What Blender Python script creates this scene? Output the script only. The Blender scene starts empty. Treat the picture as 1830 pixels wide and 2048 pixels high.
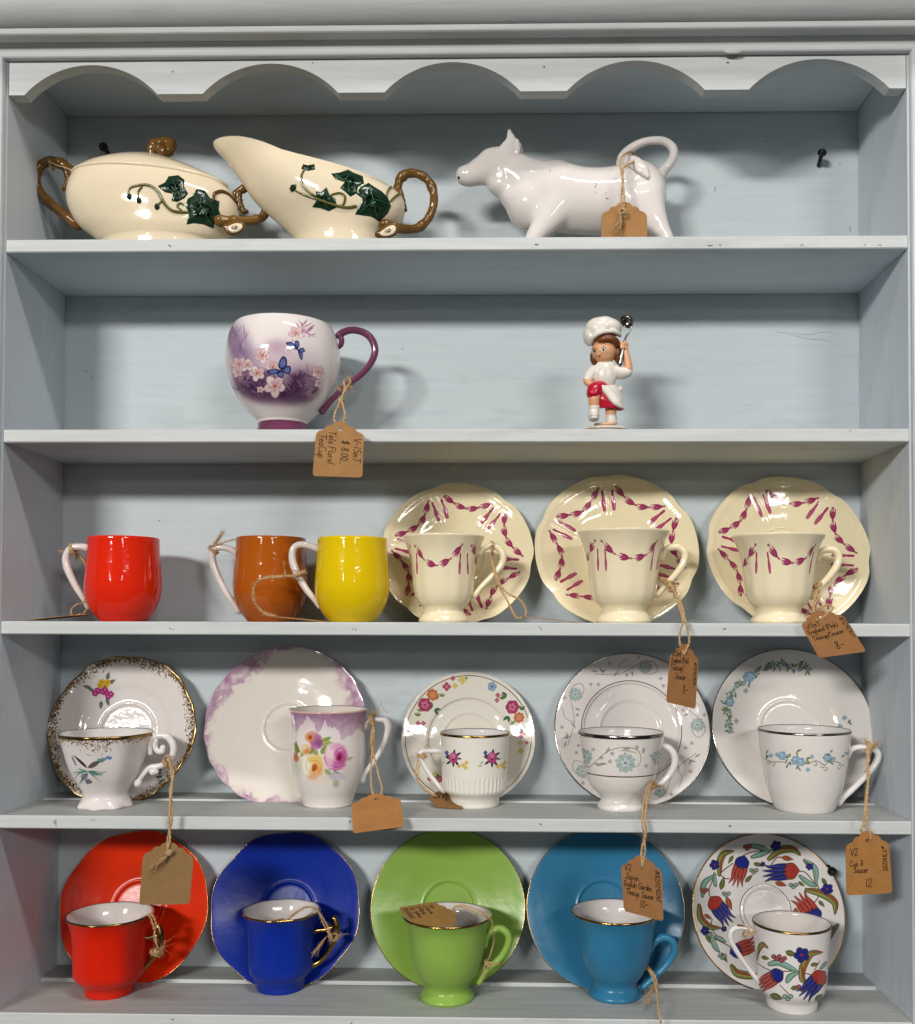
import bpy, bmesh, math, random
import numpy as np
from mathutils import Vector, Matrix
from mathutils.bvhtree import BVHTree
from mathutils.geometry import tessellate_polygon
random.seed(7); RNG = np.random.default_rng(7)
PI = math.pi
SC = bpy.context.scene
COL = SC.collection
# ------------------------------------------------------------------ camera
FPX, PPX, PPY = 2000.0, 966.345, 1193.814           # in pixels of the 1830 x 2048 photograph
CAM = Vector((0.045817, -0.878199, 0.161607))
def _rot(rx, ry, rz):
    return (Matrix.Rotation(rz, 3, 'Z') @ Matrix.Rotation(ry, 3, 'Y') @ Matrix.Rotation(rx, 3, 'X'))
CM = _rot(0.022478, -0.002877, 0.020368)
cam_data = bpy.data.cameras.new('camera')
cam = bpy.data.objects.new('camera', cam_data); COL.objects.link(cam)
cam_data.sensor_fit = 'HORIZONTAL'; cam_data.sensor_width = 36.0
cam_data.lens = FPX * 36.0 / 1830.0
cam_data.shift_x = (915.0 - PPX) / 1830.0
cam_data.shift_y = (PPY - 1024.0) / 1830.0
cam_data.clip_start = 0.02; cam_data.clip_end = 60.0
R4 = Matrix((CM.col[0], CM.col[2], -CM.col[1])).transposed().to_4x4()
cam.matrix_world = Matrix.Translation(CAM) @ R4
SC.camera = cam
# ------------------------------------------------------------------ world, lamps, exposure
w = bpy.data.worlds.new('World'); SC.world = w; w.use_nodes = True
bg = w.node_tree.nodes['Background']
bg.inputs[0].default_value = (0.95, 0.98, 1.0, 1); bg.inputs[1].default_value = 0.042
SC.view_settings.view_transform = 'Standard'; SC.view_settings.look = 'None'
SC.view_settings.exposure = 0.0; SC.view_settings.gamma = 1.0
SC.view_settings.use_curve_mapping = False
SC.cycles.max_bounces = 8; SC.cycles.diffuse_bounces = 4; SC.cycles.glossy_bounces = 4
SC.cycles.caustics_reflective = False; SC.cycles.caustics_refractive = False
def troffer(name, loc, sx, sy, watts, col, aim=None):
    """a ceiling light panel of the shop, facing down and a little to the cabinet"""
    d = bpy.data.lights.new(name, 'AREA'); d.shape = 'RECTANGLE'; d.size = sx; d.size_y = sy
    d.energy = watts; d.color = col
    o = bpy.data.objects.new(name, d); COL.objects.link(o); o.location = loc
    if aim is not None:
        o.rotation_euler = (Vector(aim) - Vector(loc)).to_track_quat('-Z', 'Y').to_euler()
    return o
WARM = (1.0, 0.975, 0.93)
troffer('ceiling_light', (-2.05, -4.2, 1.56), 1.2, 0.34, 148, WARM, (0, 0, 0.2))
troffer('ceiling_light', (2.0, -4.3, 1.56), 1.2, 0.34, 48, (1.0, 0.97, 0.93), (0, 0, 0.2))
troffer('ceiling_light', (0.3, -0.8, 1.47), 0.6, 0.12, 12, (1.0, 0.98, 0.96))
troffer('ceiling_light', (-3.3, -9.0, 1.56), 0.6, 0.30, 22, WARM, (0, 0, 0.2))
troffer('ceiling_light', (2.6, -9.0, 1.56), 0.6, 0.25, 13, WARM, (0, 0, 0.2))
# ------------------------------------------------------------------ measuring helpers
def ray(u, v):
    d = CM @ Vector(((u - PPX) / FPX, 1.0, -(v - PPY) / FPX))
    return d
def at(u, v, Y):
    d = ray(u, v); t = (Y - CAM.y) / d.y
    return CAM + d * t
def vz(Y, z, u=915):
    """row of the photograph where height z stands at depth Y"""
    p = CM.transposed() @ (Vector((at(u, 1000, Y).x, Y, z)) - CAM); return PPY - FPX * p.z / p.y
def S(Y):
    return (Y - CAM.y) / FPX
D = 0.1228                       # depth of the cabinet inside
ZS = [0.5, 0.3294, 0.1588, -0.01257, -0.1853]     # shelf tops
TH = 0.0115
ZTOP = 0.6727
# ------------------------------------------------------------------ object helpers
def mesh_obj(name, verts, faces, mat=None, parent=None, smooth=True, uv=None, midx=None):
    me = bpy.data.meshes.new(name)
    me.from_pydata([tuple(v) for v in verts], [], [tuple(f) for f in faces])
    if uv is not None:
        l = me.uv_layers.new(name='UVMap')
        vi = np.empty(len(me.loops), dtype=np.int32); me.loops.foreach_get('vertex_index', vi)
        l.data.foreach_set('uv', np.asarray(uv, dtype=np.float32)[vi].ravel())
    mats = mat if isinstance(mat, (list, tuple)) else [mat]
    for m in mats:
        if m: me.materials.append(m)
    if midx is not None: me.polygons.foreach_set('material_index', midx)
    if smooth: me.polygons.foreach_set('use_smooth', [True] * len(me.polygons))
    me.update()
    o = bpy.data.objects.new(name, me); COL.objects.link(o)
    if parent: o.parent = parent
    return o
def thing(name, label, cat, loc=(0, 0, 0), group=None):
    o = bpy.data.objects.new(name, None); COL.objects.link(o); o.location = loc
    o.empty_display_size = 0.02
    o['label'] = label; o['category'] = cat
    if group: o['group'] = group
    return o
def join_parts(parts):
    V, F = [], []
    for v, f in parts:
        b = len(V); V += [tuple(p) for p in v]; F += [tuple(i + b for i in q) for q in f]
    return V, F
def crom(pts, n=8, closed=False):
    """Catmull-Rom through pts, n samples per span"""
    P = np.asarray(pts, float); out = []
    N = len(P)
    if N < 3 and not closed:
        return np.array([P[0] + (P[-1] - P[0]) * k / n for k in range(n + 1)])
    spans = N if closed else N - 1
    for i in range(spans):
        if closed: a, b, c, d = P[(i - 1) % N], P[i], P[(i + 1) % N], P[(i + 2) % N]
        else:
            b, c = P[i], P[i + 1]
            a = P[i - 1] if i > 0 else 2 * b - c
            d = P[i + 2] if i + 2 < N else 2 * c - b
        for k in range(n):
            t = k / n
            out.append(0.5 * ((2 * b) + (c - a) * t + (2 * a - 5 * b + 4 * c - d) * t * t + (3 * b - a - 3 * c + d) * t ** 3))
    if not closed: out.append(P[-1])
    return np.array(out)
def sweep(pts, ra, rb=None, n=10, ref=(0, 1, 0), caps=True, closed=False):
    """tube along pts; ra radius across ref, rb radius along ref"""
    P = np.asarray(pts, float); N = len(P)
    ra = np.broadcast_to(np.asarray(ra, float), (N,)).copy() if np.ndim(ra) == 0 or len(ra) == N else np.interp(np.linspace(0, 1, N), np.linspace(0, 1, len(ra)), ra)
    if rb is None: rb = ra.copy()
    else: rb = np.broadcast_to(np.asarray(rb, float), (N,)).copy() if np.ndim(rb) == 0 or len(rb) == N else np.interp(np.linspace(0, 1, N), np.linspace(0, 1, len(rb)), rb)
    if closed: T = np.roll(P, -1, 0) - np.roll(P, 1, 0)
    else: T = np.gradient(P, axis=0)
    T /= np.linalg.norm(T, axis=1)[:, None] + 1e-12
    B = np.empty_like(P); r = np.array(ref, float)
    for i in range(N):
        b = r - T[i] * (r @ T[i])
        if np.linalg.norm(b) < 1e-3:
            b = np.cross(T[i], [0.3, 0.2, 0.9])
        b /= np.linalg.norm(b); B[i] = b
        r = b if ref is None or abs(np.dot(ref, T[i])) > 0.9 else r
    Nn = np.cross(T, B)
    th = np.linspace(0, 2 * PI, n, endpoint=False)
    rings = []
    def ring(c, i, k):
        return [c + Nn[i] * (ra[i] * k * math.cos(t)) + B[i] * (rb[i] * k * math.sin(t)) for t in th]
    if caps and not closed:
        for k, q in ((0.35, 0.93), (0.75, 0.66)):
            rings.append(ring(P[0] - T[0] * min(ra[0], rb[0]) * q, 0, k))
    for i in range(N): rings.append(ring(P[i], i, 1.0))
    if caps and not closed:
        for k, q in ((0.75, 0.66), (0.35, 0.93)):
            rings.append(ring(P[-1] + T[-1] * min(ra[-1], rb[-1]) * q, N - 1, k))
    V = [p for rg in rings for p in rg]; F = []
    M = len(rings)
    for i in range(M if closed else M - 1):
        for j in range(n):
            a = i * n + j; b = i * n + (j + 1) % n; c = ((i + 1) % M) * n + (j + 1) % n; d = ((i + 1) % M) * n + j
            F.append((a, b, c, d))
    if not closed:
        F.append(tuple(range(n - 1, -1, -1))); F.append(tuple((M - 1) * n + j for j in range(n)))
    return V, F
def ellipsoid(c, rx, ry, rz, n=20, m=12, rot=None):
    c = np.asarray(c, float); V = []; F = []
    for i in range(m + 1):
        ph = PI * i / m
        for j in range(n):
            t = 2 * PI * j / n
            p = np.array([rx * math.sin(ph) * math.cos(t), ry * math.sin(ph) * math.sin(t), rz * math.cos(ph)])
            if rot is not None: p = np.array(rot @ Vector(p))
            V.append(c + p)
    for i in range(m):
        for j in range(n):
            F.append((i * n + j, (i + 1) * n + j, (i + 1) * n + (j + 1) % n, i * n + (j + 1) % n))
    return V, F
def fuse(name, parts, mat, parent, voxel, smooth_it=6):
    """one continuous skin over overlapping shapes"""
    V, F = join_parts(parts)
    me = bpy.data.meshes.new(name + '_t'); me.from_pydata(V, [], F); me.update()
    bm = bmesh.new(); bm.from_mesh(me); bmesh.ops.remove_doubles(bm, verts=bm.verts, dist=1e-6); bmesh.ops.recalc_face_normals(bm, faces=bm.faces)
    bm.to_mesh(me); bm.free()
    t = bpy.data.objects.new(name + '_t', me); COL.objects.link(t)
    r = t.modifiers.new('r', 'REMESH'); r.mode = 'VOXEL'; r.voxel_size = voxel; r.use_smooth_shade = True
    s = t.modifiers.new('s', 'SMOOTH'); s.iterations = smooth_it; s.factor = 0.5
    dg = bpy.context.evaluated_depsgraph_get()
    nm = bpy.data.meshes.new_from_object(t.evaluated_get(dg)); nm.name = name
    bpy.data.objects.remove(t); bpy.data.meshes.remove(me)
    nm.materials.clear(); nm.materials.append(mat)
    nm.polygons.foreach_set('use_smooth', [True] * len(nm.polygons))
    o = bpy.data.objects.new(name, nm); COL.objects.link(o)
    if parent: o.parent = parent
    return o
# ------------------------------------------------------------------ materials
def hexc(h):
    h = h.lstrip('#'); return tuple(int(h[i:i + 2], 16) / 255 for i in (0, 2, 4))
def lin(c):
    if isinstance(c, str): c = hexc(c)
    return tuple((x / 12.92 if x <= 0.04045 else ((x + 0.055) / 1.055) ** 2.4) for x in c)
def new_mat(name):
    m = bpy.data.materials.new(name); m.use_nodes = True
    return m, m.node_tree.nodes, m.node_tree.links, m.node_tree.nodes['Principled BSDF']
def ceramic(name, col, rough=0.1, image=None, bump=0.02, vary=0.05, metal=0.0, spec=0.5, bscale=90.0):
    m, N, L, b = new_mat(name)
    b.inputs['Roughness'].default_value = rough; b.inputs['Metallic'].default_value = metal
    b.inputs['Specular IOR Level'].default_value = spec
    tc = N.new('ShaderNodeTexCoord')
    nz = N.new('ShaderNodeTexNoise'); nz.inputs['Scale'].default_value = bscale; nz.inputs['Detail'].default_value = 3
    L.new(tc.outputs['Object'], nz.inputs['Vector'])
    if image is not None:
        t = N.new('ShaderNodeTexImage'); t.image = image; t.extension = 'EXTEND'; t.interpolation = 'Cubic'
        L.new(t.outputs['Color'], b.inputs['Base Color'])
        inv = N.new('ShaderNodeMath'); inv.operation = 'SUBTRACT'; inv.inputs[0].default_value = 1.0
        L.new(t.outputs['Alpha'], inv.inputs[1]); L.new(inv.outputs[0], b.inputs['Metallic'])
    else:
        rm = N.new('ShaderNodeMix'); rm.data_type = 'RGBA'
        c = lin(col)
        rm.inputs[6].default_value = (*[x * (1 - vary) for x in c], 1); rm.inputs[7].default_value = (*[min(1, x * (1 + vary)) for x in c], 1)
        n2 = N.new('ShaderNodeTexNoise'); n2.inputs['Scale'].default_value = 35; n2.inputs['Detail'].default_value = 4
        L.new(tc.outputs['Object'], n2.inputs['Vector'])
        L.new(n2.outputs['Fac'], rm.inputs[0]); L.new(rm.outputs[2], b.inputs['Base Color'])
    bp = N.new('ShaderNodeBump'); bp.inputs['Strength'].default_value = bump; bp.inputs['Distance'].default_value = 0.01
    L.new(nz.outputs['Fac'], bp.inputs['Height']); L.new(bp.outputs['Normal'], b.inputs['Normal'])
    return m
def paint_mat(name, c1, c2, along='X'):
    """brushed matt furniture paint with faint brush streaks and grey rubs"""
    m, N, L, b = new_mat(name)
    b.inputs['Roughness'].default_value = 0.55; b.inputs['Specular IOR Level'].default_value = 0.3
    tc = N.new('ShaderNodeTexCoord'); mp = N.new('ShaderNodeMapping')
    mp.inputs['Scale'].default_value = {'X': (3.5, 60, 60), 'Z': (60, 60, 3.5), 'Y': (60, 3.5, 60)}[along]
    L.new(tc.outputs['Object'], mp.inputs['Vector'])
    st = N.new('ShaderNodeTexNoise'); st.inputs['Scale'].default_value = 3.0; st.inputs['Detail'].default_value = 6; st.inputs['Roughness'].default_value = 0.65
    L.new(mp.outputs['Vector'], st.inputs['Vector'])
    mx = N.new('ShaderNodeMix'); mx.data_type = 'RGBA'
    mx.inputs[6].default_value = (*lin(c1), 1); mx.inputs[7].default_value = (*lin(c2), 1)
    cr = N.new('ShaderNodeValToRGB'); cr.color_ramp.elements[0].position = 0.3; cr.color_ramp.elements[1].position = 0.7
    L.new(st.outputs['Fac'], cr.inputs['Fac']); L.new(cr.outputs['Color'], mx.inputs[0])
    # rubbed grey patches
    mp2 = N.new('ShaderNodeMapping'); mp2.inputs['Scale'].default_value = {'X': (7, 26, 26), 'Z': (26, 26, 7), 'Y': (26, 7, 26)}[along]
    L.new(tc.outputs['Object'], mp2.inputs['Vector'])
    pt = N.new('ShaderNodeTexNoise'); pt.inputs['Scale'].default_value = 1.0; pt.inputs['Detail'].default_value = 8; pt.inputs['Roughness'].default_value = 0.7
    L.new(mp2.outputs['Vector'], pt.inputs['Vector'])
    c2r = N.new('ShaderNodeValToRGB'); c2r.color_ramp.elements[0].position = 0.56; c2r.color_ramp.elements[1].position = 0.80
    L.new(pt.outputs['Fac'], c2r.inputs['Fac'])
    sc = N.new('ShaderNodeMath'); sc.operation = 'MULTIPLY'; sc.inputs[1].default_value = 0.6
    L.new(c2r.outputs['Color'], sc.inputs[0])
    m2 = N.new('ShaderNodeMix'); m2.data_type = 'RGBA'
    m2.inputs[7].default_value = (*[x * 0.62 for x in lin(c1)], 1)
    L.new(sc.outputs[0], m2.inputs[0]); L.new(mx.outputs[2], m2.inputs[6]); L.new(m2.outputs[2], b.inputs['Base Color'])
    fl = N.new('ShaderNodeTexNoise'); fl.inputs['Scale'].default_value = 130; fl.inputs['Detail'].default_value = 6; fl.inputs['Roughness'].default_value = 0.75
    L.new(tc.outputs['Object'], fl.inputs['Vector'])
    f2 = N.new('ShaderNodeValToRGB'); f2.color_ramp.elements[0].position = 0.66; f2.color_ramp.elements[1].position = 0.74
    L.new(fl.outputs['Fac'], f2.inputs['Fac'])
    f3 = N.new('ShaderNodeMath'); f3.operation = 'MULTIPLY'; L.new(f2.outputs['Color'], f3.inputs[0]); L.new(pt.outputs['Fac'], f3.inputs[1])
    m3 = N.new('ShaderNodeMix'); m3.data_type = 'RGBA'; m3.inputs[7].default_value = (*[x * 0.45 for x in lin(c1)], 1)
    L.new(f3.outputs[0], m3.inputs[0]); L.new(m2.outputs[2], m3.inputs[6]); L.new(m3.outputs[2], b.inputs['Base Color'])
    bp = N.new('ShaderNodeBump'); bp.inputs['Strength'].default_value = 0.08; bp.inputs['Distance'].default_value = 0.002
    L.new(st.outputs['Fac'], bp.inputs['Height']); L.new(bp.outputs['Normal'], b.inputs['Normal'])
    return m
M_IN = paint_mat('pale_blue_paint', '#c3cdd2', '#ccd5d9')
M_SIDE = paint_mat('pale_blue_side_paint', '#c2cad2', '#cad1d8', 'Z')
M_TRIM = paint_mat('white_trim_paint', '#bfc3c3', '#cfd2d1')
M_TOP = paint_mat('dimmed_shelf_top_paint', '#9ea19f', '#b2b4b0')  # grey shelf tops, shade put into the colour to offset extra lamp light
M_TRIMV = paint_mat('white_stile_paint', '#bfc3c3', '#cfd2d1', 'Z')
M_WHITE = ceramic('white_glaze', '#e3dedb')
M_CREAM = ceramic('cream_glaze', '#eddfbc')
M_GOLD = ceramic('gold_lustre', '#c79a52', rough=0.18, metal=1.0)
M_SILVER = ceramic('platinum_lustre', '#8d8984', rough=0.16, metal=1.0)
M_DARKGOLD = ceramic('worn_gold_lustre', '#9a7a48', rough=0.22, metal=1.0)
M_BLACK = ceramic('black_screw', '#0d0e10', rough=0.4)
# ------------------------------------------------------------------ cabinet
def box(x0, x1, y0, y1, z0, z1, bev=0.0008):
    bm = bmesh.new()
    bmesh.ops.create_cube(bm, size=1.0, matrix=Matrix.Translation(((x0 + x1) / 2, (y0 + y1) / 2, (z0 + z1) / 2)) @ Matrix.Diagonal((x1 - x0, y1 - y0, z1 - z0, 1)))
    if bev: bmesh.ops.bevel(bm, geom=bm.edges[:], offset=bev, segments=2, affect='EDGES', profile=0.6)
    V = [v.co.copy() for v in bm.verts]; bm.verts.index_update(); F = [[v.index for v in f.verts] for f in bm.faces]; bm.free()
    return V, F
def extrude_yz(prof, x0, x1):
    n = len(prof)
    V = [(x0, y, z) for y, z in prof] + [(x1, y, z) for y, z in prof]
    F = [(i, (i + 1) % n, n + (i + 1) % n, n + i) for i in range(n)] + [tuple(range(n - 1, -1, -1)), tuple(range(n, 2 * n))]
    return V, F
cab = thing('display_cabinet', 'pale blue painted wooden cabinet with five open shelves and a scalloped top', 'cabinet')
mesh_obj('back_panel', *box(-0.43, 0.43, D, D + 0.008, -0.35, 0.70), M_IN, cab, smooth=False)
mesh_obj('side_panel', *box(-0.418, -0.4, 0.0, D - 0.0004, -0.35, 0.70), M_SIDE, cab, smooth=False)
mesh_obj('side_panel', *box(0.4, 0.418, 0.0, D - 0.0004, -0.35, 0.70), M_SIDE, cab, smooth=False)
mesh_obj('top_board', *box(-0.3996, 0.3996, 0.016, D - 0.0012, ZTOP, ZTOP + 0.014), M_IN, cab, smooth=False)
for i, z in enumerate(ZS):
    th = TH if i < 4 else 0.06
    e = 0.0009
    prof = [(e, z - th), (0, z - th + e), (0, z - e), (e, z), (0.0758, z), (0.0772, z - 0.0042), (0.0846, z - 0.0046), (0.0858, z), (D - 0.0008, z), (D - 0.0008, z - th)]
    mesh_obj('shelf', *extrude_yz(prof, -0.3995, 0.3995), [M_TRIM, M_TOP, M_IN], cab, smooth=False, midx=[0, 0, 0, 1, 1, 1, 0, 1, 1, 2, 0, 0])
for s in (-1, 1):
    prof = []
    xi = 0.4016
    # face-frame stile, its inner arris rounded
    pts = [(xi, -0.0002), (xi, -0.004), (xi + 0.0008, -0.0058), (xi + 0.0026, -0.0066), (xi + 0.06, -0.0066), (xi + 0.06, -0.0002)]
    V = [(s * x, y, z) for z in (-0.35, 0.6646) for x, y in pts]; n = len(pts)
    F = [(i, (i + 1) % n, n + (i + 1) % n, n + i) for i in range(n)] + [tuple(range(n)), tuple(range(n, 2 * n))]
    mesh_obj('stile', V, F, M_TRIMV, cab, smooth=False)
# scalloped valance
def valance():
    zt, zb = 0.6632, 0.6308
    flats = [(17, 48), (314, 405), (676, 769), (1041, 1134), (1410, 1498), (1780, 1813)]
    X = [(at(a, 190, 0).x, at(b, 190, 0).x) for a, b in flats]
    pts = []
    for k, (a, b) in enumerate(X):
        pts.append((a, zb)); pts.append((b, zb))
        if k < 5:
            c = X[k + 1][0]; ch = c - b; sag = 0.0268; Rr = (ch * ch / 4 + sag * sag) / (2 * sag)
            for i in range(1, 28):
                x = b + ch * i / 28
                pts.append((x, zb + math.sqrt(max(0, Rr * Rr - (x - (b + c) / 2) ** 2)) - (Rr - sag)))
    pts[0] = (-0.3992, zb); pts[-1] = (0.3992, zb)
    bm = bmesh.new(); y0, y1 = 0.0004, 0.0135
    lo = [bm.verts.new((x, y0, z)) for x, z in pts]; hi = [bm.verts.new((x, y0, zt)) for x, z in pts]
    for i in range(len(pts) - 1): bm.faces.new((lo[i], lo[i + 1], hi[i + 1], hi[i]))
    g = bmesh.ops.extrude_face_region(bm, geom=bm.faces[:])
    bmesh.ops.translate(bm, vec=(0, y1 - y0, 0), verts=[v for v in g['geom'] if isinstance(v, bmesh.types.BMVert)])
    bmesh.ops.recalc_face_normals(bm, faces=bm.faces)
    bm.verts.index_update(); V = [v.co.copy() for v in bm.verts]; F = [[v.index for v in f.verts] for f in bm.faces]; bm.free()
    return V, F
mesh_obj('scalloped_valance', *valance(), M_TRIM, cab, smooth=False)
def arc(c, r, a0, a1, n=10):
    return [(c[0] + r[0] * math.cos(math.radians(a0 + (a1 - a0) * i / n)), c[1] + r[1] * math.sin(math.radians(a0 + (a1 - a0) * i / n))) for i in range(n + 1)]
# lower cove board, bead and crown moulding (y, z)
z0, z1, z2 = at(915, 107, -0.0066).z, at(915, 61, -0.0244).z, at(915, 46.5, -0.0244).z
zt = z1 - 0.0002; h_ = zt - z0
prof = [(0.012, z0), (-0.0054, z0), (-0.0064, z0 + 0.001), (-0.0068, z0 + h_ * 0.32), (-0.0068, z0 + h_ * 0.52), (-0.0076, z0 + h_ * 0.70), (-0.0096, z0 + h_ * 0.87), (-0.0118, zt), (0.012, zt)]
mesh_obj('cove_moulding', *extrude_yz(prof, -0.47, 0.47), M_TRIM, cab, smooth=False)
prof = [(0.012, z1), (-0.0226, z1), (-0.0240, z1 + 0.0008), (-0.0244, z1 + 0.002), (-0.0244, z2 - 0.002), (-0.0238, z2 - 0.0006), (-0.0226, z2), (0.012, z2)]
mesh_obj('bead_moulding', *extrude_yz(prof, -0.47, 0.47), M_TRIM, cab, smooth=False)
za = z2 + 0.0002
prof = [(0.012, za), (-0.017, za)] + arc((-0.019, za + 0.020), (0.020, 0.0196), 270, 178, 16) + [(-0.0392, za + 0.026), (-0.046, za + 0.040), (-0.070, za + 0.056), (-0.105, za + 0.068), (-0.105, za + 0.080), (0.012, za + 0.080)]  # the unseen upper overhang is added to shade the valance
mesh_obj('crown_moulding', *extrude_yz(prof, -0.47, 0.47), M_TRIM, cab, smooth=False)
# ------------------------------------------------------------------ painting on glaze (flat print only)
class Canvas:
    """a picture painted by code; alpha 1 = glaze, alpha 0 = metal lustre"""
    def __init__(s, w, h, bg, k=1.0, tf=None):
        s.w, s.h, s.k, s.tf = int(w), int(h), k, tf
        s.a = np.ones((s.h, s.w, 4), np.float32); s.a[..., :3] = hexc(bg) if isinstance(bg, str) else bg
    def T(s, pts):
        if s.tf is None: return np.asarray(pts, float)
        out = [s.tf(u, v) for u, v in pts]
        return np.array([p for p in out if p is not None])
    def _mix(s, x0, y0, cov, col, metal=None):
        h, w = cov.shape; sub = s.a[y0:y0 + h, x0:x0 + w]
        c = np.asarray(hexc(col) if isinstance(col, str) else col, np.float32)
        sub[..., :3] = sub[..., :3] * (1 - cov[..., None]) + c * cov[..., None]
        al = 0.0 if metal else 1.0
        sub[..., 3] = sub[..., 3] * (1 - cov) + al * cov
    def _win(s, P, m):
        x0 = max(0, int(P[:, 0].min() - m)); x1 = min(s.w, int(P[:, 0].max() + m) + 2)
        y0 = max(0, int(P[:, 1].min() - m)); y1 = min(s.h, int(P[:, 1].max() + m) + 2)
        if x1 <= x0 or y1 <= y0: return None
        return x0, x1, y0, y1
    def poly(s, pts, col, soft=1.0, alpha=1.0, metal=None, raw=False):
        P = np.asarray(pts, float) if raw else s.T(pts)
        if len(P) < 3: return
        wv = s._win(P, soft + 2)
        if wv is None: return
        x0, x1, y0, y1 = wv
        X, Y = np.meshgrid(np.arange(x0, x1) + 0.5, np.arange(y0, y1) + 0.5)
        ins = np.zeros(X.shape, bool); dm = np.full(X.shape, 1e9)
        n = len(P)
        for i in range(n):
            ax, ay = P[i]; bx, by = P[(i + 1) % n]
            cnd = (ay > Y) != (by > Y)
            if by != ay: ins ^= cnd & (X < (bx - ax) * (Y - ay) / (by - ay) + ax)
            dx, dy = bx - ax, by - ay; L2 = dx * dx + dy * dy + 1e-9
            t = np.clip(((X - ax) * dx + (Y - ay) * dy) / L2, 0, 1)
            dm = np.minimum(dm, (X - ax - t * dx) ** 2 + (Y - ay - t * dy) ** 2)
        sd = np.sqrt(dm) * np.where(ins, 1, -1)
        cov = np.clip(0.5 + sd / soft, 0, 1)
        if soft > 2: cov = cov * cov * (3 - 2 * cov)
        s._mix(x0, y0, (cov * alpha).astype(np.float32), col, metal)
    def stroke(s, pts, wd, col, soft=1.0, alpha=1.0, metal=None, smooth=True, raw=False, n=6):
        P = np.asarray(pts, float)
        if smooth and len(P) > 2: P = crom(P, n)
        wd = np.interp(np.linspace(0, 1, len(P)), np.linspace(0, 1, len(wd)), wd) if np.ndim(wd) else np.full(len(P), float(wd))
        if not raw:
            Q = [s.tf(u, v) if s.tf else (u, v) for u, v in P]
            ok = [i for i, q in enumerate(Q) if q is not None]
            if len(ok) < 2: return
            P = np.array([Q[i] for i in ok]); wd = wd[ok]
        R = wd * 0.5 * (1.0 if raw else s.k)
        wv = s._win(P, R.max() + soft + 2)
        if wv is None: return
        x0, x1, y0, y1 = wv
        cov = np.zeros((y1 - y0, x1 - x0), np.float32)
        for i in range(len(P) - 1):
            a, b = P[i], P[i + 1]
            if abs(a[0] - b[0]) > s.w * 0.4: continue
            m = max(R[i], R[i + 1]) + soft + 1
            xa = max(x0, int(min(a[0], b[0]) - m)); xb = min(x1, int(max(a[0], b[0]) + m) + 2)
            ya = max(y0, int(min(a[1], b[1]) - m)); yb = min(y1, int(max(a[1], b[1]) + m) + 2)
            if xb <= xa or yb <= ya: continue
            X, Y = np.meshgrid(np.arange(xa, xb) + 0.5, np.arange(ya, yb) + 0.5)
            d = b - a; L2 = d @ d + 1e-9
            t = np.clip(((X - a[0]) * d[0] + (Y - a[1]) * d[1]) / L2, 0, 1)
            ds = np.hypot(X - a[0] - t * d[0], Y - a[1] - t * d[1])
            cv = np.clip(0.5 + (R[i] + (R[i + 1] - R[i]) * t - ds) / soft, 0, 1)
            sl = cov[ya - y0:yb - y0, xa - x0:xb - x0]; np.maximum(sl, cv, out=sl)
        s._mix(x0, y0, cov * alpha, col, metal)
    def ell(s, u, v, ru, rv, rot, col, soft=1.0, alpha=1.0, metal=None, n=18):
        c, q = math.cos(rot), math.sin(rot)
        s.poly([(u + ru * math.cos(t) * c - rv * math.sin(t) * q, v + ru * math.cos(t) * q + rv * math.sin(t) * c) for t in np.linspace(0, 2 * PI, n, endpoint=False)], col, soft, alpha, metal)
    def image(s, name):
        im = bpy.data.images.new(name, s.w, s.h, alpha=True)
        im.alpha_mode = 'CHANNEL_PACKED'
        im.pixels.foreach_set(np.clip(s.a, 0, 1).astype(np.float32).ravel()); im.update(); im.pack()
        return im
def vnoise(h, w, cells, seed=0, oct=3):
    r = np.random.default_rng(seed); out = np.zeros((h, w)); amp = 1.0; tot = 0
    for o in range(oct):
        c = cells * 2 ** o; g = r.random((int(c * h / max(h, w)) + 3, int(c * w / max(h, w)) + 3))
        yy = np.linspace(0, g.shape[0] - 2.001, h); xx = np.linspace(0, g.shape[1] - 2.001, w)
        yi = yy.astype(int); xi = xx.astype(int); fy = (yy - yi)[:, None]; fx = (xx - xi)[None]
        fy = fy * fy * (3 - 2 * fy); fx = fx * fx * (3 - 2 * fx)
        v = g[yi][:, xi] * (1 - fy) * (1 - fx) + g[yi][:, xi + 1] * (1 - fy) * fx + g[yi + 1][:, xi] * fy * (1 - fx) + g[yi + 1][:, xi + 1] * fy * fx
        out += amp * v; tot += amp; amp *= 0.5
    return out / tot
def leaf(c, u, v, L, W, ang, col, vein=None, soft=1.0, alpha=1.0, curve=0.0, metal=None):
    """almond leaf from its base (u, v); ang in degrees, 0 = right, 90 = up in the photograph"""
    a = math.radians(ang); dx, dy = math.cos(a), -math.sin(a); nx, ny = -dy, dx
    A, B, M = [], [], []
    for i in range(9):
        t = i / 8; hw = W * 0.5 * math.sin(PI * t ** 0.8) * (1 - 0.15 * t); cv = curve * L * math.sin(PI * t)
        px, py = u + dx * L * t + nx * cv, v + dy * L * t + ny * cv
        A.append((px + nx * hw, py + ny * hw)); B.append((px - nx * hw, py - ny * hw)); M.append((px, py))
    c.poly(A + B[::-1], col, soft, alpha, metal)
    if vein: c.stroke(M[1:-1], max(0.7, W * 0.09), vein, alpha=0.8)
def bloom(c, u, v, R, n, col, edge=None, mid=None, rot=0.0, sq=1.0, pw=0.55, alpha=1.0):
    for i in range(n):
        a = rot + 2 * PI * i / n
        px, py = u + math.cos(a) * R * 0.55, v + math.sin(a) * R * 0.55 * sq
        if edge: c.ell(px, py, R * 0.52, R * pw * 0.86, a, edge, alpha=alpha)
        c.ell(px, py, R * 0.46, R * pw * 0.72, a, col, soft=1.5, alpha=alpha)
    if mid: c.ell(u, v, R * 0.24, R * 0.22, 0, mid)
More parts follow.
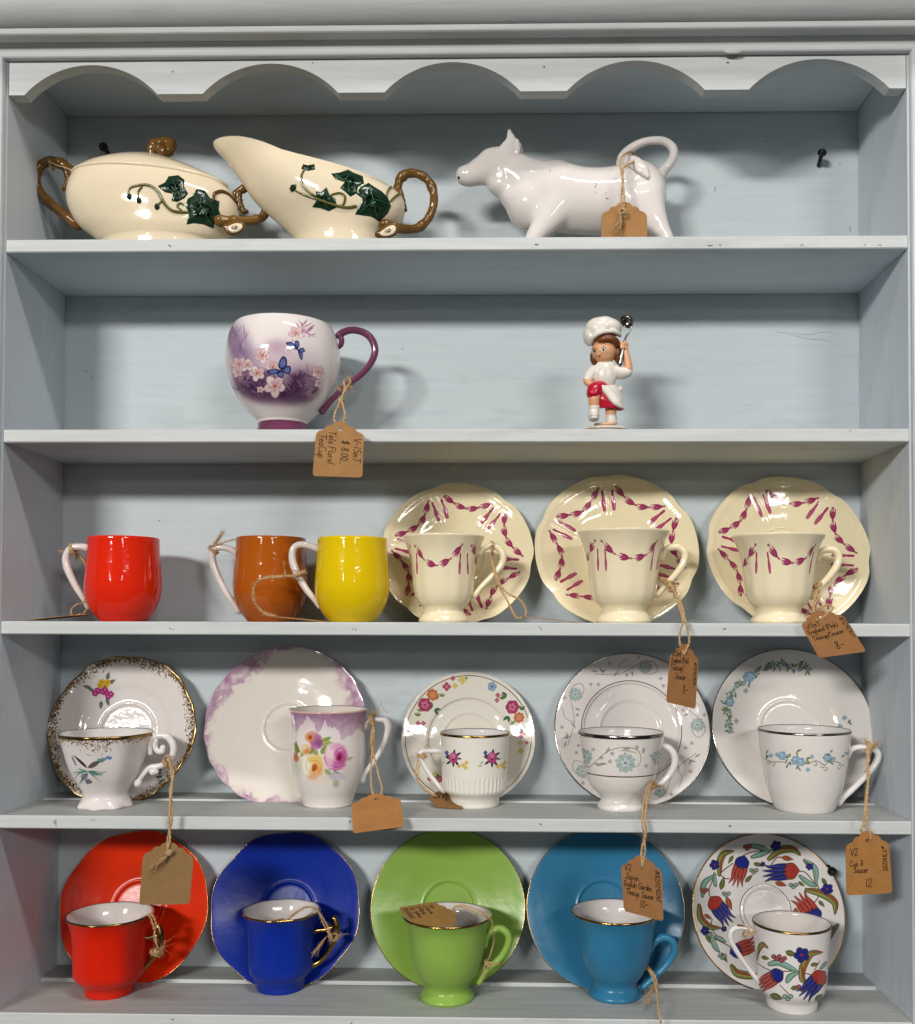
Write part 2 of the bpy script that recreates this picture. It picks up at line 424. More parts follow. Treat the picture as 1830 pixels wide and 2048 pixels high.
def rose(c, u, v, R, light, midc, dark, seed=0):
    r = random.Random(seed)
    for i in range(7):
        a = 2 * PI * i / 7 + r.random() * 0.4
        c.ell(u + math.cos(a) * R * 0.55, v + math.sin(a) * R * 0.5, R * 0.48, R * 0.4, a, midc if i % 2 else light, soft=3, alpha=0.95)
    c.ell(u, v, R * 0.66, R * 0.6, 0, light, soft=R * 0.5, alpha=0.8)
    for i in range(9):
        rr = R * (0.72 - 0.068 * i); a0 = r.random() * 6.3
        c.stroke([(u + math.cos(a0 + t) * rr, v + R * 0.06 + math.sin(a0 + t) * rr * 0.86) for t in np.linspace(0, 2.1, 6)], [0.6, R * 0.11, 0.6], dark if i > 4 else midc, soft=1.6, alpha=0.75)
    c.ell(u, v + R * 0.05, R * 0.24, R * 0.22, 0, dark, soft=R * 0.25, alpha=0.9)
# ------------------------------------------------------------------ lathe ware
def lathe(prof, n, mod=None):
    """prof: (r, z) list -> verts, faces, uv; one seam column so that the print wraps cleanly"""
    V, UV, F = [], [], []
    H = max(z for r, z in prof)
    for r, z in prof:
        for j in range(n + 1):
            t = 2 * PI * (j / n - 0.5)
            q, dz = (1.0, 0.0) if mod is None else mod(t, r, z)
            V.append((r * q * math.sin(t), -r * q * math.cos(t), z + dz)); UV.append((j / n, z / H))
    m = n + 1
    for i in range(len(prof) - 1):
        for j in range(n): F.append((i * m + j, i * m + j + 1, (i + 1) * m + j + 1, (i + 1) * m + j))
    return V, F, UV
def dedupe_normals(o):
    bm = bmesh.new(); bm.from_mesh(o.data); bmesh.ops.remove_doubles(bm, verts=bm.verts, dist=1e-7); bm.to_mesh(o.data); bm.free()
class Ware:
    pass
def cup(name, label, u, Y, zs, prof_px, glaze=None, inner=None, wall=5.0, mod=None, rim=None, image_bg=None, group=None, n=72, vmid=None, floor=9, cat='cup', lip=1.0):
    s = S(Y); vm = vmid if vmid is not None else 1200
    x = at(u, vz(Y, zs, u), Y).x
    pr = crom(np.array(prof_px, float), 5) * s
    pr[:, 0] = np.maximum(pr[:, 0], 0.0005)
    H = pr[-1, 1]; rt = pr[-1, 0]; wl = wall * s
    t = thing(name, label, cat, (x, Y, zs), group)
    outer = [(0.0005, 0.0012), (pr[0, 0] - 0.004, 0.0012), (pr[0, 0] - 0.002, 0.0)] + [tuple(p) for p in pr]
    lipp = [(rt - wl * 0.15, H + wl * 0.22 * lip), (rt - wl * 0.45, H + wl * 0.26 * lip), (rt - wl * 0.75, H + wl * 0.1)]
    zf = floor * s
    inn = [(max(p[0] - wl, 0.001), p[1]) for p in pr[::-1] if p[1] > zf + 0.002 and p[0] - wl > 0.012] + [(max(0.012, np.interp(zf, pr[:, 1], pr[:, 0]) * 0.72), zf), (0.0005, zf * 0.8)]
    prof = outer + lipp + inn
    V, F, UV = lathe(prof, n, mod)
    UV = [(a, max(0.0, min(1.0, V[i][2] / H))) for i, (a, b) in enumerate(UV)]
    no = len(outer) + 1
    midx = [0 if (i // n) < no - 1 else 1 for i in range(len(F))]
    W = Ware(); W.thing = t; W.loc = Vector((x, Y, zs)); W.s = s; W.H = H; W.prof = pr; W.mod = mod; W.rt = rt
    mats = [glaze or M_WHITE, inner or glaze or M_WHITE]
    W.body = mesh_obj('cup_body', V, F, mats, t, uv=UV, midx=midx)
    bm = bmesh.new(); bm.from_mesh(W.body.data); bmesh.ops.recalc_face_normals(bm, faces=bm.faces); bmesh.ops.remove_doubles(bm, verts=bm.verts, dist=1e-7); bm.to_mesh(W.body.data); bm.free()
    W.bvh = BVHTree.FromPolygons([Vector(v) for v in V], F)
    if rim:
        rw = 0.0008
        rp = [(rt - wl * 0.4, H + wl * 0.27 + 0.00035), (rt + 0.0003, H + wl * 0.05), (rt + 0.00025 - (pr[-1, 0] - np.interp(H - rim[1] * s, pr[:, 1], pr[:, 0])), H - rim[1] * s)]
        rp = [rp[0], (rt - wl * 0.1, H + wl * 0.24 + 0.0003), rp[1], rp[2]]
        Vr, Fr, _ = lathe(rp, n, mod)
        o = mesh_obj('rim_band', Vr, Fr, rim[0], t)
        dedupe_normals(o)
    if image_bg is not None:
        k = 3.0; cw = int(2 * PI * max(p[0] for p in prof_px) * k); ch = int(prof_px[-1][1] * k)
        def tf(uu, vv):
            d = ray(uu, vv); hit = W.bvh.ray_cast(CAM - W.loc, d)[0]
            if hit is None:
                nr = W.bvh.find_nearest(Vector(at(uu, vv, Y)) - W.loc)[0]; hit = nr
            a = math.atan2(hit.x, -hit.y) / (2 * PI) + 0.5
            return (a * cw, hit.z / H * ch)
        W.canvas = Canvas(cw, ch, image_bg, k, tf)
    return W
def finish_paint(W, name, rough=0.09, inner=None, bump=0.02):
    W.body.data.materials[0] = ceramic(name, '#ffffff', rough=rough, image=W.canvas.image(name), bump=bump)
def handle(W, pts, ra, rb=None, mat=None, n=12, name='handle', yaw=0.0, spans=6, px=True):
    """pts in photograph pixels in the plane through the axis of the cup"""
    P = np.array([np.array(at(a, b, W.loc.y)) - np.array(W.loc) for a, b in pts])
    if yaw:
        c, q = math.cos(yaw), math.sin(yaw)
        P = np.stack([P[:, 0] * c / max(0.3, c), P[:, 1] + P[:, 0] * math.tan(yaw), P[:, 2]], 1)
    C = crom(P, spans)
    ra = np.asarray(ra, float) * W.s; rb = ra if rb is None else np.asarray(rb, float) * W.s
    V, F = sweep(C, ra, rb, n=n)
    return mesh_obj(name, V, F, mat or W.body.data.materials[0], W.thing)
def saucer(name, label, u, Wpx, shelf, mod=None, lean=17.0, well=0.32, rise=0.018, rim=None, glaze=None, image_bg=None, group=None, dv=0.0, ring=True, n=120, v_at=1450, prof=None, groove=True, turn=0.0):
    zsh = ZS[shelf] - (0.004 if groove else 0.0)
    L = math.radians(lean)
    Yc = 0.096
    for _ in range(3):
        s = S(Yc - 0.006); R = Wpx * 0.5 * s
        h = rise
        # rest on the shelf with the lower rim, on the back wall with rim or foot
        yt = max(R * math.sin(L) - (h - 0.003) * math.cos(L), 0.42 * R * math.sin(L) + 0.001)
        Yc = D - 0.0012 - yt
    zc = zsh + R * math.cos(L) - (h - 0.0015) * math.sin(L) + dv
    x = at(u, vz(Yc - 0.006, zc, u), Yc - 0.006).x
    rot = Matrix.Rotation(PI / 2 - L, 4, 'X')
    t = thing(name, label, 'saucer', (x, Yc, zc), group)
    t.rotation_euler = (PI / 2 - L, 0, 0)
    w_ = well
    if prof is None:
        front = [(0.003, 0.0036), (w_ * 0.80, 0.0036), (w_ * 0.92, 0.0039), (w_ * 0.97, 0.0050), (w_ * 1.02, 0.0058), (w_ * 1.08, 0.0054), (w_ * 1.18, 0.0056), (w_ * 1.5, 0.0076), (0.62, 0.0100), (0.74, 0.0125), (0.86, 0.0151), (0.94, 0.0169), (0.985, 0.0178), (1.0, 0.0180)]
    else: front = prof
    front = [(r, z * rise / 0.018) for r, z in front]
    fr = crom(np.array(front), 3)
    back = [(1.0, fr[-1][1] - 0.0014), (0.985, fr[-1][1] - 0.0026), (0.86, 0.0118 * rise / 0.018), (0.62, 0.0066 * rise / 0.018), (0.50, 0.0030), (0.47, 0.0), (0.44, 0.0), (0.42, 0.0016), (0.003, 0.0016)]
    V, UV, F = [], [], []
    P = [tuple(p) for p in fr] + back
    nf = len(fr); m = n
    for r, z in P:
        for j in range(n):
            th = 2 * PI * j / n
            q, dz = (1.0, 0.0) if mod is None else mod(th, r)
            V.append((r * R * q * math.cos(th), r * R * q * math.sin(th), z + dz))
            UV.append((0.5 + r * q * math.cos(th) / 2.12, 0.5 + r * q * math.sin(th) / 2.12))
    for i in range(len(P) - 1):
        for j in range(n):
            F.append((i * m + j, i * m + (j + 1) % n, (i + 1) * m + (j + 1) % n, (i + 1) * m + j))
    F.append(tuple(range(n))[::-1]); F.append(tuple((len(P) - 1) * m + j for j in range(n)))
    Wr = Ware(); Wr.thing = t; Wr.R = R; Wr.s = S(Yc - 0.006); Wr.loc = Vector((x, Yc, zc)); Wr.L = L
    Wr.body = mesh_obj('plate', V, F, glaze or M_WHITE, t, uv=UV)
    if rim:
        mtl, wpx = rim
        rr = wpx * Wr.s / R
        zt = fr[-1][1]
        ztop = lambda r: float(np.interp(r, fr[:, 0], fr[:, 1]))
        rp = [(1.0 - rr, ztop(1.0 - rr) + 0.00025), (0.998, zt + 0.0003), (1.0028, zt - 0.0004), (1.0028, zt - 0.0012)]
        Vr, Fr = [], []
        for r, z in rp:
            for j in range(n):
                th = 2 * PI * j / n
                q, dz = (1.0, 0.0) if mod is None else mod(th, min(r, 1.0))
                Vr.append((r * R * q * math.cos(th), r * R * q * math.sin(th), z + dz))
        for i in range(3):
            for j in range(n): Fr.append((i * n + j, i * n + (j + 1) % n, (i + 1) * n + (j + 1) % n, (i + 1) * n + j))
        mesh_obj('rim_band', Vr, Fr, mtl, t)
    if image_bg is not None:
        k = 2.6; cw = int(Wpx * 1.06 * k)
        nrm = Vector((0, -math.cos(L), math.sin(L))); up = Vector((0, math.sin(L), math.cos(L)))
        org = Wr.loc + nrm * 0.012
        def tf(uu, vv):
            d = ray(uu, vv); tt = (org - CAM).dot(nrm) / d.dot(nrm); p = CAM + d * tt - org
            return ((0.5 + p.x / R / 2.12) * cw, (0.5 + p.dot(up) / R / 2.12) * cw)
        Wr.canvas = Canvas(cw, cw, image_bg, k, tf)
        def polar(deg, fr_):
            a = math.radians(deg); return ((0.5 + fr_ * math.cos(a) / 2.12) * cw, (0.5 + fr_ * math.sin(a) / 2.12) * cw)
        Wr.polar = polar
    return Wr
# ------------------------------------------------------------------ shelf three: bright mugs and cream cups
def cv(x0, y0, s):
    return lambda *pts: [(x0 + a / s, y0 + b / s) for a, b in pts]
MUG = [(45, 0), (50.5, 7), (60.5, 20), (69, 38), (73.8, 58), (74.6, 75), (73.5, 95), (71.5, 120), (69.6, 148), (69, 167)]
q5 = cv(0, 900, 1.989)
M_REDM = ceramic('scarlet_glaze', '#df280f', rough=0.06, bump=0.03); M_ORM = ceramic('orange_brown_glaze', '#a85412', rough=0.05, bump=0.03); M_YELM = ceramic('yellow_glaze', '#e0bf0a', rough=0.06, bump=0.03)
M_HAND = ceramic('white_handle_glaze', '#ddd2cd', rough=0.12)
g = 'round plain mugs on the third shelf'
Wm = cup('mug', 'scarlet red mug with white loop handle standing alone at the left', 246, 0.052, ZS[2], MUG, M_REDM, cat='mug', group=g)
handle(Wm, q5((360, 392), (318, 385), (282, 392), (263, 425), (268, 470), (300, 540), (338, 598), (352, 622)), [8.5, 7, 7, 7.5, 7.5, 6.5, 6, 7], [10, 8, 8, 8, 8, 7, 7, 8], M_HAND)
Wm = cup('mug', 'orange brown mug with white handle standing behind the yellow mug', 541, 0.084, ZS[2], MUG, M_ORM, cat='mug', group=g)
handle(Wm, q5((955, 432), (935, 405), (900, 390), (862, 388), (845, 415), (852, 465), (890, 550), (925, 602), (950, 640)), [7, 6.5, 6.5, 7, 7.5, 7.5, 6.5, 6, 7], [9, 8, 8, 8, 8, 8, 7, 7, 8], M_HAND)
Wm = cup('mug', 'bright yellow mug with white handle beside the first cream cup', 704, 0.040, ZS[2], MUG, M_YELM, cat='mug', group=g)
handle(Wm, q5((1280, 398), (1240, 385), (1200, 378), (1172, 395), (1168, 440), (1185, 490), (1222, 555), (1255, 595), (1275, 620)), [8, 7, 7, 7, 7.5, 7.5, 6.5, 6, 7], [10, 8, 8, 8, 8, 8, 7, 7, 8], M_HAND, yaw=0.10)
# --- cream ware
MAG, MAGD, MAGL = '#a23a64', '#7a2448', '#c4708f'
def cream_mod(phi, lob=0.030):
    def f(th, r):
        a = ((math.degrees(th) - phi + 30) % 60) - 30
        q = 1.0 - lob * math.exp(-(a / 7.0) ** 2) * max(0, (r - 0.75) / 0.25) + 0.006 * math.cos(math.radians(a * 6)) * max(0, (r - 0.8) / 0.2)
        wgt = math.exp(-((r - 0.72) / 0.16) ** 2)
        dz = 0.0011 * math.cos(a * 2 * PI / 5.2) * math.exp(-(a / 5.5) ** 2) * wgt
        dz += 0.0007 * math.exp(-((r - 0.93) / 0.022) ** 2)
        return q, dz
    return f
def bell(c, p, d, L, Wd, raw=True):
    """one bell-flower: a body tapering from p, opening into fingers along d"""
    p = np.asarray(p, float); d = np.asarray(d, float); d = d / (np.hypot(*d) + 1e-9); nn = np.array([-d[1], d[0]])
    Q = lambda f, g: p + d * L * f + nn * Wd * g
    c.poly([Q(0, 0), Q(0.2, 0.26), Q(0.5, 0.5), Q(0.72, 0.52), Q(0.78, 0.1), Q(0.74, -0.5), Q(0.5, -0.5), Q(0.2, -0.26)], MAG, raw=True, soft=1.5, alpha=0.9)
    for g, l in ((0.52, 0.92), (0.22, 1.0), (-0.10, 0.93), (-0.46, 1.04)):
        c.stroke([Q(0.05, g * 0.15), Q(0.5, g * 0.95), Q(l, g * 1.15)], [L * 0.06, L * 0.15, L * 0.06], MAG, raw=True, soft=1.4)
        c.stroke([Q(0.15, g * 0.3 + 0.05), Q(0.5, g * 0.95 + 0.07), Q(l * 0.97, g * 1.15 + 0.05)], [1, L * 0.045, 0.8], MAGD, raw=True, soft=1.4, alpha=0.85)
    c.stroke([Q(0.3, 0.05), Q(0.62, 0.08)], [1, L * 0.1], MAGL, raw=True, soft=2, alpha=0.55)
def bead(c, x, y, r):
    c.stroke([(x + r * math.cos(t), y + r * math.sin(t)) for t in np.linspace(0, 2 * PI, 9)], r * 0.7, MAGD, raw=True, smooth=False, alpha=0.9)
def chain(c, pts, ncl, L, Wd):
    """swag of ncl bell-flowers through pts, all opening toward its start"""
    C = crom(np.asarray(pts, float), 12); seg = np.r_[0, np.cumsum(np.hypot(*np.diff(C, axis=0).T))]; tot = seg[-1]
    f = lambda t: np.array([np.interp(t * tot, seg, C[:, 0]), np.interp(t * tot, seg, C[:, 1])])
    Lc = min(L, tot / ncl * 0.80)
    c.stroke(C, max(1.6, L * 0.05), MAG, raw=True, smooth=False, alpha=0.8)
    for i in range(ncl):
        t = (i + 0.93) / ncl; bell(c, f(t), f(t - 0.6 / ncl) - f(t), Lc, Lc * 0.40)
        bead(c, *f(min(1, (i + 0.99) / ncl)), L * 0.07)
    bead(c, *f(0.01), L * 0.085)
def tassel(c, a, b, wd):
    a = np.asarray(a, float); b = np.asarray(b, float)
    c.stroke([a, a * 0.75 + b * 0.25], wd * 0.55, MAG, raw=True, smooth=False)
    c.stroke([a * 0.8 + b * 0.2, a * 0.35 + b * 0.65, b], [wd * 0.3, wd, wd * 0.7], MAG, raw=True, alpha=0.92)
    c.stroke([a * 0.6 + b * 0.4, b], [1, wd * 0.3], MAGL, raw=True, alpha=0.6)
def cream_saucer(label, u, Wpx, phi, seed):
    W = saucer('saucer', label, u, Wpx, 2, mod=cream_mod(phi), lean=18.5, well=0.36, rise=0.017, glaze=M_CREAM, image_bg='#f1e3bf', n=240, group='cream saucers with a pink garland', groove=True, rim=None)
    c = W.canvas; r = random.Random(seed); Lb = 24 * c.k
    for i in range(6):
        a = phi + 60 * i
        J = lambda: r.uniform(-0.012, 0.012)
        j0 = J(); pts = [W.polar(a + 30 + 22.5 * q + j0 * 40, 0.675 + j0 + 0.175 * abs(q) ** 2.0 + J() * 0.5) for q in (1, 0.66, 0.33, 0, -0.33, -0.66, -1)]
        chain(c, pts, 4, Lb * r.uniform(1.0, 1.15), Lb * 0.34)
        tassel(c, W.polar(a + 4.6, 0.80), W.polar(a + 6.0, 0.575), 11.5 * c.k * 0.8)
        tassel(c, W.polar(a - 4.6, 0.80), W.polar(a - 6.0, 0.575), 11.5 * c.k * 0.8)
    n = vnoise(c.h, c.w, 9, seed)
    c.a[..., :3] *= (0.985 + 0.03 * n)[..., None]
    W.body.data.materials[0] = ceramic('cream_garland_glaze', '#fff', rough=0.08, image=c.image('cream_saucer_print'), bump=0.02)
    return W
cream_saucer('left cream saucer with pink garlands, partly behind the yellow mug', 914, 306, 110, 3)
cream_saucer('middle cream saucer with pink garlands, behind a cream cup', 1231, 325, 96, 4)
cream_saucer('right cream saucer with pink garlands, nearest the right side panel', 1571, 321, 111, 5)
def flute(nf, amp, z0, z1, phase=0.0):
    def f(t, r, z):
        wz = max(0.0, min(1.0, (z - z0) / 0.012)) * max(0.0, min(1.0, (z1 - z) / 0.02 + 0.25))
        return 1.0 + amp * math.cos(nf * (t + phase)) * wz, 0.0
    return f
CREAM = [(54, 0), (55.5, 4), (54, 9), (49, 17), (45, 23), (44.2, 27), (47, 33), (56, 41), (62.5, 54), (66, 72), (68.5, 95), (72, 122), (77, 146), (84, 165), (91.5, 181)]
def cream_cup(label, u, Y, prof, swags, tas, hp, hr):
    W = cup('teacup', label, u, Y, ZS[2], prof, M_CREAM, M_CREAM, mod=flute(12, 0.010, 0.012, 0.08), image_bg='#eee1c0', group='cream cups with a pink garland', n=96)
    c = W.canvas
    for s_, nb in swags:
        P = [c.tf(*p) for p in s_]; P = [p for p in P if p is not None]
        chain(c, P, nb, 25 * c.k, 8 * c.k)
    for a, b in tas: tassel(c, c.tf(*a), c.tf(*b), 7.5 * c.k)
    finish_paint(W, 'cream_garland_glaze', 0.09)
    handle(W, hp, hr, [x * 1.15 for x in hr], M_CREAM)
    return W
sc = lambda k, kr=1.0: [(r * kr, h * k) for r, h in CREAM]
q6 = cv(915, 900, 1.989)
WA = cream_cup('cream teacup with pink swags, first of three, twine round its handle', 887, 0.046, sc(0.945, 0.90),
    [([(829, 1091), (848, 1119), (872, 1131), (902, 1117), (925, 1089)], 4), ([(943, 1091), (952, 1116), (960, 1132)], 2), ([(820, 1092), (815, 1110), (811, 1130)], 1)],
    [((833, 1108), (834, 1146)), ((822, 1108), (823, 1144)), ((921, 1108), (919, 1146)), ((935, 1108), (936, 1146))],
    q6((88, 415), (105, 392), (135, 382), (165, 392), (182, 425), (172, 462), (140, 500), (95, 545), (68, 580)), [6, 5.5, 6.5, 7, 7, 7, 6.5, 5.5, 6])
WB = cream_cup('cream teacup with pink swags, tallest and in the middle of three', 1247, 0.044, sc(1.0),
    [([(1202, 1081), (1228, 1107), (1266, 1117), (1296, 1107), (1315, 1081)], 4), ([(1190, 1081), (1181, 1101), (1173, 1122)], 2), ([(1324, 1084), (1332, 1104)], 1)],
    [((1195, 1099), (1196, 1139)), ((1210, 1100), (1212, 1139)), ((1308, 1099), (1302, 1139)), ((1321, 1099), (1313, 1137))],
    q6((812, 432), (825, 400), (850, 387), (882, 388), (904, 412), (898, 450), (872, 490), (832, 535), (795, 578)), [6, 6, 7, 7.5, 7.5, 7.5, 7, 6, 6])
WC = cream_cup('cream teacup with pink swags beside the right side panel', 1557, 0.040, sc(0.955, 0.985),
    [([(1536, 1089), (1556, 1116), (1584, 1126), (1612, 1116), (1631, 1090)], 4), ([(1511, 1089), (1500, 1110), (1486, 1133)], 2)],
    [((1513, 1106), (1512, 1145)), ((1535, 1106), (1540, 1145)), ((1627, 1106), (1619, 1145))],
    q6((1430, 440), (1440, 412), (1465, 396), (1498, 398), (1516, 425), (1508, 462), (1478, 505), (1440, 545), (1412, 585)), [6, 6, 7, 7.5, 7.5, 7.5, 7, 6, 6])
# ------------------------------------------------------------------ shelf four
qa = cv(0, 1260, 2.6); qb = cv(600, 1260, 3.033); qc = cv(1080, 1260, 2.427)
# gold-lace saucer and cup
def gold_mod(th, r):
    w_ = max(0, (r - 0.6) / 0.4)
    return 1.0 + w_ * (0.014 * math.cos(6 * th + 0.6) + 0.006 * math.cos(18 * th)), 0.0006 * w_ * math.cos(12 * th)
def gold_lace(c, pts_fn, n, seed, metal=True):
    r = np.random.default_rng(seed)
    for i in range(n):
        p, rad = pts_fn(r)
        if p is None: continue
        col = ('#7d5a3c', '#8f6c44', '#6a4a34', '#a5834f')[r.integers(4)]
        x, y = p
        c.stroke([(x, y), (x + r.normal() * rad, y + r.normal() * rad)], rad, col, raw=True, smooth=False, metal=metal and r.random() < 0.5, alpha=0.9)
W = saucer('saucer', 'white saucer with a wavy gold lace edge and a small posy', 253, 295, 3, mod=gold_mod, lean=14.5, well=0.37, rise=0.020, rim=(M_DARKGOLD, 2.6), image_bg='#e4dcd8', n=180)
c = W.canvas; kk = c.k
def lace_pt(r):
    a = r.random() * 360; dens = 0.5 + 0.5 * math.sin(math.radians(a * 6 + 35)) ; d = abs(r.normal()) * (0.025 + 0.05 * dens)
    if d > 0.15: return None, 0
    return W.polar(a, 0.985 - d), kk * (0.8 + 0.8 * r.random()) * (1.2 - 2.0 * d)
gold_lace(c, lace_pt, 3000, 5)
def posy(c, f, s=1.0):
    for (x, y), ang in (((495, 322), 150), ((520, 365), 260), ((545, 350), 285), ((560, 262), 70), ((565, 280), 30), ((480, 305), 165)):
        p = f((x, y))[0]; leaf(c, *p, 17 * s, 8 * s, ang, '#6f7a70', '#4a554c')
    for (x, y) in ((535, 275), (525, 290), (548, 290), (560, 275)): p = f((x, y))[0]; bloom(c, *p, 6.5 * s, 5, '#dcae3c', '#b88a2a', '#7a5a20')
    for (x, y) in ((510, 315), (530, 320), (550, 325), (570, 330), (555, 342), (495, 330), (545, 310)): p = f((x, y))[0]; bloom(c, *p, 6 * s, 5, '#b03a80', '#8a2560', '#e0a0c0')
posy(c, qa)
for i in range(5):
    p = qa((830 + i * 8, 730 + i * 12))[0]; leaf(c, *p, 16, 7, 60 + i * 40, '#4f6a5c', '#2e4238')
W.body.data.materials[0] = ceramic('gold_lace_glaze', '#fff', rough=0.07, image=c.image('gold_lace_saucer_print'), bump=0.05, bscale=60)
GC = [(51, 0), (53, 3), (51, 8), (46, 16), (43.5, 24), (46, 33), (54, 47), (64, 64), (73, 86), (80, 110), (86, 130), (91.5, 146)]
def gold_cup_mod(t, r, z):
    wt = max(0.0, 1 - abs(z - 0.045) / 0.04); wf = max(0, 1 - z / 0.006)
    return 1.0 + 0.022 * math.cos(8 * t + 0.4) * wt + 0.05 * math.cos(8 * t + 0.4) * wf + 0.012 * math.cos(8 * t) * max(0, (z - 0.05) / 0.02), 0.0
W = cup('teacup', 'white fluted teacup with gold lace rim, scroll handle and blue sprig', 211, 0.047, ZS[3], GC, M_WHITE, M_WHITE, mod=gold_cup_mod, rim=(M_DARKGOLD, 4), image_bg='#e2d9d6', n=128)
c = W.canvas
def lace_cup(r):
    a = r.random(); dens = 0.45 + 0.55 * max(0, math.sin(a * 2 * PI * 4 + 1.0)); d = abs(r.normal()) * (3 + 14 * dens ** 2)
    if d > 34: return None, 0
    return (a * c.w, c.h - 3 - d * c.k), c.k * (0.9 + 0.8 * r.random())
gold_lace(c, lace_cup, 1700, 9)
ps = lambda x, y: (90 + x / 5.515, 1290 + y / 5.515)
for x, y, L, Wd, ang, col in ((470, 1360, 40, 6, 137, '#4a2f28'), (470, 1358, 34, 11, 30, '#6d625c'), (600, 1290, 12, 6, 20, '#5f8a88'), (400, 1480, 18, 15, 40, '#8a8492'), (440, 1500, 16, 12, 350, '#7a7488')):
    leaf(c, *ps(x, y), L, Wd, ang, col, '#2f2420', soft=1.6)
rs = random.Random(3)
for i in range(34):
    x = rs.uniform(300, 480); leaf(c, *ps(470, 1395), rs.uniform(14, 36), 2.2, rs.choice([180, 200, 215, 235, 168, 335, 345, 350, 325, 0]) + rs.uniform(-8, 8), rs.choice(['#5f9484', '#4f8478', '#77a596', '#3f6f6a']), soft=1.6, alpha=0.9)
for i in range(22):
    t = i / 21; c.ell(*ps(590 + 140 * t, 1270 - 30 * t + rs.uniform(-16, 16)), 2.4, 1.6, 0.4, rs.choice(['#6a7fb4', '#8aa0c8', '#6f9aa0'] if t > 0.3 else ['#6f9aa0', '#5f8a88']), soft=1.6)
    c.ell(*ps(300 + 40 * t, 1240 + 80 * t + rs.uniform(-10, 10)), 1.8, 1.4, 0.4, rs.choice(['#5f74a8', '#7d92bc', '#5f8a88']), soft=1.6)
c.stroke([ps(470, 1395), ps(520, 1410), ps(600, 1420), ps(670, 1395)], 1.2, '#3f5f58'); c.stroke([ps(470, 1395), ps(400, 1400), ps(330, 1470)], 1.2, '#3f5f58')
finish_paint(W, 'gold_lace_cup_glaze', 0.08)
W.body.data.materials[1] = M_WHITE
handle(W, qa((782, 640), (778, 600), (790, 566), (825, 550), (868, 555), (898, 592), (900, 640), (880, 680), (845, 703), (800, 712)), [5, 5.5, 6, 6.5, 7, 7, 6.5, 6, 6, 5.5], mat=M_WHITE)
handle(W, qa((812, 570), (806, 600), (818, 628), (842, 632), (846, 612)), [5, 5.5, 5.5, 5.5, 6], mat=M_WHITE, name='handle_curl')
handle(W, qa((812, 735), (800, 712), (772, 722), (748, 748), (728, 775), (716, 796)), [6, 6, 5.5, 5, 5, 7.5], mat=M_WHITE, name='handle_scroll')
for bx, by, br in ((717, 795, 8.5), (795, 737, 7.5), (842, 630, 6.5)):
    q_ = np.array(at(bx / 2.6, 1260 + by / 2.6, W.loc.y)) - np.array(W.loc); mesh_obj('handle_ball', *ellipsoid(q_, br * W.s, br * W.s, br * W.s, 16, 10), M_WHITE, W.thing)
# pink-bordered saucer and rose mug
def pink_mod(th, r):
    w_ = max(0, (r - 0.75) / 0.25)
    return 1.0 + w_ * 0.007 * math.cos(21 * th), 0.0
W = saucer('saucer', 'large cream saucer with a mottled mauve pink border', 575, 320, 3, mod=pink_mod, lean=17, well=0.30, rise=0.018, rim=(ceramic('mauve_edge', '#caa6c0', rough=0.1), 1.2), image_bg='#e6ded4', n=200)
c = W.canvas
yy, xx = np.mgrid[0:c.h, 0:c.w]; X = (xx / c.w - 0.5) * 2.12; Yy = (yy / c.h - 0.5) * 2.12; rr = np.hypot(X, Yy); aa = np.arctan2(Yy, X)
nz = vnoise(c.h, c.w, 12, 11, 4); n2 = vnoise(c.h, c.w, 5, 12, 2); n3 = vnoise(c.h, c.w, 40, 13, 2)
base_w = 0.045 + 0.16 * np.exp(-((aa - 2.25) / 0.42) ** 2) + 0.17 * np.exp(-((aa - 0.55) / 0.38) ** 2) + 0.06 * np.exp(-((aa + 1.6) / 0.5) ** 2) + 0.02 * np.cos(2 * aa)
nf = vnoise(c.h, c.w, 28, 17, 3); edge = 1.0 - base_w + (nz - 0.5) * 0.26 + (nf - 0.5) * 0.16 + (n2 - 0.5) * 0.08
cov = np.clip((rr - edge) / (0.010 + 0.05 * n2), 0, 1) * np.clip(0.55 + 1.3 * (nf - 0.45) + 0.4 * (n3 - 0.4), 0.1, 1) * np.clip(0.75 + (rr - 0.8), 0, 1)
halo = np.clip((rr - edge + 0.05) / 0.1, 0, 1) * 0.18
cov = np.clip(np.maximum(cov, halo), 0, 0.92)[..., None].astype(np.float32)
c.a[..., :3] = c.a[..., :3] * (1 - cov) + np.array(hexc('#a4749a'), np.float32) * cov
W.body.data.materials[0] = ceramic('mauve_border_glaze', '#fff', rough=0.08, image=c.image('mauve_saucer_print'), bump=0.03, bscale=50)
PM = [(48, 0), (50, 3), (50.5, 8), (54, 20), (61, 36), (68.5, 58), (73, 84), (74.5, 108), (73.5, 135), (72.5, 158), (74.5, 174), (79, 189)]
W = cup('mug', 'tall white mug painted with pink and yellow roses under a mauve rim', 656, 0.062, ZS[3], PM, M_WHITE, ceramic('ivory_inside', '#ddd5cb'), image_bg='#e4dcd6', cat='mug', rim=(ceramic('gilt_mauve_edge', '#c9a79a', rough=0.1), 1.5))
c = W.canvas
yy, xx = np.mgrid[0:c.h, 0:c.w]; hh = yy / c.k; ang_ = xx / c.w * 2 * PI
n_lo = vnoise(24, c.w, 26, 21, 3)[:1].repeat(c.h, 0); n_hi = vnoise(c.h, c.w, 70, 22, 2); n_md = vnoise(c.h, c.w, 26, 23, 3)
edge = 150 + (n_lo - 0.5) * 46 + (n_md - 0.5) * 20 + 10 * np.cos(ang_ * 2 + 0.6)
cov = np.clip((hh - edge) / 3.0, 0, 1) * np.clip(0.45 + (hh - 150) / 90, 0, 0.92) * (0.82 + 0.5 * (n_hi - 0.4))
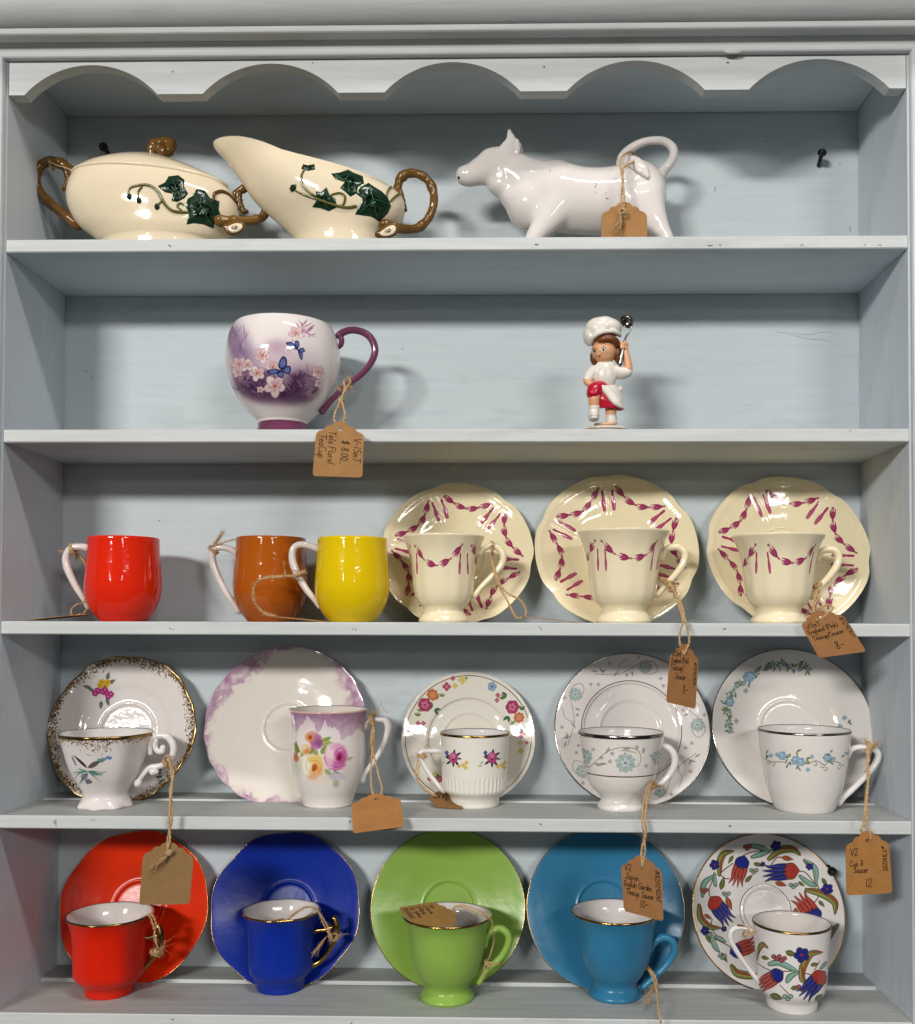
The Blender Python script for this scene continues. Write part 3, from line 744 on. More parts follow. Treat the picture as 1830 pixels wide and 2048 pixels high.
cov = np.maximum(cov, np.clip((hh - 120) / 75, 0, 1) ** 2 * 0.35)
cov = np.clip(cov, 0, 0.92)[..., None].astype(np.float32)
c.a[..., :3] = c.a[..., :3] * (1 - cov) + np.array(hexc('#93608a'), np.float32) * cov
pm = lambda x, y: (560 + x / 7.275, 1400 + y / 7.275)
def dab(x, y, rx, ry, col, a=0.9, sf=9, rot=0): c.ell(*pm(x, y), rx / 7.275, ry / 7.275, math.radians(rot), col, soft=sf * 1.9, alpha=a)
for D_ in ((230, 980, 90, 130, '#c4c8b4', 0.7, 30), (800, 1100, 130, 70, '#cdc8d4', 0.7, 26), (560, 1130, 160, 70, '#e6cdb4', 0.6, 36), (960, 1000, 70, 110, '#dcc3b8', 0.5, 26), (700, 560, 120, 60, '#d4ccc4', 0.5, 26)): dab(*D_)
for x, y, L, Wd, ang, col in ((590, 640, 26, 13, 35, '#8f9c52'), (600, 650, 24, 12, 12, '#a8b070'), (250, 800, 30, 9, 95, '#84904c'), (300, 830, 26, 9, 60, '#a3a866'), (560, 800, 26, 13, 140, '#98a472'), (600, 790, 22, 12, 60, '#86944e'), (430, 800, 24, 8, 70, '#6f7a3e'), (650, 1010, 18, 12, 320, '#a9b07c'), (960, 870, 16, 9, 20, '#c0b8a0'), (290, 770, 24, 7, 120, '#76803f')): leaf(c, *pm(x, y), L, Wd, ang, col, '#6a7438', soft=3)
dab(520, 590, 95, 105, '#a3608e'); dab(560, 640, 60, 70, '#8f4a80', 0.8); dab(430, 540, 68, 72, '#cf8e5c'); dab(480, 490, 60, 40, '#c48a86', 0.8); dab(440, 545, 28, 30, '#9a4218', 0.9, 6); dab(500, 690, 55, 36, '#b573a0', 0.8)
dab(380, 720, 72, 80, '#dcb888'); dab(390, 745, 40, 40, '#cf7f3f', 0.85); dab(340, 690, 40, 50, '#e4ceb0', 0.8); dab(240, 850, 40, 50, '#c0623a', 0.85); dab(225, 800, 26, 40, '#a04a28', 0.6)
dab(460, 960, 160, 150, '#ece2c4', 0.97, 10); dab(500, 860, 120, 60, '#dfbc66', 0.85, 16, -6); dab(370, 960, 54, 120, '#f0ead8', 0.9, 10); dab(560, 960, 80, 90, '#e6b468', 0.85, 16); dab(530, 1040, 95, 70, '#e3a365', 0.85, 16); dab(470, 1120, 70, 40, '#dd9f74', 0.7, 14); dab(505, 975, 42, 46, '#bb5a1e', 0.95, 8); dab(490, 1010, 24, 30, '#a8481a', 0.8, 6)
for P in (((330, 860), (308, 960), (350, 1080)), ((400, 850), (380, 960), (430, 1060)), ((560, 900), (600, 980), (560, 1070)), ((450, 900), (520, 880), (610, 920))): c.stroke([pm(*q) for q in P], [0.8, 2.0, 0.8], '#b09a58', alpha=0.6, soft=2)
dab(810, 820, 165, 195, '#d39ab8', 0.97, 10); dab(740, 760, 80, 120, '#ead0d6', 0.9, 16, 12); dab(890, 800, 85, 130, '#c4649c', 0.85, 14, -10); dab(830, 950, 125, 60, '#c76da2', 0.9, 12, -6); dab(720, 930, 60, 80, '#e2b4c8', 0.85, 14); dab(840, 690, 110, 60, '#dca6c0', 0.8, 14); dab(865, 830, 50, 70, '#a8346e', 0.9, 10, 15); dab(862, 836, 26, 40, '#7d143c', 0.9, 6, 15)
for P in (((780, 800), (830, 720), (910, 700), (950, 790)), ((790, 850), (800, 770), (860, 730)), ((770, 900), (850, 930), (930, 880), (950, 800)), ((700, 990), (800, 1020), (900, 1000)), ((740, 940), (830, 980), (930, 930)), ((660, 760), (650, 860), (700, 970)), ((900, 780), (930, 850), (880, 910))): c.stroke([pm(*q) for q in P], [0.6, 2.2, 0.6], '#9a4478', alpha=0.65, soft=2)
for i in range(7): c.stroke([pm(800, 1030), pm(740 + 30 * i, 1070 + 12 * abs(3 - i))], 0.9, '#5f5848', smooth=False, alpha=0.8)
for D_ in ((770, 1120, 60, 40, '#bdb8c4', 0.8, 8), (870, 1110, 60, 46, '#c6c2d2', 0.8, 8), (815, 1215, 48, 62, '#b4a88f', 0.8, 7), (940, 1130, 40, 36, '#cac6d4', 0.6, 8)): dab(*D_)
finish_paint(W, 'rose_mug_glaze', 0.09)
handle(W, qb((392, 585), (410, 555), (445, 543), (490, 543), (520, 548), (535, 585), (525, 640), (490, 730), (440, 810), (395, 870), (378, 912)), [7, 5.5, 5, 5.5, 7.5, 7.5, 6, 5.5, 5.5, 5.5, 7], [8, 7, 7, 8, 9, 9, 8, 7, 7, 7, 8], M_WHITE)
# rose-spray saucer and ribbed cup
W = saucer('saucer', 'small white saucer with crimson flower sprays and gold line', 937, 264, 3, lean=15, well=0.40, rise=0.016, rim=None, image_bg='#e6e0d4')
c = W.canvas
for rr, wd, col in ((0.945, 3.0, '#8a6a3c'),):
    c.stroke([W.polar(a, rr) for a in np.linspace(0, 360, 121)], wd, col, raw=True, smooth=False, metal=True)
p_ = lambda x, y: (600 + x / 3.033, 1260 + y / 3.033)
def spray(items):
    for kind, x, y, R in items:
        u, v = p_(x, y)
        if kind == 'l':
            for a in (30, 75, 120): leaf(c, u, v, R, R * 0.42, a + x % 50, '#7d8f5c', '#566a3c')
        if kind == 'd': leaf(c, u, v, R, R * 0.5, (x * 7) % 360, '#4f6f4a', '#34502f'); leaf(c, u, v, R, R * 0.5, (x * 7 + 60) % 360, '#567a50', '#34502f')
        if kind == 'R': R *= 0.86; bloom(c, u, v, R, 6, '#b04468', '#84284a', '#d8b070', pw=0.62); bloom(c, u, v, R * 0.62, 5, '#c87a92', '#98385c', '#8a2048')
        if kind == 'O': R *= 0.86; bloom(c, u, v, R, 8, '#cc7650', '#a85238', '#d8b060', pw=0.42); bloom(c, u, v, R * 0.55, 6, '#dc9a70', '#b0583a', '#c88a40', pw=0.45)
        if kind == 'r': R *= 0.9; bloom(c, u, v, R, 4, '#b85270', '#96305a', '#d8c070')
        if kind == 'y': bloom(c, u, v, R * 0.9, 4, '#d8c57a', '#c0a858')
        if kind == 'b': bloom(c, u, v, R, 5, '#93a9bd', '#7088a8', '#50607a')
spray([('l', 830, 420, 9), ('l', 860, 405, 9), ('d', 800, 440, 14), ('d', 815, 480, 13), ('l', 735, 495, 10), ('l', 715, 525, 10), ('R', 758, 455, 15), ('O', 805, 395, 13), ('r', 890, 345, 9), ('r', 928, 297, 5), ('y', 940, 340, 6), ('y', 985, 305, 9), ('r', 716, 565, 5), ('r', 748, 565, 5), ('l', 1010, 300, 5)])
spray([('b', 1165, 345, 9), ('r', 1200, 395, 5), ('r', 1195, 425, 5), ('l', 1235, 420, 12), ('d', 1255, 400, 13), ('d', 1265, 520, 14), ('d', 1345, 490, 11), ('R', 1288, 468, 15), ('O', 1328, 532, 12), ('l', 1295, 570, 9), ('l', 1310, 600, 8), ('r', 1342, 632, 9), ('d', 1350, 610, 8), ('r', 1375, 685, 4), ('y', 1335, 685, 5), ('y', 1340, 735, 7)])
spray([('y', 820, 880, 8), ('r', 848, 903, 8), ('r', 785, 905, 5), ('d', 840, 890, 8)])
W.body.data.materials[0] = ceramic('flower_spray_glaze', '#fff', rough=0.07, image=c.image('flower_spray_print'), bump=0.03, bscale=60)
RC = [(47.5, 0), (49, 3), (49, 13), (50, 18), (54, 23), (60.5, 29), (63, 36), (64.5, 55), (66.2, 90), (68, 120), (69.5, 143)]
def rib_mod(t, r, z):
    wz = 1.0 if 0.0135 < z < 0.0295 else 0.0
    wz *= min(1, (z - 0.0135) / 0.003) * min(1, (0.0295 - z) / 0.002) if wz else 0
    return 1.0 + 0.013 * wz * math.cos(44 * t), 0.0
W = cup('teacup', 'small white cup with ribbed base, two rose posies and gold rim', 949.5, 0.065, ZS[3], RC[:4] + [(54, 23), (60.5, 29), (62.6, 33), (63.2, 37), (63.6, 41), (63.9, 45), (64.2, 49), (64.6, 53), (65, 58), (65.4, 64)] + RC[-3:], M_WHITE, M_WHITE, mod=rib_mod, rim=(M_DARKGOLD, 2.5), image_bg='#e6e1d6', n=264)
c = W.canvas
for x0, y0, big in ((930, 775, 1.0), (1165, 775, 1.08)):
    for dx, dy, L, a in ((-35, 10, 12, 160), (-45, -10, 12, 140), (-30, 40, 12, 215), (5, -40, 11, 80), (35, -25, 12, 35), (0, 45, 12, 270), (40, 5, 11, 350), (20, 40, 13, 310)):
        leaf(c, *p_(x0 + dx * 0.5, y0 + dy * 0.5), L * big, 5.2, a, ('#34404a', '#5f7a58', '#26324a')[int(abs(dx)) % 3], '#202a30')
    for dx, dy in ((60, 45), (80, 30), (75, 60), (35, 52)): bloom(c, *p_(x0 + dx, y0 + dy), 4.2, 4, '#d8bc62', '#b89a40')
    for dx, dy in ((-50, 25), (-60, 45)): leaf(c, *p_(x0 + dx, y0 + dy), 9, 4, 200, '#9ab08a')
    u, v = p_(x0, y0); c.ell(u, v, 9.5 * big, 11 * big, 0, '#b04a74', soft=2); c.ell(u - 1, v - 2, 6 * big, 7 * big, 0, '#c87896', soft=5)
    for i in range(4): c.stroke([(u - 7 + i * 1.5, v - 4 + i * 2.5), (u + i * 1.0, v + 5 - i), (u + 7 - i * 1.5, v - 5 + i * 2.5)], 1.3, '#8a1c50')
    bloom(c, *p_(x0 - 40, y0 - 32), 4, 4, '#4a5fa0', '#303a70')
finish_paint(W, 'rose_posy_glaze', 0.08)
handle(W, qb((866, 735), (830, 733), (790, 734), (750, 734), (730, 748), (732, 775), (758, 830), (800, 895), (845, 950), (872, 975)), [5.5, 5, 5, 5.2, 5.5, 5.5, 5, 4.8, 5, 6], [7, 6, 6, 6, 6.5, 6.5, 6, 6, 6, 7], M_WHITE)
# blue-flower vine saucer and cup, platinum lines
def vine_flower(c, u, v, R):
    for i in range(5):
        a = 2 * PI * i / 5 + 0.3
        c.ell(u + math.cos(a) * R * 0.55, v + math.sin(a) * R * 0.55, R * 0.5, R * 0.42, a, '#a3b4b2', soft=2.5, alpha=0.85)
        c.stroke([(u + math.cos(a) * R * 0.2, v + math.sin(a) * R * 0.2), (u + math.cos(a) * R * 0.9, v + math.sin(a) * R * 0.9)], 1.2, '#7f9394', smooth=False)
        c.ell(u + math.cos(a + 0.6) * R * 0.95, v + math.sin(a + 0.6) * R * 0.95, R * 0.2, R * 0.14, a, '#8a9c9c', alpha=0.7)
    for i in range(5):
        a = 2 * PI * i / 5 + 0.9; c.ell(u + math.cos(a) * R * 0.3, v + math.sin(a) * R * 0.3, R * 0.22, R * 0.18, a, '#c6cfcb', alpha=0.9)
    c.ell(u, v, R * 0.14, R * 0.14, 0, '#6a7f86')
VINE = '#8f8683'
W = saucer('saucer', 'white saucer with grey blue flower scrolls and two platinum lines', 1262, 307, 3, lean=16, well=0.40, rise=0.017, rim=(M_SILVER, 2.2), image_bg='#e5deda')
c = W.canvas
c.stroke([W.polar(a, 0.645) for a in np.linspace(0, 360, 121)], 3.2, '#6f6a66', raw=True, smooth=False, metal=True)
for k6 in range(5):
    a0 = 157 - 72 * k6
    P = lambda da, r: W.polar(a0 + da, r)
    c.stroke([P(38, 0.86), P(28, 0.78), P(16, 0.74), P(4, 0.80), P(-6, 0.90), P(-14, 0.93), P(-20, 0.86), P(-16, 0.78), P(-8, 0.77)], 3.0, VINE, raw=True)
    c.stroke([P(16, 0.74), P(14, 0.86), P(6, 0.93)], 2.6, VINE, raw=True)
    for da, r, rot, L in ((30, 0.80, 40, 40), (34, 0.86, 90, 36), (22, 0.72, -30, 40), (26, 0.84, 120, 34), (2, 0.70, 10, 30)):
        x, y = P(da, r); an = math.radians(a0 + rot)
        c.stroke([(x, y), (x + math.cos(an) * L * 0.5, y + math.sin(an) * L * 0.5), (x + math.cos(an) * L, y + math.sin(an) * L)], [1, 12, 1], '#a09a98', raw=True, alpha=0.9)
        c.stroke([(x, y), (x + math.cos(an) * L, y + math.sin(an) * L)], 1.5, '#77706e', raw=True, smooth=False)
    for da, r in ((22, 0.90), (8, 0.72), (-26, 0.78), (40, 0.72), (-2, 0.95)):
        x, y = P(da, r)
        for i in range(5):
            an = 2 * PI * i / 5; c.stroke([(x, y), (x + 8 * math.cos(an), y + 8 * math.sin(an))], [2, 5], '#a08c96', raw=True, smooth=False)
    x, y = P(-9, 0.845); tf0 = c.tf; c.tf = None
    sv = c.k; c.k = 1.0; vine_flower(c, x, y, 33); x, y = P(25, 0.76 + 0.02); c.k = sv; c.tf = tf0
W.body.data.materials[0] = ceramic('vine_glaze', '#fff', rough=0.07, image=c.image('vine_saucer_print'), bump=0.03, bscale=60)
VC = [(45.5, 0), (46.5, 3), (46, 7), (41.5, 13), (39.5, 18), (41, 24), (49, 33), (58.5, 43), (66, 57), (71, 73), (75.5, 96), (80, 125), (84.5, 150)]
W = cup('teacup', 'white footed teacup with grey blue flower vine between platinum lines', 1241.5, 0.055, ZS[3], VC, M_WHITE, M_WHITE, rim=(M_SILVER, 5), image_bg='#e5dfd9')
c = W.canvas
pc = lambda x, y: (1080 + x / 2.427, 1260 + y / 2.427)
hb = 72.0
c.stroke([(0, hb * c.k), (c.w, hb * c.k)], 6.0, '#57524f', raw=True, smooth=False, metal=True)
c.a[int(hb * c.k) - 3:int(hb * c.k) + 3, :, :3] = hexc('#57524f'); c.a[int(hb * c.k) - 3:int(hb * c.k) + 3, :, 3] = 0.0
c.stroke([pc(*p) for p in ((215, 660), (240, 665), (280, 630), (320, 595), (370, 575), (430, 570), (475, 585), (490, 620), (480, 655), (455, 665), (430, 650))], 1.5, VINE)
c.stroke([pc(*p) for p in ((200, 600), (225, 585), (240, 610), (235, 650), (215, 665))], 1.5, VINE)
c.stroke([pc(*p) for p in ((385, 590), (410, 585), (450, 592), (470, 600))], [1, 5, 1], '#c2bcae')
for x, y, a, L in ((320, 600, 60, 16), (300, 655, 170, 18), (275, 660, 20, 18), (285, 650, 0, 18), (500, 600, 80, 14), (400, 580, 10, 20)): leaf(c, *pc(x, y), L, 5.5, a, '#a8a09c', '#787070')
for x, y in ((258, 580), (298, 620), (340, 638), (470, 570), (515, 660), (350, 600), (245, 620), (540, 610)):
    u, v = pc(x, y)
    for i in range(5): a = 2 * PI * i / 5; c.stroke([(u, v), (u + 3.6 * math.cos(a), v + 3.6 * math.sin(a))], [1, 2.4], '#a0909a', smooth=False)
vine_flower(c, *pc(415, 645), 19); vine_flower(c, *pc(215, 615), 15); vine_flower(c, *pc(178, 590), 13); vine_flower(c, *pc(575, 620), 14)
finish_paint(W, 'vine_cup_glaze', 0.08)
handle(W, qc((548, 625), (545, 600), (560, 575), (590, 565), (622, 572), (648, 600), (655, 640), (640, 685), (605, 730), (560, 765), (540, 780)), [6, 5.5, 6, 6.5, 7, 7.2, 7.2, 6.8, 6.2, 5.5, 6], [8, 7, 7, 8, 8, 8, 8, 8, 7, 7, 8], M_WHITE)
# blue-rose saucer and cup
def blue_sprig(c, pts, seed, s=1.0):
    r = random.Random(seed)
    for x, y, kind in pts:
        if kind == 'l':
            for i in range(3): leaf(c, x + r.uniform(-4, 4), y + r.uniform(-4, 4), 9 * s, 4.2 * s, r.uniform(0, 360), ('#7f8a70', '#8a9a90', '#6f8088')[i], '#5a6658')
        elif kind == 'g': leaf(c, x, y, 12 * s, 5 * s, r.uniform(0, 360), '#7d8f6a', '#55664a'); leaf(c, x, y, 11 * s, 5 * s, r.uniform(0, 360), '#a0a070', '#6a6a44')
        elif kind == 'B':
            for i in range(6): a = i * 1.05; c.ell(x + math.cos(a) * 5 * s, y + math.sin(a) * 5 * s, 4.6 * s, 3.8 * s, a, ('#90abc0', '#7f9cb6')[i % 2], soft=1.5)
            c.ell(x, y, 4.5 * s, 4.2 * s, 0, '#b3c8d4', soft=2); c.stroke([(x - 3, y), (x, y + 2.5), (x + 3, y - 1)], 1.1, '#5f80a0')
        elif kind == 'b': bloom(c, x, y, 4.6 * s, 4, '#9ab2bf', '#7a94a4')
W = saucer('saucer', 'large plain white saucer with blue rose spray at upper left', 1580, 317, 3, lean=16, well=0.36, rise=0.017, rim=(M_SILVER, 2.0), image_bg='#e5e0da')
c = W.canvas; r = random.Random(31)
arcp = crom(np.array([pc(*p) for p in ((925, 495), (915, 430), (905, 370), (935, 300), (985, 250), (1050, 205), (1110, 180), (1170, 165), (1240, 175), (1320, 190))]), 6)
c.stroke(arcp, 1.2, '#8a968a', smooth=False)
items = []
for i, (x, y) in enumerate(arcp):
    items.append((x + r.uniform(-6, 6), y + r.uniform(-6, 6), 'lglgb'[i % 5]))
blue_sprig(c, items, 32)
blue_sprig(c, [(*pc(1005, 230), 'B'), (*pc(1020, 225), 'B'), (*pc(950, 275), 'b'), (*pc(920, 350), 'B'), (*pc(1000, 295), 'b'), (*pc(925, 490), 'b'), (*pc(955, 440), 'b'), (*pc(1460, 465), 'b'), (*pc(1480, 425), 'b'), (*pc(1500, 440), 'l'), (*pc(1130, 165), 'b'), (*pc(1180, 160), 'b')], 33, 1.1)
W.body.data.materials[0] = ceramic('blue_rose_glaze', '#fff', rough=0.07, image=c.image('blue_rose_saucer_print'), bump=0.03, bscale=60)
BC = [(56, 0), (58, 3), (60.5, 9), (66, 24), (72, 42), (77, 64), (81.5, 90), (85.5, 122), (89, 156)]
W = cup('teacup', 'white straight teacup with blue rose garland and angular handle', 1608.5, 0.056, ZS[3], BC, M_WHITE, M_WHITE, rim=(M_SILVER, 2.2), image_bg='#e4ded9')
c = W.canvas
c.stroke([pc(*p) for p in ((1085, 620), (1120, 640), (1170, 640), (1220, 650), (1290, 650), (1340, 635), (1380, 655), (1400, 640), (1440, 640), (1475, 660))], 2.2, '#a09890')
for x, y in ((1110, 630), (1370, 650), (1385, 665), (1450, 655), (1335, 640), (1130, 640)):
    u, v = pc(x, y); c.stroke([(u, v), (u + 4, v + 4), (u + 1, v + 8), (u - 3, v + 5)], 1.6, '#8f8880')
blue_sprig(c, [(*pc(1120, 610), 'b'), (*pc(1100, 605), 'l'), (*pc(1150, 605), 'b'), (*pc(1175, 610), 'B'), (*pc(1200, 620), 'l'), (*pc(1215, 600), 'g'), (*pc(1245, 590), 'g'), (*pc(1290, 625), 'g'), (*pc(1210, 645), 'l'), (*pc(1285, 645), 'g'), (*pc(1260, 660), 'l'), (*pc(1240, 632), 'B'), (*pc(1265, 640), 'B'), (*pc(1320, 615), 'b'), (*pc(1300, 678), 'b'), (*pc(1395, 620), 'B'), (*pc(1410, 605), 'l'), (*pc(1425, 625), 'b'), (*pc(1405, 640), 'l'), (*pc(1475, 600), 'l')], 41)
finish_paint(W, 'blue_rose_cup_glaze', 0.08)
handle(W, qc((1490, 610), (1505, 585), (1540, 570), (1590, 570), (1628, 582), (1642, 612), (1622, 660), (1575, 715), (1520, 770), (1475, 810), (1450, 838)), [8, 6.5, 5.5, 5.5, 6.5, 6.5, 6, 5.5, 5.5, 6, 7], [9, 8, 7, 7, 8, 8, 8, 7, 7, 7, 8], M_WHITE)
# ------------------------------------------------------------------ shelf five
qd = cv(0, 1640, 2.427); qe = cv(700, 1640, 2.6); qf = cv(1200, 1600, 2.889)
def satin(n, col, rough=0.3): return ceramic(n, col, rough=rough, bump=0.05, spec=0.35, vary=0.10, bscale=45)
M_RED5 = satin('red_lustre', '#d42108', 0.28); M_BLUE5 = satin('royal_blue_glaze', '#0d2c94', 0.30); M_GRN5 = satin('apple_green_glaze', '#8cb04e', 0.26); M_TEAL5 = satin('turquoise_blue_glaze', '#33789e', 0.26)
M_INW = ceramic('white_inside', '#e0d8d4')
def petal_mod(nl, amp, ph, sharp=0.5):
    def f(th, r):
        w_ = max(0, (r - 0.55) / 0.45)
        s_ = abs(math.cos(nl * 0.5 * (th + ph)))
        return 1.0 + w_ * amp * (0.5 - s_ ** sharp if False else (1 - s_) ** 0.7 * -1 + 0.35), 0.0005 * w_ * math.cos(nl * (th + ph))
    return f
g5 = 'plain coloured saucers on the bottom shelf'
saucer('saucer', 'bright red saucer with gold scalloped edge', 276, 296, 4, mod=petal_mod(8, 0.024, 0.2), lean=16.5, well=0.34, rise=0.018, rim=(M_DARKGOLD, 0.8), glaze=satin('orange_red_glaze', '#da3009', 0.24), group=g5, n=160)
saucer('saucer', 'royal blue saucer with gold scalloped edge', 576, 297, 4, mod=petal_mod(8, 0.032, 0.3), lean=16.5, well=0.34, rise=0.020, rim=(M_DARKGOLD, 0.9), glaze=M_BLUE5, group=g5, n=160)
saucer('saucer', 'apple green round saucer with thin gold edge', 897, 304, 4, lean=16.5, well=0.34, rise=0.018, rim=(M_DARKGOLD, 1.2), glaze=M_GRN5, group=g5)
saucer('saucer', 'turquoise blue round saucer with thin gold edge', 1208.5, 309, 4, lean=16.5, well=0.34, rise=0.018, rim=(M_DARKGOLD, 1.2), glaze=M_TEAL5, group=g5)
RED5 = [(46, 0), (47, 3), (47.5, 11), (50, 17), (57, 24), (66, 34), (69.5, 44), (70, 60), (70.5, 95), (73, 122), (77.5, 140), (83.5, 154)]
def octo(t, r, z):
    wz = max(0.0, min(1.0, (z - 0.012) / 0.008))
    return 1.0 + 0.012 * wz * math.cos(8 * t + 0.5), 0.0
W = cup('teacup', 'red teacup with panelled sides, white inside and gold twig handle', 219, 0.052, ZS[4], RED5, M_RED5, M_INW, mod=octo, rim=(M_DARKGOLD, 1.6), n=96)
def twig_handle(W, a, b, lo):
    handle(W, a, [5, 4.5, 5, 6], mat=M_DARKGOLD, name='handle')
    handle(W, b, [6, 8, 7, 6, 5.5], mat=M_DARKGOLD, name='handle_bar')
    handle(W, lo, [5.5, 5, 5, 6], mat=M_DARKGOLD, name='handle_branch')
twig_handle(W, qd((660, 590), (690, 575), (725, 572), (765, 560)), qd((768, 515), (778, 555), (775, 600), (765, 635), (745, 660)), qd((760, 640), (730, 685), (695, 720), (655, 745)))
W = cup('teacup', 'royal blue teacup with panelled sides, white inside and gold handle', 561.5, 0.068, ZS[4], [(r * 0.925 if h > 20 else r, h * 0.985) for r, h in RED5], M_BLUE5, M_INW, mod=octo, rim=(M_GOLD, 1.6), n=96)
twig_handle(W, qd((1512, 548), (1545, 535), (1580, 532), (1618, 520)), qd((1622, 475), (1632, 515), (1628, 555), (1618, 595), (1600, 625)), qd((1612, 600), (1590, 645), (1555, 685), (1512, 710)))
GR5 = [(51.5, 0), (53, 3), (52.5, 7), (48, 14), (44.5, 20), (44, 26), (48, 34), (58, 48), (67, 68), (72.5, 92), (76, 118), (80, 142), (84.5, 155), (88.5, 163)]
W = cup('teacup', 'apple green footed teacup with white inside and flared gold rim', 894, 0.046, ZS[4], GR5, M_GRN5, M_INW, rim=(M_GOLD, 1.8))
handle(W, qe((700, 655), (705, 625), (722, 590), (755, 567), (795, 570), (822, 600), (822, 645), (795, 700), (750, 748), (705, 790), (672, 842)), [6, 6.5, 7, 7.5, 7.5, 7.5, 7.5, 7, 6.5, 6, 6.5], [8, 8, 8, 9, 9, 9, 9, 8, 8, 8, 8], M_GRN5)
W = cup('teacup', 'turquoise blue footed teacup with white inside and flared gold rim', 1230, 0.058, ZS[4], [(r * 0.98, h) for r, h in GR5], M_TEAL5, M_INW, rim=(M_GOLD, 1.8))
handle(W, qe((1555, 680), (1580, 640), (1610, 615), (1650, 612), (1680, 640), (1685, 685), (1655, 740), (1610, 790), (1565, 830), (1525, 868)), [6.5, 7, 7.5, 7.5, 7.5, 7.5, 7, 6.5, 6, 6.5], [8, 8, 9, 9, 9, 9, 8, 8, 8, 8], M_TEAL5)
# enamelled tulip saucer and cup
RD, BL, GRN, TQ, BRN, OLV = '#a83c32', '#252c7c', '#717a42', '#6a9c96', '#4a3826', '#616a38'
def outl(c, pts, col, oc=BRN, ow=1.4, closed=True):
    P = crom(np.array(pts, float), 5, closed=True)
    c.poly(P, col); c.stroke(list(P) + [P[0]], ow, oc, smooth=False, alpha=0.9)
def tulip(c, u, v, L, ang, cup_col, pet_col, s=1.0):
    """bulb at (u, v) and five thin petals fanning along ang (degrees, 90 = up)"""
    a = math.radians(ang); d = np.array([math.cos(a), -math.sin(a)]); n = np.array([-d[1], d[0]]); o = np.array([u, v])
    P = lambda f, g: tuple(o + d * L * f + n * L * g)
    for off, tip, wd in ((-0.20, -0.20, 0.15), (0.20, 0.20, 0.15), (-0.068, -0.07, 0.15), (0.068, 0.07, 0.15)):
        outl(c, [P(0.1, off - wd * 0.46), P(0.45, off * 1.15 - wd * 0.5), P(0.75, off * 1.05 - wd * 0.36), P(1.08 - abs(off) * 0.5, tip * 1.5), P(0.75, off * 1.05 + wd * 0.36), P(0.45, off * 1.15 + wd * 0.5), P(0.1, off + wd * 0.46)], pet_col, ow=0.8)
        c.stroke([P(0.25, off), P(0.6, off * 1.1), P(0.95, tip * 1.3)], 1.0, '#d8cfca', alpha=0.35)
    outl(c, [P(-0.22, -0.05), P(-0.05, -0.27), P(0.18, -0.27), P(0.22, -0.14), P(0.30, -0.08), P(0.22, 0.0), P(0.30, 0.08), P(0.22, 0.14), P(0.18, 0.27), P(-0.05, 0.27), P(-0.22, 0.05)], cup_col, ow=1.4)
def saz(c, pts, wd, col=GRN, edge=RD):
    """long curling serrated leaf"""
    C = crom(np.array(pts, float), 7); m = len(C); w_ = [wd * math.sin(PI * (0.12 + 0.88 * i / (m - 1))) ** 0.8 for i in range(m)]
    c.stroke(C, [x + 2.4 for x in w_], BRN, smooth=False); c.stroke(C, w_, col, smooth=False)
    c.stroke(C + np.array([wd * 0.22, -wd * 0.12]), [x * 0.3 for x in w_], edge, smooth=False, alpha=0.9)
    c.stroke(C - np.array([wd * 0.16, -wd * 0.14]), [x * 0.22 for x in w_], '#9aa456', smooth=False, alpha=0.8)
def blueflower(c, u, v, R):
    for i in range(5):
        a = 2 * PI * i / 5 + 0.5; c.ell(u + math.cos(a) * R * 0.55, v + math.sin(a) * R * 0.55, R * 0.55, R * 0.5, a, BRN); 
    for i in range(5):
        a = 2 * PI * i / 5 + 0.5; c.ell(u + math.cos(a) * R * 0.55, v + math.sin(a) * R * 0.55, R * 0.45, R * 0.4, a, BL)
    c.ell(u, v, R * 0.2, R * 0.2, 0, '#a03038')
W = saucer('saucer', 'white saucer enamelled with red and blue tulips and curling leaves', 1532, 298, 4, lean=16, well=0.30, rise=0.016, rim=(M_DARKGOLD, 2.2), image_bg='#e4dedb')
c = W.canvas
c.stroke([W.polar(a, 0.34) for a in np.linspace(0, 360, 91)], 3.0, '#7a6a50', raw=True, smooth=False, metal=True)
T_ = lambda x, y: (1200 + x / 2.889, 1600 + y / 2.889)
def TT(*p): return [T_(*q) for q in p]
stem = lambda *p: c.stroke(TT(*p), 1.8, BRN)
stem((770, 365), (700, 420), (720, 450), (750, 455)); stem((990, 380), (1030, 330), (1090, 350)); stem((1150, 410), (1190, 420), (1240, 480)); stem((1240, 600), (1270, 540), (1250, 470)); stem((640, 570), (630, 520), (660, 440)); stem((650, 690), (640, 730), (670, 780)); stem((830, 320), (880, 300), (960, 290)); stem((800, 880), (740, 840), (660, 800)); stem((1190, 540), (1220, 520), (1270, 530)); stem((1275, 700), (1270, 740))
saz(c, TT((690, 430), (690, 360), (715, 310), (770, 295)), 12); saz(c, TT((980, 340), (1040, 290), (1110, 285), (1155, 320)), 13); saz(c, TT((1200, 520), (1280, 540), (1350, 590), (1355, 660)), 13); saz(c, TT((570, 610), (580, 680), (630, 730), (700, 740)), 12); saz(c, TT((760, 960), (790, 1000), (870, 1015), (930, 1010)), 13); saz(c, TT((1370, 720), (1340, 760), (1330, 800)), 7, TQ)
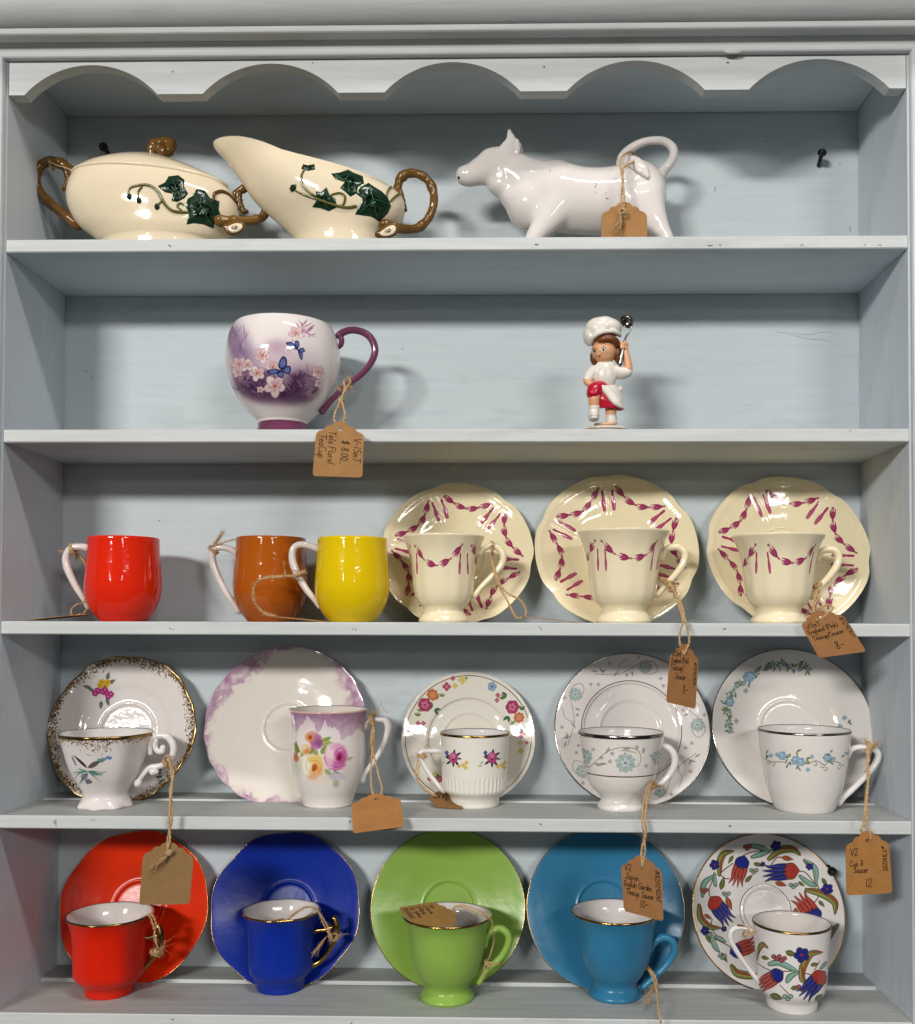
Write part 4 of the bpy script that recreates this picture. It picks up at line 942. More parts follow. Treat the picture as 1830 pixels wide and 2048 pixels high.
saz(c, TT((880, 330), (940, 310), (1000, 285)), 8, TQ, '#8fc0ba'); saz(c, TT((850, 262), (930, 275), (980, 300)), 8, TQ, '#8fc0ba'); saz(c, TT((590, 555), (600, 480), (670, 430)), 9, TQ, '#8fc0ba'); saz(c, TT((660, 425), (665, 480), (670, 500)), 6, TQ, '#8fc0ba'); saz(c, TT((1180, 350), (1240, 400), (1250, 500)), 9, TQ, '#8fc0ba'); saz(c, TT((1160, 440), (1210, 480), (1250, 500)), 8, TQ, '#8fc0ba'); saz(c, TT((640, 770), (660, 840), (690, 880)), 9, TQ, '#8fc0ba'); saz(c, TT((670, 790), (730, 820)), 7, TQ, '#8fc0ba')
for p in ((890, 365, 950, 380), (845, 475, 890, 430), (1020, 475, 1090, 495), (1150, 470, 1190, 500), (1265, 580, 1300, 620), (1140, 620, 1145, 700), (735, 560, 770, 640), (600, 660, 650, 690), (1050, 330, 1120, 345), (1280, 450, 1310, 500), (700, 520, 720, 440), (700, 880, 735, 940), (770, 320, 740, 370), (610, 770, 635, 830), (1210, 390, 1180, 350)):
    u0, v0 = T_(p[0], p[1]); u1, v1 = T_(p[2], p[3]); L = math.hypot(u1 - u0, v1 - v0)
    leaf(c, u0, v0, L, L * 0.42, math.degrees(math.atan2(v0 - v1, u1 - u0)), BRN); leaf(c, u0, v0, L * 0.95, L * 0.32, math.degrees(math.atan2(v0 - v1, u1 - u0)), OLV if p[0] % 3 else '#a8452f', '#8f9a50')
for x, y, R in ((660, 375, 10), (1015, 265, 10), (1310, 515, 11), (605, 755, 9), (945, 370, 5), (720, 745, 6), (1210, 385, 7)): blueflower(c, *T_(x, y), R)
for x, y in ((895, 405), (1125, 490), (1160, 690), (735, 540), (600, 520), (1320, 740), (705, 900), (850, 270)):
    for i in range(3): c.ell(*T_(x + (i - 1) * 14, y + (i % 2) * 12), 4.6, 4.2, 0, BRN); c.ell(*T_(x + (i - 1) * 14, y + (i % 2) * 12), 3.4, 3.0, 0, '#88a89a' if x % 2 else '#b06050')
tulip(c, *T_(825, 355), 50, 255, BL, RD); tulip(c, *T_(1115, 410), 56, 185, RD, BL); tulip(c, *T_(662, 590), 54, 308, RD, BL); tulip(c, *T_(1245, 672), 54, 128, BL, RD); tulip(c, *T_(785, 875), 50, 20, BL, RD); tulip(c, *T_(1100, 940), 50, 330, RD, BL)
W.body.data.materials[0] = ceramic('tulip_enamel', '#fff', rough=0.09, image=c.image('tulip_saucer_print'), bump=0.03, bscale=60)
TC = [(47.5, 0), (48.5, 3), (49.5, 14), (51.5, 20), (57, 26), (63, 35), (66, 48), (68, 70), (70, 100), (72.5, 135), (75, 163)]
W = cup('teacup', 'white cylindrical cup enamelled with red and blue tulips', 1583.5, 0.036, ZS[4], TC, M_WHITE, M_INW, rim=(M_DARKGOLD, 2), image_bg='#e4dddb')
c = W.canvas
stem((905, 940), (950, 970), (1000, 990)); stem((1060, 990), (1130, 990), (1200, 1005), (1260, 1020)); stem((1040, 1070), (1090, 1120)); stem((1180, 1000), (1190, 1060)); stem((1270, 930), (1240, 980))
saz(c, TT((975, 950), (1030, 940), (1100, 970), (1150, 995)), 10, TQ, '#8fc0ba'); saz(c, TT((1080, 1050), (1100, 1020), (1150, 995)), 9, TQ, '#8fc0ba'); saz(c, TT((1310, 940), (1270, 975)), 8, TQ, '#8fc0ba')
saz(c, TT((1165, 1020), (1180, 950), (1220, 890), (1285, 880)), 14); saz(c, TT((1160, 960), (1165, 1030), (1185, 1055)), 9); saz(c, TT((905, 930), (915, 870), (940, 835), (970, 855)), 10)
for p in ((1070, 875, 1140, 900), (980, 1125, 1060, 1150), (1100, 1090, 1160, 1080), (1215, 955, 1265, 945), (930, 905, 980, 920), (1240, 1160, 1290, 1120)):
    u0, v0 = T_(p[0], p[1]); u1, v1 = T_(p[2], p[3]); L = math.hypot(u1 - u0, v1 - v0); a = math.degrees(math.atan2(v0 - v1, u1 - u0))
    leaf(c, u0, v0, L, L * 0.5, a, BRN); leaf(c, u0, v0, L * 0.95, L * 0.38, a, OLV, '#8f9a50')
blueflower(c, *T_(1165, 895), 15)
for x, y in ((1050, 915), (1085, 1135), (1165, 1080), (1020, 905)):
    for i in range(3): c.ell(*T_(x + (i - 1) * 16, y + (i % 2) * 14), 5.2, 4.8, 0, BRN); c.ell(*T_(x + (i - 1) * 16, y + (i % 2) * 14), 3.8, 3.4, 0, '#88b0a8' if y > 1100 else '#a8505a')
tulip(c, *T_(1028, 1010), 50, 212, BL, RD); tulip(c, *T_(1275, 1020), 56, 228, RD, BL)
# the same sprays again on the far side of the cup
half = c.w // 2; sh = np.roll(c.a, half, axis=1); lo, hi = int(c.w * 0.24), int(c.w * 0.76); c.a[:, :lo] = sh[:, :lo]; c.a[:, hi:] = sh[:, hi:]
finish_paint(W, 'tulip_cup_enamel', 0.09)
handle(W, qf((918, 812), (890, 770), (850, 742), (800, 735), (762, 752), (752, 795), (775, 850), (820, 920), (870, 990), (918, 1050)), [5, 4.5, 4.5, 5, 5.5, 5.5, 5, 4.5, 4.5, 5.5], [7, 6, 6, 6, 7, 7, 6, 6, 6, 7], M_WHITE)
handle(W, qf((905, 795), (880, 758), (845, 735), (800, 727), (760, 742)), [2, 2, 2.4, 2.4, 1.6], [6, 5.4, 5.4, 5.4, 5], M_DARKGOLD, name='handle_gilding')
# ------------------------------------------------------------------ shelf two: floral cup and figurine
q3 = cv(400, 580, 3.64)
VB = vz(0.052, ZS[1], 565)      # row of the real base behind the shelf edge; the eye looks up at this shelf
def lift_h(r, h):
    v = 858 - h; return VB - (v + r * (1238 - v) / FPX)
FC = [(52, 0), (51, 4), (48, 18), (50, 24), (55, 30), (66, 44), (83, 68), (98, 98), (109, 132), (114, 160), (113.5, 185), (110, 208), (105, 224), (98, 235)]
M_MAUVE = ceramic('mauve_glaze', '#6d3a54', rough=0.08)
W = cup('teacup', 'large white footed cup with mauve handle, butterflies and apple blossom', 565.5, 0.052, ZS[1], [(r, lift_h(r, h)) for r, h in FC[2:]], M_WHITE, M_INW, image_bg='#e6ddd9', n=96, wall=6)
c = W.canvas
# its mauve foot ring is a part of its own
ft = crom(np.array([(55, 0), (54, 5), (52.5, lift_h(52, 2)), (50, lift_h(50, 11)), (48.8, lift_h(48, 19.5))], float), 5) * W.s
V, F, _ = lathe([(0.0005, 0.0)] + [tuple(p) for p in ft] + [(0.0005, lift_h(48, 19.5) * W.s)], 64)
ft = mesh_obj('foot_ring', V, F, M_MAUVE, W.thing)
p3 = lambda x, y: (400 + x / 3.64, 580 + y / 3.64)
def cloud(pts, col, a, sf=40):
    for x, y, ru, rv, rot in pts: c.ell(*p3(x, y), ru / 3.64, rv / 3.64, math.radians(rot), col, soft=sf, alpha=a)
cloud([(560, 640, 330, 190, 8), (300, 560, 110, 260, -10), (640, 500, 190, 150, 0)], '#cdb9c4', 0.55, 150)
cloud([(285, 400, 80, 150, -10), (330, 510, 80, 110, 0)], '#97809a', 0.65, 110); cloud([(250, 360, 50, 90, -10), (290, 470, 50, 80, -10)], '#7d6484', 0.5, 60)
cloud([(540, 720, 320, 90, 4), (380, 670, 140, 100, 30), (730, 690, 140, 120, -10)], '#8a6a80', 0.8, 110)
cloud([(420, 730, 150, 50, 12), (690, 730, 150, 70, -6), (560, 770, 200, 36, 2)], '#5a3c58', 0.8, 70)
cloud([(640, 740, 90, 46, 0), (720, 660, 70, 60, -20), (480, 640, 90, 50, 20), (380, 720, 60, 30, 20)], '#41294a', 0.7, 50)
cloud([(560, 750, 270, 62, 3), (330, 640, 90, 70, 35), (770, 700, 80, 90, -15)], '#583658', 0.6, 80); cloud([(500, 700, 200, 60, 4), (690, 690, 120, 60, 0)], '#4a2c4e', 0.45, 60)
cloud([(800, 660, 50, 110, 8), (590, 420, 80, 50, 0), (540, 400, 60, 40, 0)], '#b595a6', 0.5, 70); cloud([(600, 660, 60, 30, 0), (820, 760, 40, 30, 0), (330, 640, 60, 40, 0)], '#c4a2ae', 0.5, 40)
r = random.Random(5)
for i in range(150):
    x = r.uniform(270, 850); y = 600 + (0.6 * ((x - 550) / 300) ** 2 * -70) + r.uniform(20, 190)
    leaf(c, *p3(x, y), r.uniform(7, 24), r.uniform(1.6, 4.6), r.uniform(10, 170), r.choice(['#7d5a78', '#3a2548', '#95728c', '#5a3a58', '#a890a4', '#6a4a78', '#8a5a70', '#2f2038']), soft=2.4, alpha=r.uniform(0.35, 0.75))
for i in range(44):
    leaf(c, *p3(r.uniform(215, 335), r.uniform(310, 560)), r.uniform(10, 30), r.uniform(2, 4.6), r.uniform(50, 130), r.choice(['#9a7c9a', '#7d6080', '#b8a0b8', '#8a6a94']), soft=3, alpha=r.uniform(0.35, 0.75))
for i in range(30):
    leaf(c, *p3(750 + r.uniform(-50, 40), 300 + r.uniform(-50, 70)), r.uniform(7, 24), r.uniform(2, 4.6), r.choice([40, 140, 60, 200, 330, 20]) + r.uniform(-20, 20), r.choice(['#c08aa2', '#a86a8c', '#d4b0c0', '#95587e']), soft=2.4, alpha=r.uniform(0.5, 0.9))
def blossom(x, y, R, rot, seed=0):
    for i in range(5):
        a = rot + 2 * PI * i / 5 + r.uniform(-0.15, 0.15); k = r.uniform(0.85, 1.1); u, v = p3(x + math.cos(a) * R * 0.52 * k, y + math.sin(a) * R * 0.46 * k)
        c.ell(u, v, R * 0.52 * k / 3.64, R * 0.40 / 3.64, a, '#a88090', soft=3, alpha=0.8); c.ell(u, v, R * 0.46 * k / 3.64, R * 0.34 / 3.64, a, r.choice(['#e2c8c8', '#e8d4d2', '#d8b8bc']), soft=4)
        c.ell(*p3(x + math.cos(a) * R * 0.3, y + math.sin(a) * R * 0.27), R * 0.26 / 3.64, R * 0.16 / 3.64, a, '#cf9c98', soft=5, alpha=0.7)
        c.stroke([p3(x, y), (u, v)], [1.6, 0.6], '#b87874', smooth=False, alpha=0.7)
    c.ell(*p3(x, y), R * 0.15 / 3.64, R * 0.13 / 3.64, 0, '#b8643c', soft=3, alpha=0.9)
for x, y, R, rot in ((455, 475, 66, 0.3), (345, 545, 54, 1.0), (285, 540, 56, 0.2), (415, 605, 60, 0.6), (275, 600, 40, 0.8), (545, 700, 86, 0.2), (700, 315, 54, 0.5), (440, 725, 28, 0), (530, 560, 54, 0.4), (240, 565, 30, 0)): blossom(x, y, R, rot)
for x, y, R, rot in ((860, 600, 50, 0.2), (870, 680, 36, 0.2)): blossom(x, y, R, rot)
def butterfly(pts_l, body):
    for P in pts_l:
        Q = crom(np.array(q3(*P)), 5, closed=True); c.poly(Q, '#2c3260'); cx, cy = Q.mean(0)
        c.poly(Q * 0.72 + np.array([cx, cy]) * 0.28, '#5a66a0', soft=6); c.poly(Q * 0.4 + np.array([cx, cy]) * 0.6, '#8a94bc', soft=6, alpha=0.8)
        for p in Q[::5]: c.stroke([p, (cx, cy)], 0.8, '#2c3260', smooth=False, alpha=0.6)
    c.stroke(q3(*body), [1.5, 3.2, 1.2], '#1c1f40')
butterfly([((625, 385), (660, 378), (690, 395), (705, 430), (680, 430), (650, 415)), ((690, 375), (715, 370), (725, 400), (712, 425), (695, 405)), ((715, 440), (745, 445), (748, 490), (738, 510), (720, 480)), ((720, 430), (750, 420), (765, 445), (740, 455))], ((690, 410), (712, 435), (735, 470)))
butterfly([((485, 590), (520, 575), (565, 575), (580, 590), (550, 612), (505, 612)), ((570, 560), (580, 510), (605, 482), (630, 500), (632, 550), (600, 580)), ((600, 580), (640, 550), (662, 565), (655, 605), (620, 610)), ((565, 600), (600, 590), (610, 625), (590, 642), (565, 625))], ((560, 610), (590, 585), (615, 560)))
finish_paint(W, 'blossom_glaze', 0.07)
W.body.data.materials[1] = M_INW
handle(W, q3((985, 400), (1010, 395), (1030, 375), (1012, 330), (1050, 305), (1110, 292), (1180, 305), (1235, 340), (1268, 400), (1272, 460), (1245, 530), (1190, 600), (1110, 665), (1030, 730), (960, 800), (920, 850), (890, 885))[3:], [7.6, 7.2, 7, 7.2, 7.4, 7.4, 7.2, 6.8, 6.4, 6.2, 6, 6, 6, 7], [9, 8.5, 8, 8, 8, 8, 8, 8, 7.5, 7.5, 7, 7, 7, 8], M_MAUVE)
handle(W, q3((1015, 325), (1030, 360), (1028, 395), (1012, 415)), [6, 6, 5.5, 4.5], [7.5, 7, 6, 5], M_MAUVE, name='handle_spur')
# figurine: a child cook holding up a ladle
FY = 0.020; fs = S(FY) / 7.275
pf = lambda x, y, dy=0.0: np.array(at(1120 + x / 7.275, 600 + y / 7.275, FY + dy * fs))
def FP(*pts): return [pf(*p) for p in pts]
def fE(x, y, rx, rz, ry, dy=0.0, rot=0.0, n=24, m=16): return ellipsoid(pf(x, y, dy), rx * fs, ry * fs, rz * fs, n, m, Matrix.Rotation(math.radians(rot), 3, 'Y') if rot else None)
def fS(pts, ra, rb=None, n=16, spans=6): return sweep(crom(np.array(FP(*pts)), spans), np.asarray(ra, float) * fs, None if rb is None else np.asarray(rb, float) * fs, n=n)
fig = thing('figurine', 'small painted child cook figurine in white hat, waving a metal ladle', 'figurine', tuple(pf(665, 1890)))
def fadd(o):
    o.parent = fig; o.matrix_parent_inverse = Matrix.Translation(-fig.location); return o
M_SKIN = ceramic('painted_skin', '#d9a078', rough=0.35); M_FWH = ceramic('painted_white_cloth', '#ddd6cb', rough=0.32); M_FRED = ceramic('painted_red_skirt', '#b3122f', rough=0.28)
M_HAIR = ceramic('painted_brown_hair', '#6b3a14', rough=0.35, vary=0.3); M_LADLE = ceramic('steel_ladle', '#8c8a86', rough=0.22, metal=1.0); M_INK = ceramic('painted_dark_line', '#1c1210', rough=0.4); M_BLUSH = ceramic('painted_lips', '#bb6f58', rough=0.4); M_EYEW = ceramic('painted_eye_white', '#e8dccb', rough=0.3)
body = [fE(640, 740, 188, 185, 175, -10), fE(648, 815, 150, 120, 140, -20), fS([(640, 900, 0), (640, 1000, 0)], [70, 90]), fE(648, 1110, 150, 220, 120),
        fS([(855, 1040, 0), (960, 1050, -10), (990, 1000, -25), (975, 860, -40), (950, 730, -50), (940, 660, -55)], [80, 72, 70, 58, 46, 50]),
        fE(938, 645, 58, 52, 55, -58),
        fS([(480, 1040, -10), (410, 1120, -20), (395, 1190, -50), (450, 1230, -90), (500, 1225, -110)], [70, 66, 56, 46, 40]),
        fE(505, 1225, 42, 36, 36, -118),
        fS([(560, 1290, -10), (520, 1340, -110), (498, 1420, -150), (495, 1545, -130), (495, 1640, -125)], [110, 104, 84, 78, 70]),
        fS([(720, 1300, 0), (735, 1500, 0), (742, 1640, 0), (742, 1760, 0)], [100, 96, 82, 68]),
        fE(822, 700, 26, 42, 30, -20), fE(558, 795, 20, 17, 20, -172)]
# five curled fingers and a thumb on each hand
for k in range(4): body.append(fS([(905 + k * 3, 612 + k * 26, -95), (885, 618 + k * 26, -112), (893, 624 + k * 26, -122), (930, 626 + k * 26, -120)], [15, 15, 14, 12], n=8))
body.append(fS([(960, 690, -80), (930, 700, -115), (895, 690, -125)], [18, 16, 12], n=8))
for k in range(4): body.append(fS([(500 + k * 9, 1205 + k * 10, -130), (530 + k * 8, 1215 + k * 10, -140), (548 + k * 6, 1235 + k * 9, -132)], [13, 12, 10], n=8))
body.append(fS([(490, 1200, -130), (510, 1185, -145), (535, 1190, -148)], [14, 12, 9], n=8))
fadd(fuse('body', body, M_SKIN, None, 0.00062, 4))
# blouse with collar and short sleeves
fadd(fuse('blouse', [fE(655, 1090, 178, 235, 140), fS([(800, 1035, 0), (900, 1060, -5), (975, 1050, -20)], [98, 96, 82]), fS([(500, 1030, -10), (440, 1090, -15), (405, 1150, -35)], [88, 84, 74]), fS([(680, 920, -40), (750, 935, -60), (790, 1000, -80)], [38, 34, 20]), fS([(610, 935, -60), (560, 935, -70), (520, 990, -80)], [34, 32, 20])], M_FWH, None, 0.0008, 4))
def ringloft(rings, n=28):
    V = []; F = []
    for cx, cz, rx, ry, dy, tl in rings:
        for j in range(n):
            t = 2 * PI * j / n; x = rx * math.cos(t)
            V.append(pf(cx + x, cz + tl * x, dy + ry * math.sin(t)))
    for i in range(len(rings) - 1):
        for j in range(n): F.append((i * n + j, i * n + (j + 1) % n, (i + 1) * n + (j + 1) % n, (i + 1) * n + j))
    F.append(tuple(range(n))); F.append(tuple((len(rings) - 1) * n + j for j in range(n)))
    return V, F
# red skirt: one leg lifts it in front
fadd(fuse('skirt', [ringloft([(640, 1230, 150, 120, 0, 0), (660, 1330, 200, 160, -10, 0.1), (690, 1450, 225, 180, -10, 0.15), (730, 1570, 195, 170, 0, 0.0)]), fS([(600, 1280, -40), (520, 1305, -120), (490, 1350, -150)], [112, 118, 112]), fE(850, 1560, 90, 50, 110, 10, 12), fE(610, 1490, 60, 90, 90, -60)], M_FRED, None, 0.0008, 3))
fadd(fuse('apron', [ringloft([(655, 1235, 165, 140, 0, 0), (700, 1290, 185, 160, -15, 0.10), (760, 1400, 165, 175, -22, 0.45), (815, 1490, 125, 165, -25, 0.62), (850, 1545, 95, 150, -20, 0.62)]), fS([(520, 1250, -140), (600, 1262, -165), (660, 1330, -178), (720, 1420, -180), (800, 1510, -170), (900, 1570, -120)], [18, 34, 30, 26, 24, 14]), fE(880, 1290, 34, 60, 34, 60), fS([(590, 1255, -150), (680, 1320, -178), (760, 1400, -176), (850, 1490, -160)], [40, 62, 66, 50], [20, 20, 20, 18])], M_FWH, None, 0.0008, 3))
mesh_o = fuse('sock', [fS([(497, 1555, -128), (496, 1600, -126), (494, 1650, -124)], [84, 76, 80])], M_FWH, None, 0.0006, 3); fadd(mesh_o)
fadd(fuse('sock', [fS([(745, 1700, 0), (745, 1740, 0), (745, 1780, 0)], [86, 84, 78])], M_FWH, None, 0.0006, 3))
fadd(fuse('shoe', [fE(492, 1690, 84, 62, 150, -165), fE(494, 1735, 78, 32, 145, -170)], M_FWH, None, 0.0006, 3))
fadd(fuse('shoe', [fE(640, 1812, 150, 34, 90, -40), fE(750, 1790, 90, 50, 80, 0)], ceramic('painted_tan_shoe', '#d3b295', rough=0.4), None, 0.0006, 3))
V, F = [], []
bp = crom(np.array([(1, -64), (262, -64), (268, -30), (270, -6), (318, -3), (330, 6), (322, 22), (290, 33), (150, 42), (1, 42)], float), 3)
bc = pf(665, 1890)
for r_, z_ in bp:
    for j in range(48):
        t = 2 * PI * j / 48; V.append(bc + np.array([r_ * fs * math.cos(t), r_ * fs * 0.62 * math.sin(t), z_ * fs]))
for i in range(len(bp) - 1):
    for j in range(48): F.append((i * 48 + j, i * 48 + (j + 1) % 48, (i + 1) * 48 + (j + 1) % 48, (i + 1) * 48 + j))
fadd(mesh_obj('base', V, F, ceramic('painted_base', '#d6c9bb', rough=0.3)))
# hair: cap, fringe and two bobs
fadd(fuse('hair', [fE(690, 660, 195, 150, 170, 40), fE(840, 760, 62, 150, 90, 10, 8), fE(860, 860, 50, 85, 70, 10, 6), fE(490, 850, 55, 110, 70, 40, -8), fS([(575, 590, -150), (650, 560, -190), (740, 560, -185), (810, 600, -150), (835, 660, -105)], [46, 52, 54, 54, 40], [34, 34, 34, 34, 30])], M_HAIR, None, 0.0007, 3))
# puffed cook's hat, tilted back to the left
fadd(fuse('hat', [fE(560, 440, 205, 185, 200, 20), fE(440, 520, 110, 150, 150, 30), fE(720, 400, 185, 130, 190, 10, 12), fE(600, 340, 190, 90, 170, 20, -10), fE(810, 430, 90, 100, 130, 10), fS([(440, 640, -60), (470, 560, -140), (540, 500, -185), (640, 462, -205), (750, 455, -190), (830, 480, -140), (875, 520, -60)], [30, 34, 36, 36, 36, 34, 30])], M_FWH, None, 0.0009, 5))
# ladle
def hemi(cx, cz, dy, R, axis, n=28, m=10, t=0.1):
    ax = Vector(axis).normalized(); rot = ax.to_track_quat('Z', 'Y').to_matrix(); V, F = [], []
    prof_ = [(math.sin(PI / 2 * i / m), -math.cos(PI / 2 * i / m)) for i in range(m + 1)] + [((1 - t) * math.sin(PI / 2 * i / m), -(1 - t) * math.cos(PI / 2 * i / m)) for i in range(m, -1, -1)]
    for r_, z_ in prof_:
        for j in range(n): V.append(pf(cx, cz, dy) + np.array(rot @ Vector((r_ * math.cos(2 * PI * j / n), r_ * math.sin(2 * PI * j / n), z_))) * R * fs)
    for i in range(len(prof_) - 1):
        for j in range(n): F.append((i * n + j, i * n + (j + 1) % n, (i + 1) * n + (j + 1) % n, (i + 1) * n + j))
    return V, F
fadd(mesh_obj('ladle', *join_parts([fS([(878, 940, -85), (900, 800, -92), (925, 650, -95), (960, 540, -90), (1012, 450, -70), (1048, 375, -45), (1056, 330, -30)], [30, 28, 18, 15, 13, 13, 12], [18, 18, 14, 12, 12, 12, 10]), hemi(962, 322, -30, 108, (-0.62, -0.42, -0.72))]), M_LADLE))
# face
def onface(x, y): return pf(x, y, 0)
fbv = None
for o in COL.objects:
    if o.name == 'body': fbo = o
fb = BVHTree.FromPolygons([v.co for v in fbo.data.vertices], [p.vertices[:] for p in fbo.data.polygons])
def face_disc(x, y, rx, ry, mat, name, lift=0.00012):
    u, v = 1120 + x / 7.275, 600 + y / 7.275; V = []
    for k, m in ((0, 1), (1, 16)):
        for j in range(m):
            t = 2 * PI * j / m; d = ray(u + k * rx * math.cos(t) / 7.275, v + k * ry * math.sin(t) / 7.275)
            h = fb.ray_cast(CAM, d)[0]
            if h is None: return
            V.append(h - d.normalized() * (lift + (1 - k) * 0.0001))
    fadd(mesh_obj(name, V, [(0, 1 + j, 1 + (j + 1) % 16) for j in range(16)], mat))
def face_line(pts, wd, mat, name):
    P = []
    for x, y in crom(np.array(pts, float), 5):
        d = ray(1120 + x / 7.275, 600 + y / 7.275); h = fb.ray_cast(CAM, d)[0]
        if h is not None: P.append(np.array(h))
    if len(P) > 2: fadd(mesh_obj(name, *sweep(P, wd * fs, n=6), mat))
for x, y in ((503, 742), (630, 715)):
    face_disc(x, y, 30, 34, M_EYEW, 'eye'); face_disc(x + 1, y + 3, 17, 24, M_INK, 'pupil', 0.00028)
face_line([(478, 735), (500, 705), (530, 722)], 6, M_INK, 'eyelid'); face_line([(600, 705), (630, 678), (668, 700)], 6, M_INK, 'eyelid')
face_line([(475, 665), (485, 645), (492, 640)], 7, M_HAIR, 'eyebrow'); face_line([(610, 640), (640, 632), (665, 642)], 5, M_HAIR, 'eyebrow')
face_line([(530, 832), (556, 846), (588, 830)], 2.6, M_BLUSH, 'mouth')
# ------------------------------------------------------------------ shelf one: ivy ware and cow
M_IVC = ceramic('ivory_glaze', '#e6d6b9', rough=0.08, vary=0.03, bump=0.03, bscale=50)
M_IVY = ceramic('ivy_green_glaze', '#0d2d1b', rough=0.2, vary=0.45, bump=0.0)
M_VINE = ceramic('vine_glaze_brown', '#5f5a26', rough=0.15, vary=0.4)
M_TWIG = ceramic('brown_twig_glaze', '#6b4a1e', rough=0.12, vary=0.9, bump=0.10, bscale=160)
qA = cv(0, 0, 1.989)
pA = lambda x, y: (x / 1.989, y / 1.989)
def silhouette_loft(name, rings, Y, mat, parent, n=72, cap_top=True, spans=4, pinch=0.0, sq=1.0):
    """rings: left point, right point (photograph pixels), depth radius (pixels); every ring an oval"""
    R = crom(np.array([(a[0], a[1], b[0], b[1], d) for a, b, d in rings], float), spans); V, F = [], []
    for row in R:
        L_ = np.array(at(row[0], row[1], Y)); R_ = np.array(at(row[2], row[3], Y)); C = (L_ + R_) / 2; A = (R_ - L_) / 2; dy = row[4] * S(Y)
        for j in range(n):
            t = 2 * PI * j / n; ct = math.cos(t); ct = math.copysign(abs(ct) ** sq, ct) if abs(ct) > 1e-9 else 0.0; k = 1.0 - pinch * max(0.0, -ct) ** 1.5
            V.append(C + A * ct + np.array([0, dy * math.sin(t) * k, 0]))
    m = len(R)
    for i in range(m - 1):
        for j in range(n): F.append((i * n + j, i * n + (j + 1) % n, (i + 1) * n + (j + 1) % n, (i + 1) * n + j))
    F.append(tuple(range(n))[::-1])
    if cap_top: F.append(tuple((m - 1) * n + j for j in range(n)))
    return V, F
def emboss(name, outline, bvh, thing_, mat, lift=0.0006, px=True):
    """raised leaf lying on the glazed body: a domed patch that follows the surface"""
    O = np.array(outline, float); O = np.concatenate([[O[i] + (O[(i + 1) % len(O)] - O[i]) * t for t in (0, 0.5)] for i in range(len(O))]); ctr = O.mean(0); V = []; F = []; m = len(O)
    for k, h in ((0.0, lift), (0.35, lift), (0.7, lift * 0.95), (0.93, lift * 0.8), (1.0, 0.0)):
        for j in range(m if k else 1):
            p = ctr + (O[j] - ctr) * k; d = ray(*p); hit, nor, _, _ = bvh.ray_cast(CAM, d)
            if hit is None:
                hit, nor, _, _ = bvh.find_nearest(Vector(at(p[0], p[1], 0.02)))
            if nor.dot(d) > 0: nor = -nor
            V.append(hit + nor * (h - 0.0002 if k == 1.0 else h))
    for j in range(m): F.append((0, 1 + j, 1 + (j + 1) % m))
    for i in range(3):
        for j in range(m): F.append((1 + i * m + j, 1 + i * m + (j + 1) % m, 1 + (i + 1) * m + (j + 1) % m, 1 + (i + 1) * m + j))
    o = mesh_obj(name, V, F, mat, thing_); o.matrix_parent_inverse = Matrix.Translation(-thing_.location); return o
def vine(pts, wd, bvh, thing_, name='vine', mat=None):
    P = []
    for p in crom(np.array(pts, float), 6):
        d = ray(*p); hit, nor, _, _ = bvh.ray_cast(CAM, d)
        if hit is None: continue
        if nor.dot(d) > 0: nor = -nor
        P.append(np.array(hit + nor * 0.0006))
    if len(P) < 3: return
    o = mesh_obj(name, *sweep(np.array(P), np.asarray(wd) * S(0.03), n=8, ref=(0, 1, 0)), mat or M_VINE, thing_); o.matrix_parent_inverse = Matrix.Translation(-thing_.location)
def twig(pts, ra, Y, thing_, name='handle', seed=1, depth=None):
    C = crom(np.array(pts, float), 8); P = np.array([np.array(at(a, b, Y)) for a, b in C])
    if depth is not None: P[:, 1] += np.interp(np.linspace(0, 1, len(P)), np.linspace(0, 1, len(depth)), depth)
    r_ = np.interp(np.linspace(0, 1, len(P)), np.linspace(0, 1, len(ra)), ra) * S(Y) * 1.08; rg = random.Random(seed)
    k = np.array([1 + 0.03 * math.sin(i * 0.7 + seed) + 0.035 * rg.uniform(-1, 1) for i in range(len(P))])
    for q in (0.22, 0.5, 0.78): k += 0.20 * np.exp(-((np.linspace(0, 1, len(P)) - q) / 0.025) ** 2)
    o = mesh_obj(name, *sweep(P, r_ * k, r_ * k * 1.1, n=14), M_TWIG, thing_); o.matrix_parent_inverse = Matrix.Translation(-thing_.location); return o
def place(o, t): o.parent = t; o.matrix_parent_inverse = Matrix.Translation(-t.location); return o
# lidded sugar bowl
YB = 0.062
sug = thing('sugar_bowl', 'cream lidded bowl with raised green ivy and brown twig handles', 'sugar bowl', (at(310, 480, YB).x, YB, ZS[0]))
zb = lambda u: vz(YB, ZS[0], 310)
rings = [((214, zb(0)), (426, zb(0)), 70), ((212, zb(0) - 5), (428, zb(0) - 5), 72), ((208, 494), (434, 494), 74), ((198, 485), (446, 485), 77), ((186, 474), (457, 472), 81), ((160, 454), (471, 455), 83), ((142, 425), (477, 430), 86), ((135, 396), (474, 404), 86), ((139, 370), (464, 386), 82), ((148, 351), (452, 374), 77)]
V, F = silhouette_loft('b', rings, YB, None, None)
sb_ = place(mesh_obj('bowl', V, F, M_IVC), sug); sbv = BVHTree.FromPolygons([Vector(v) for v in V], F)
V, F = silhouette_loft('l', [((146, 353), (454, 376), 79), ((145, 350), (455, 372), 80), ((150, 346), (451, 368), 77.5), ((172, 333), (428, 356), 66), ((205, 321), (390, 338), 48), ((245, 312), (350, 322), 28), ((290, 308), (318, 310), 8)], YB, None, None)
lid = place(mesh_obj('lid', V, F, M_IVC), sug)
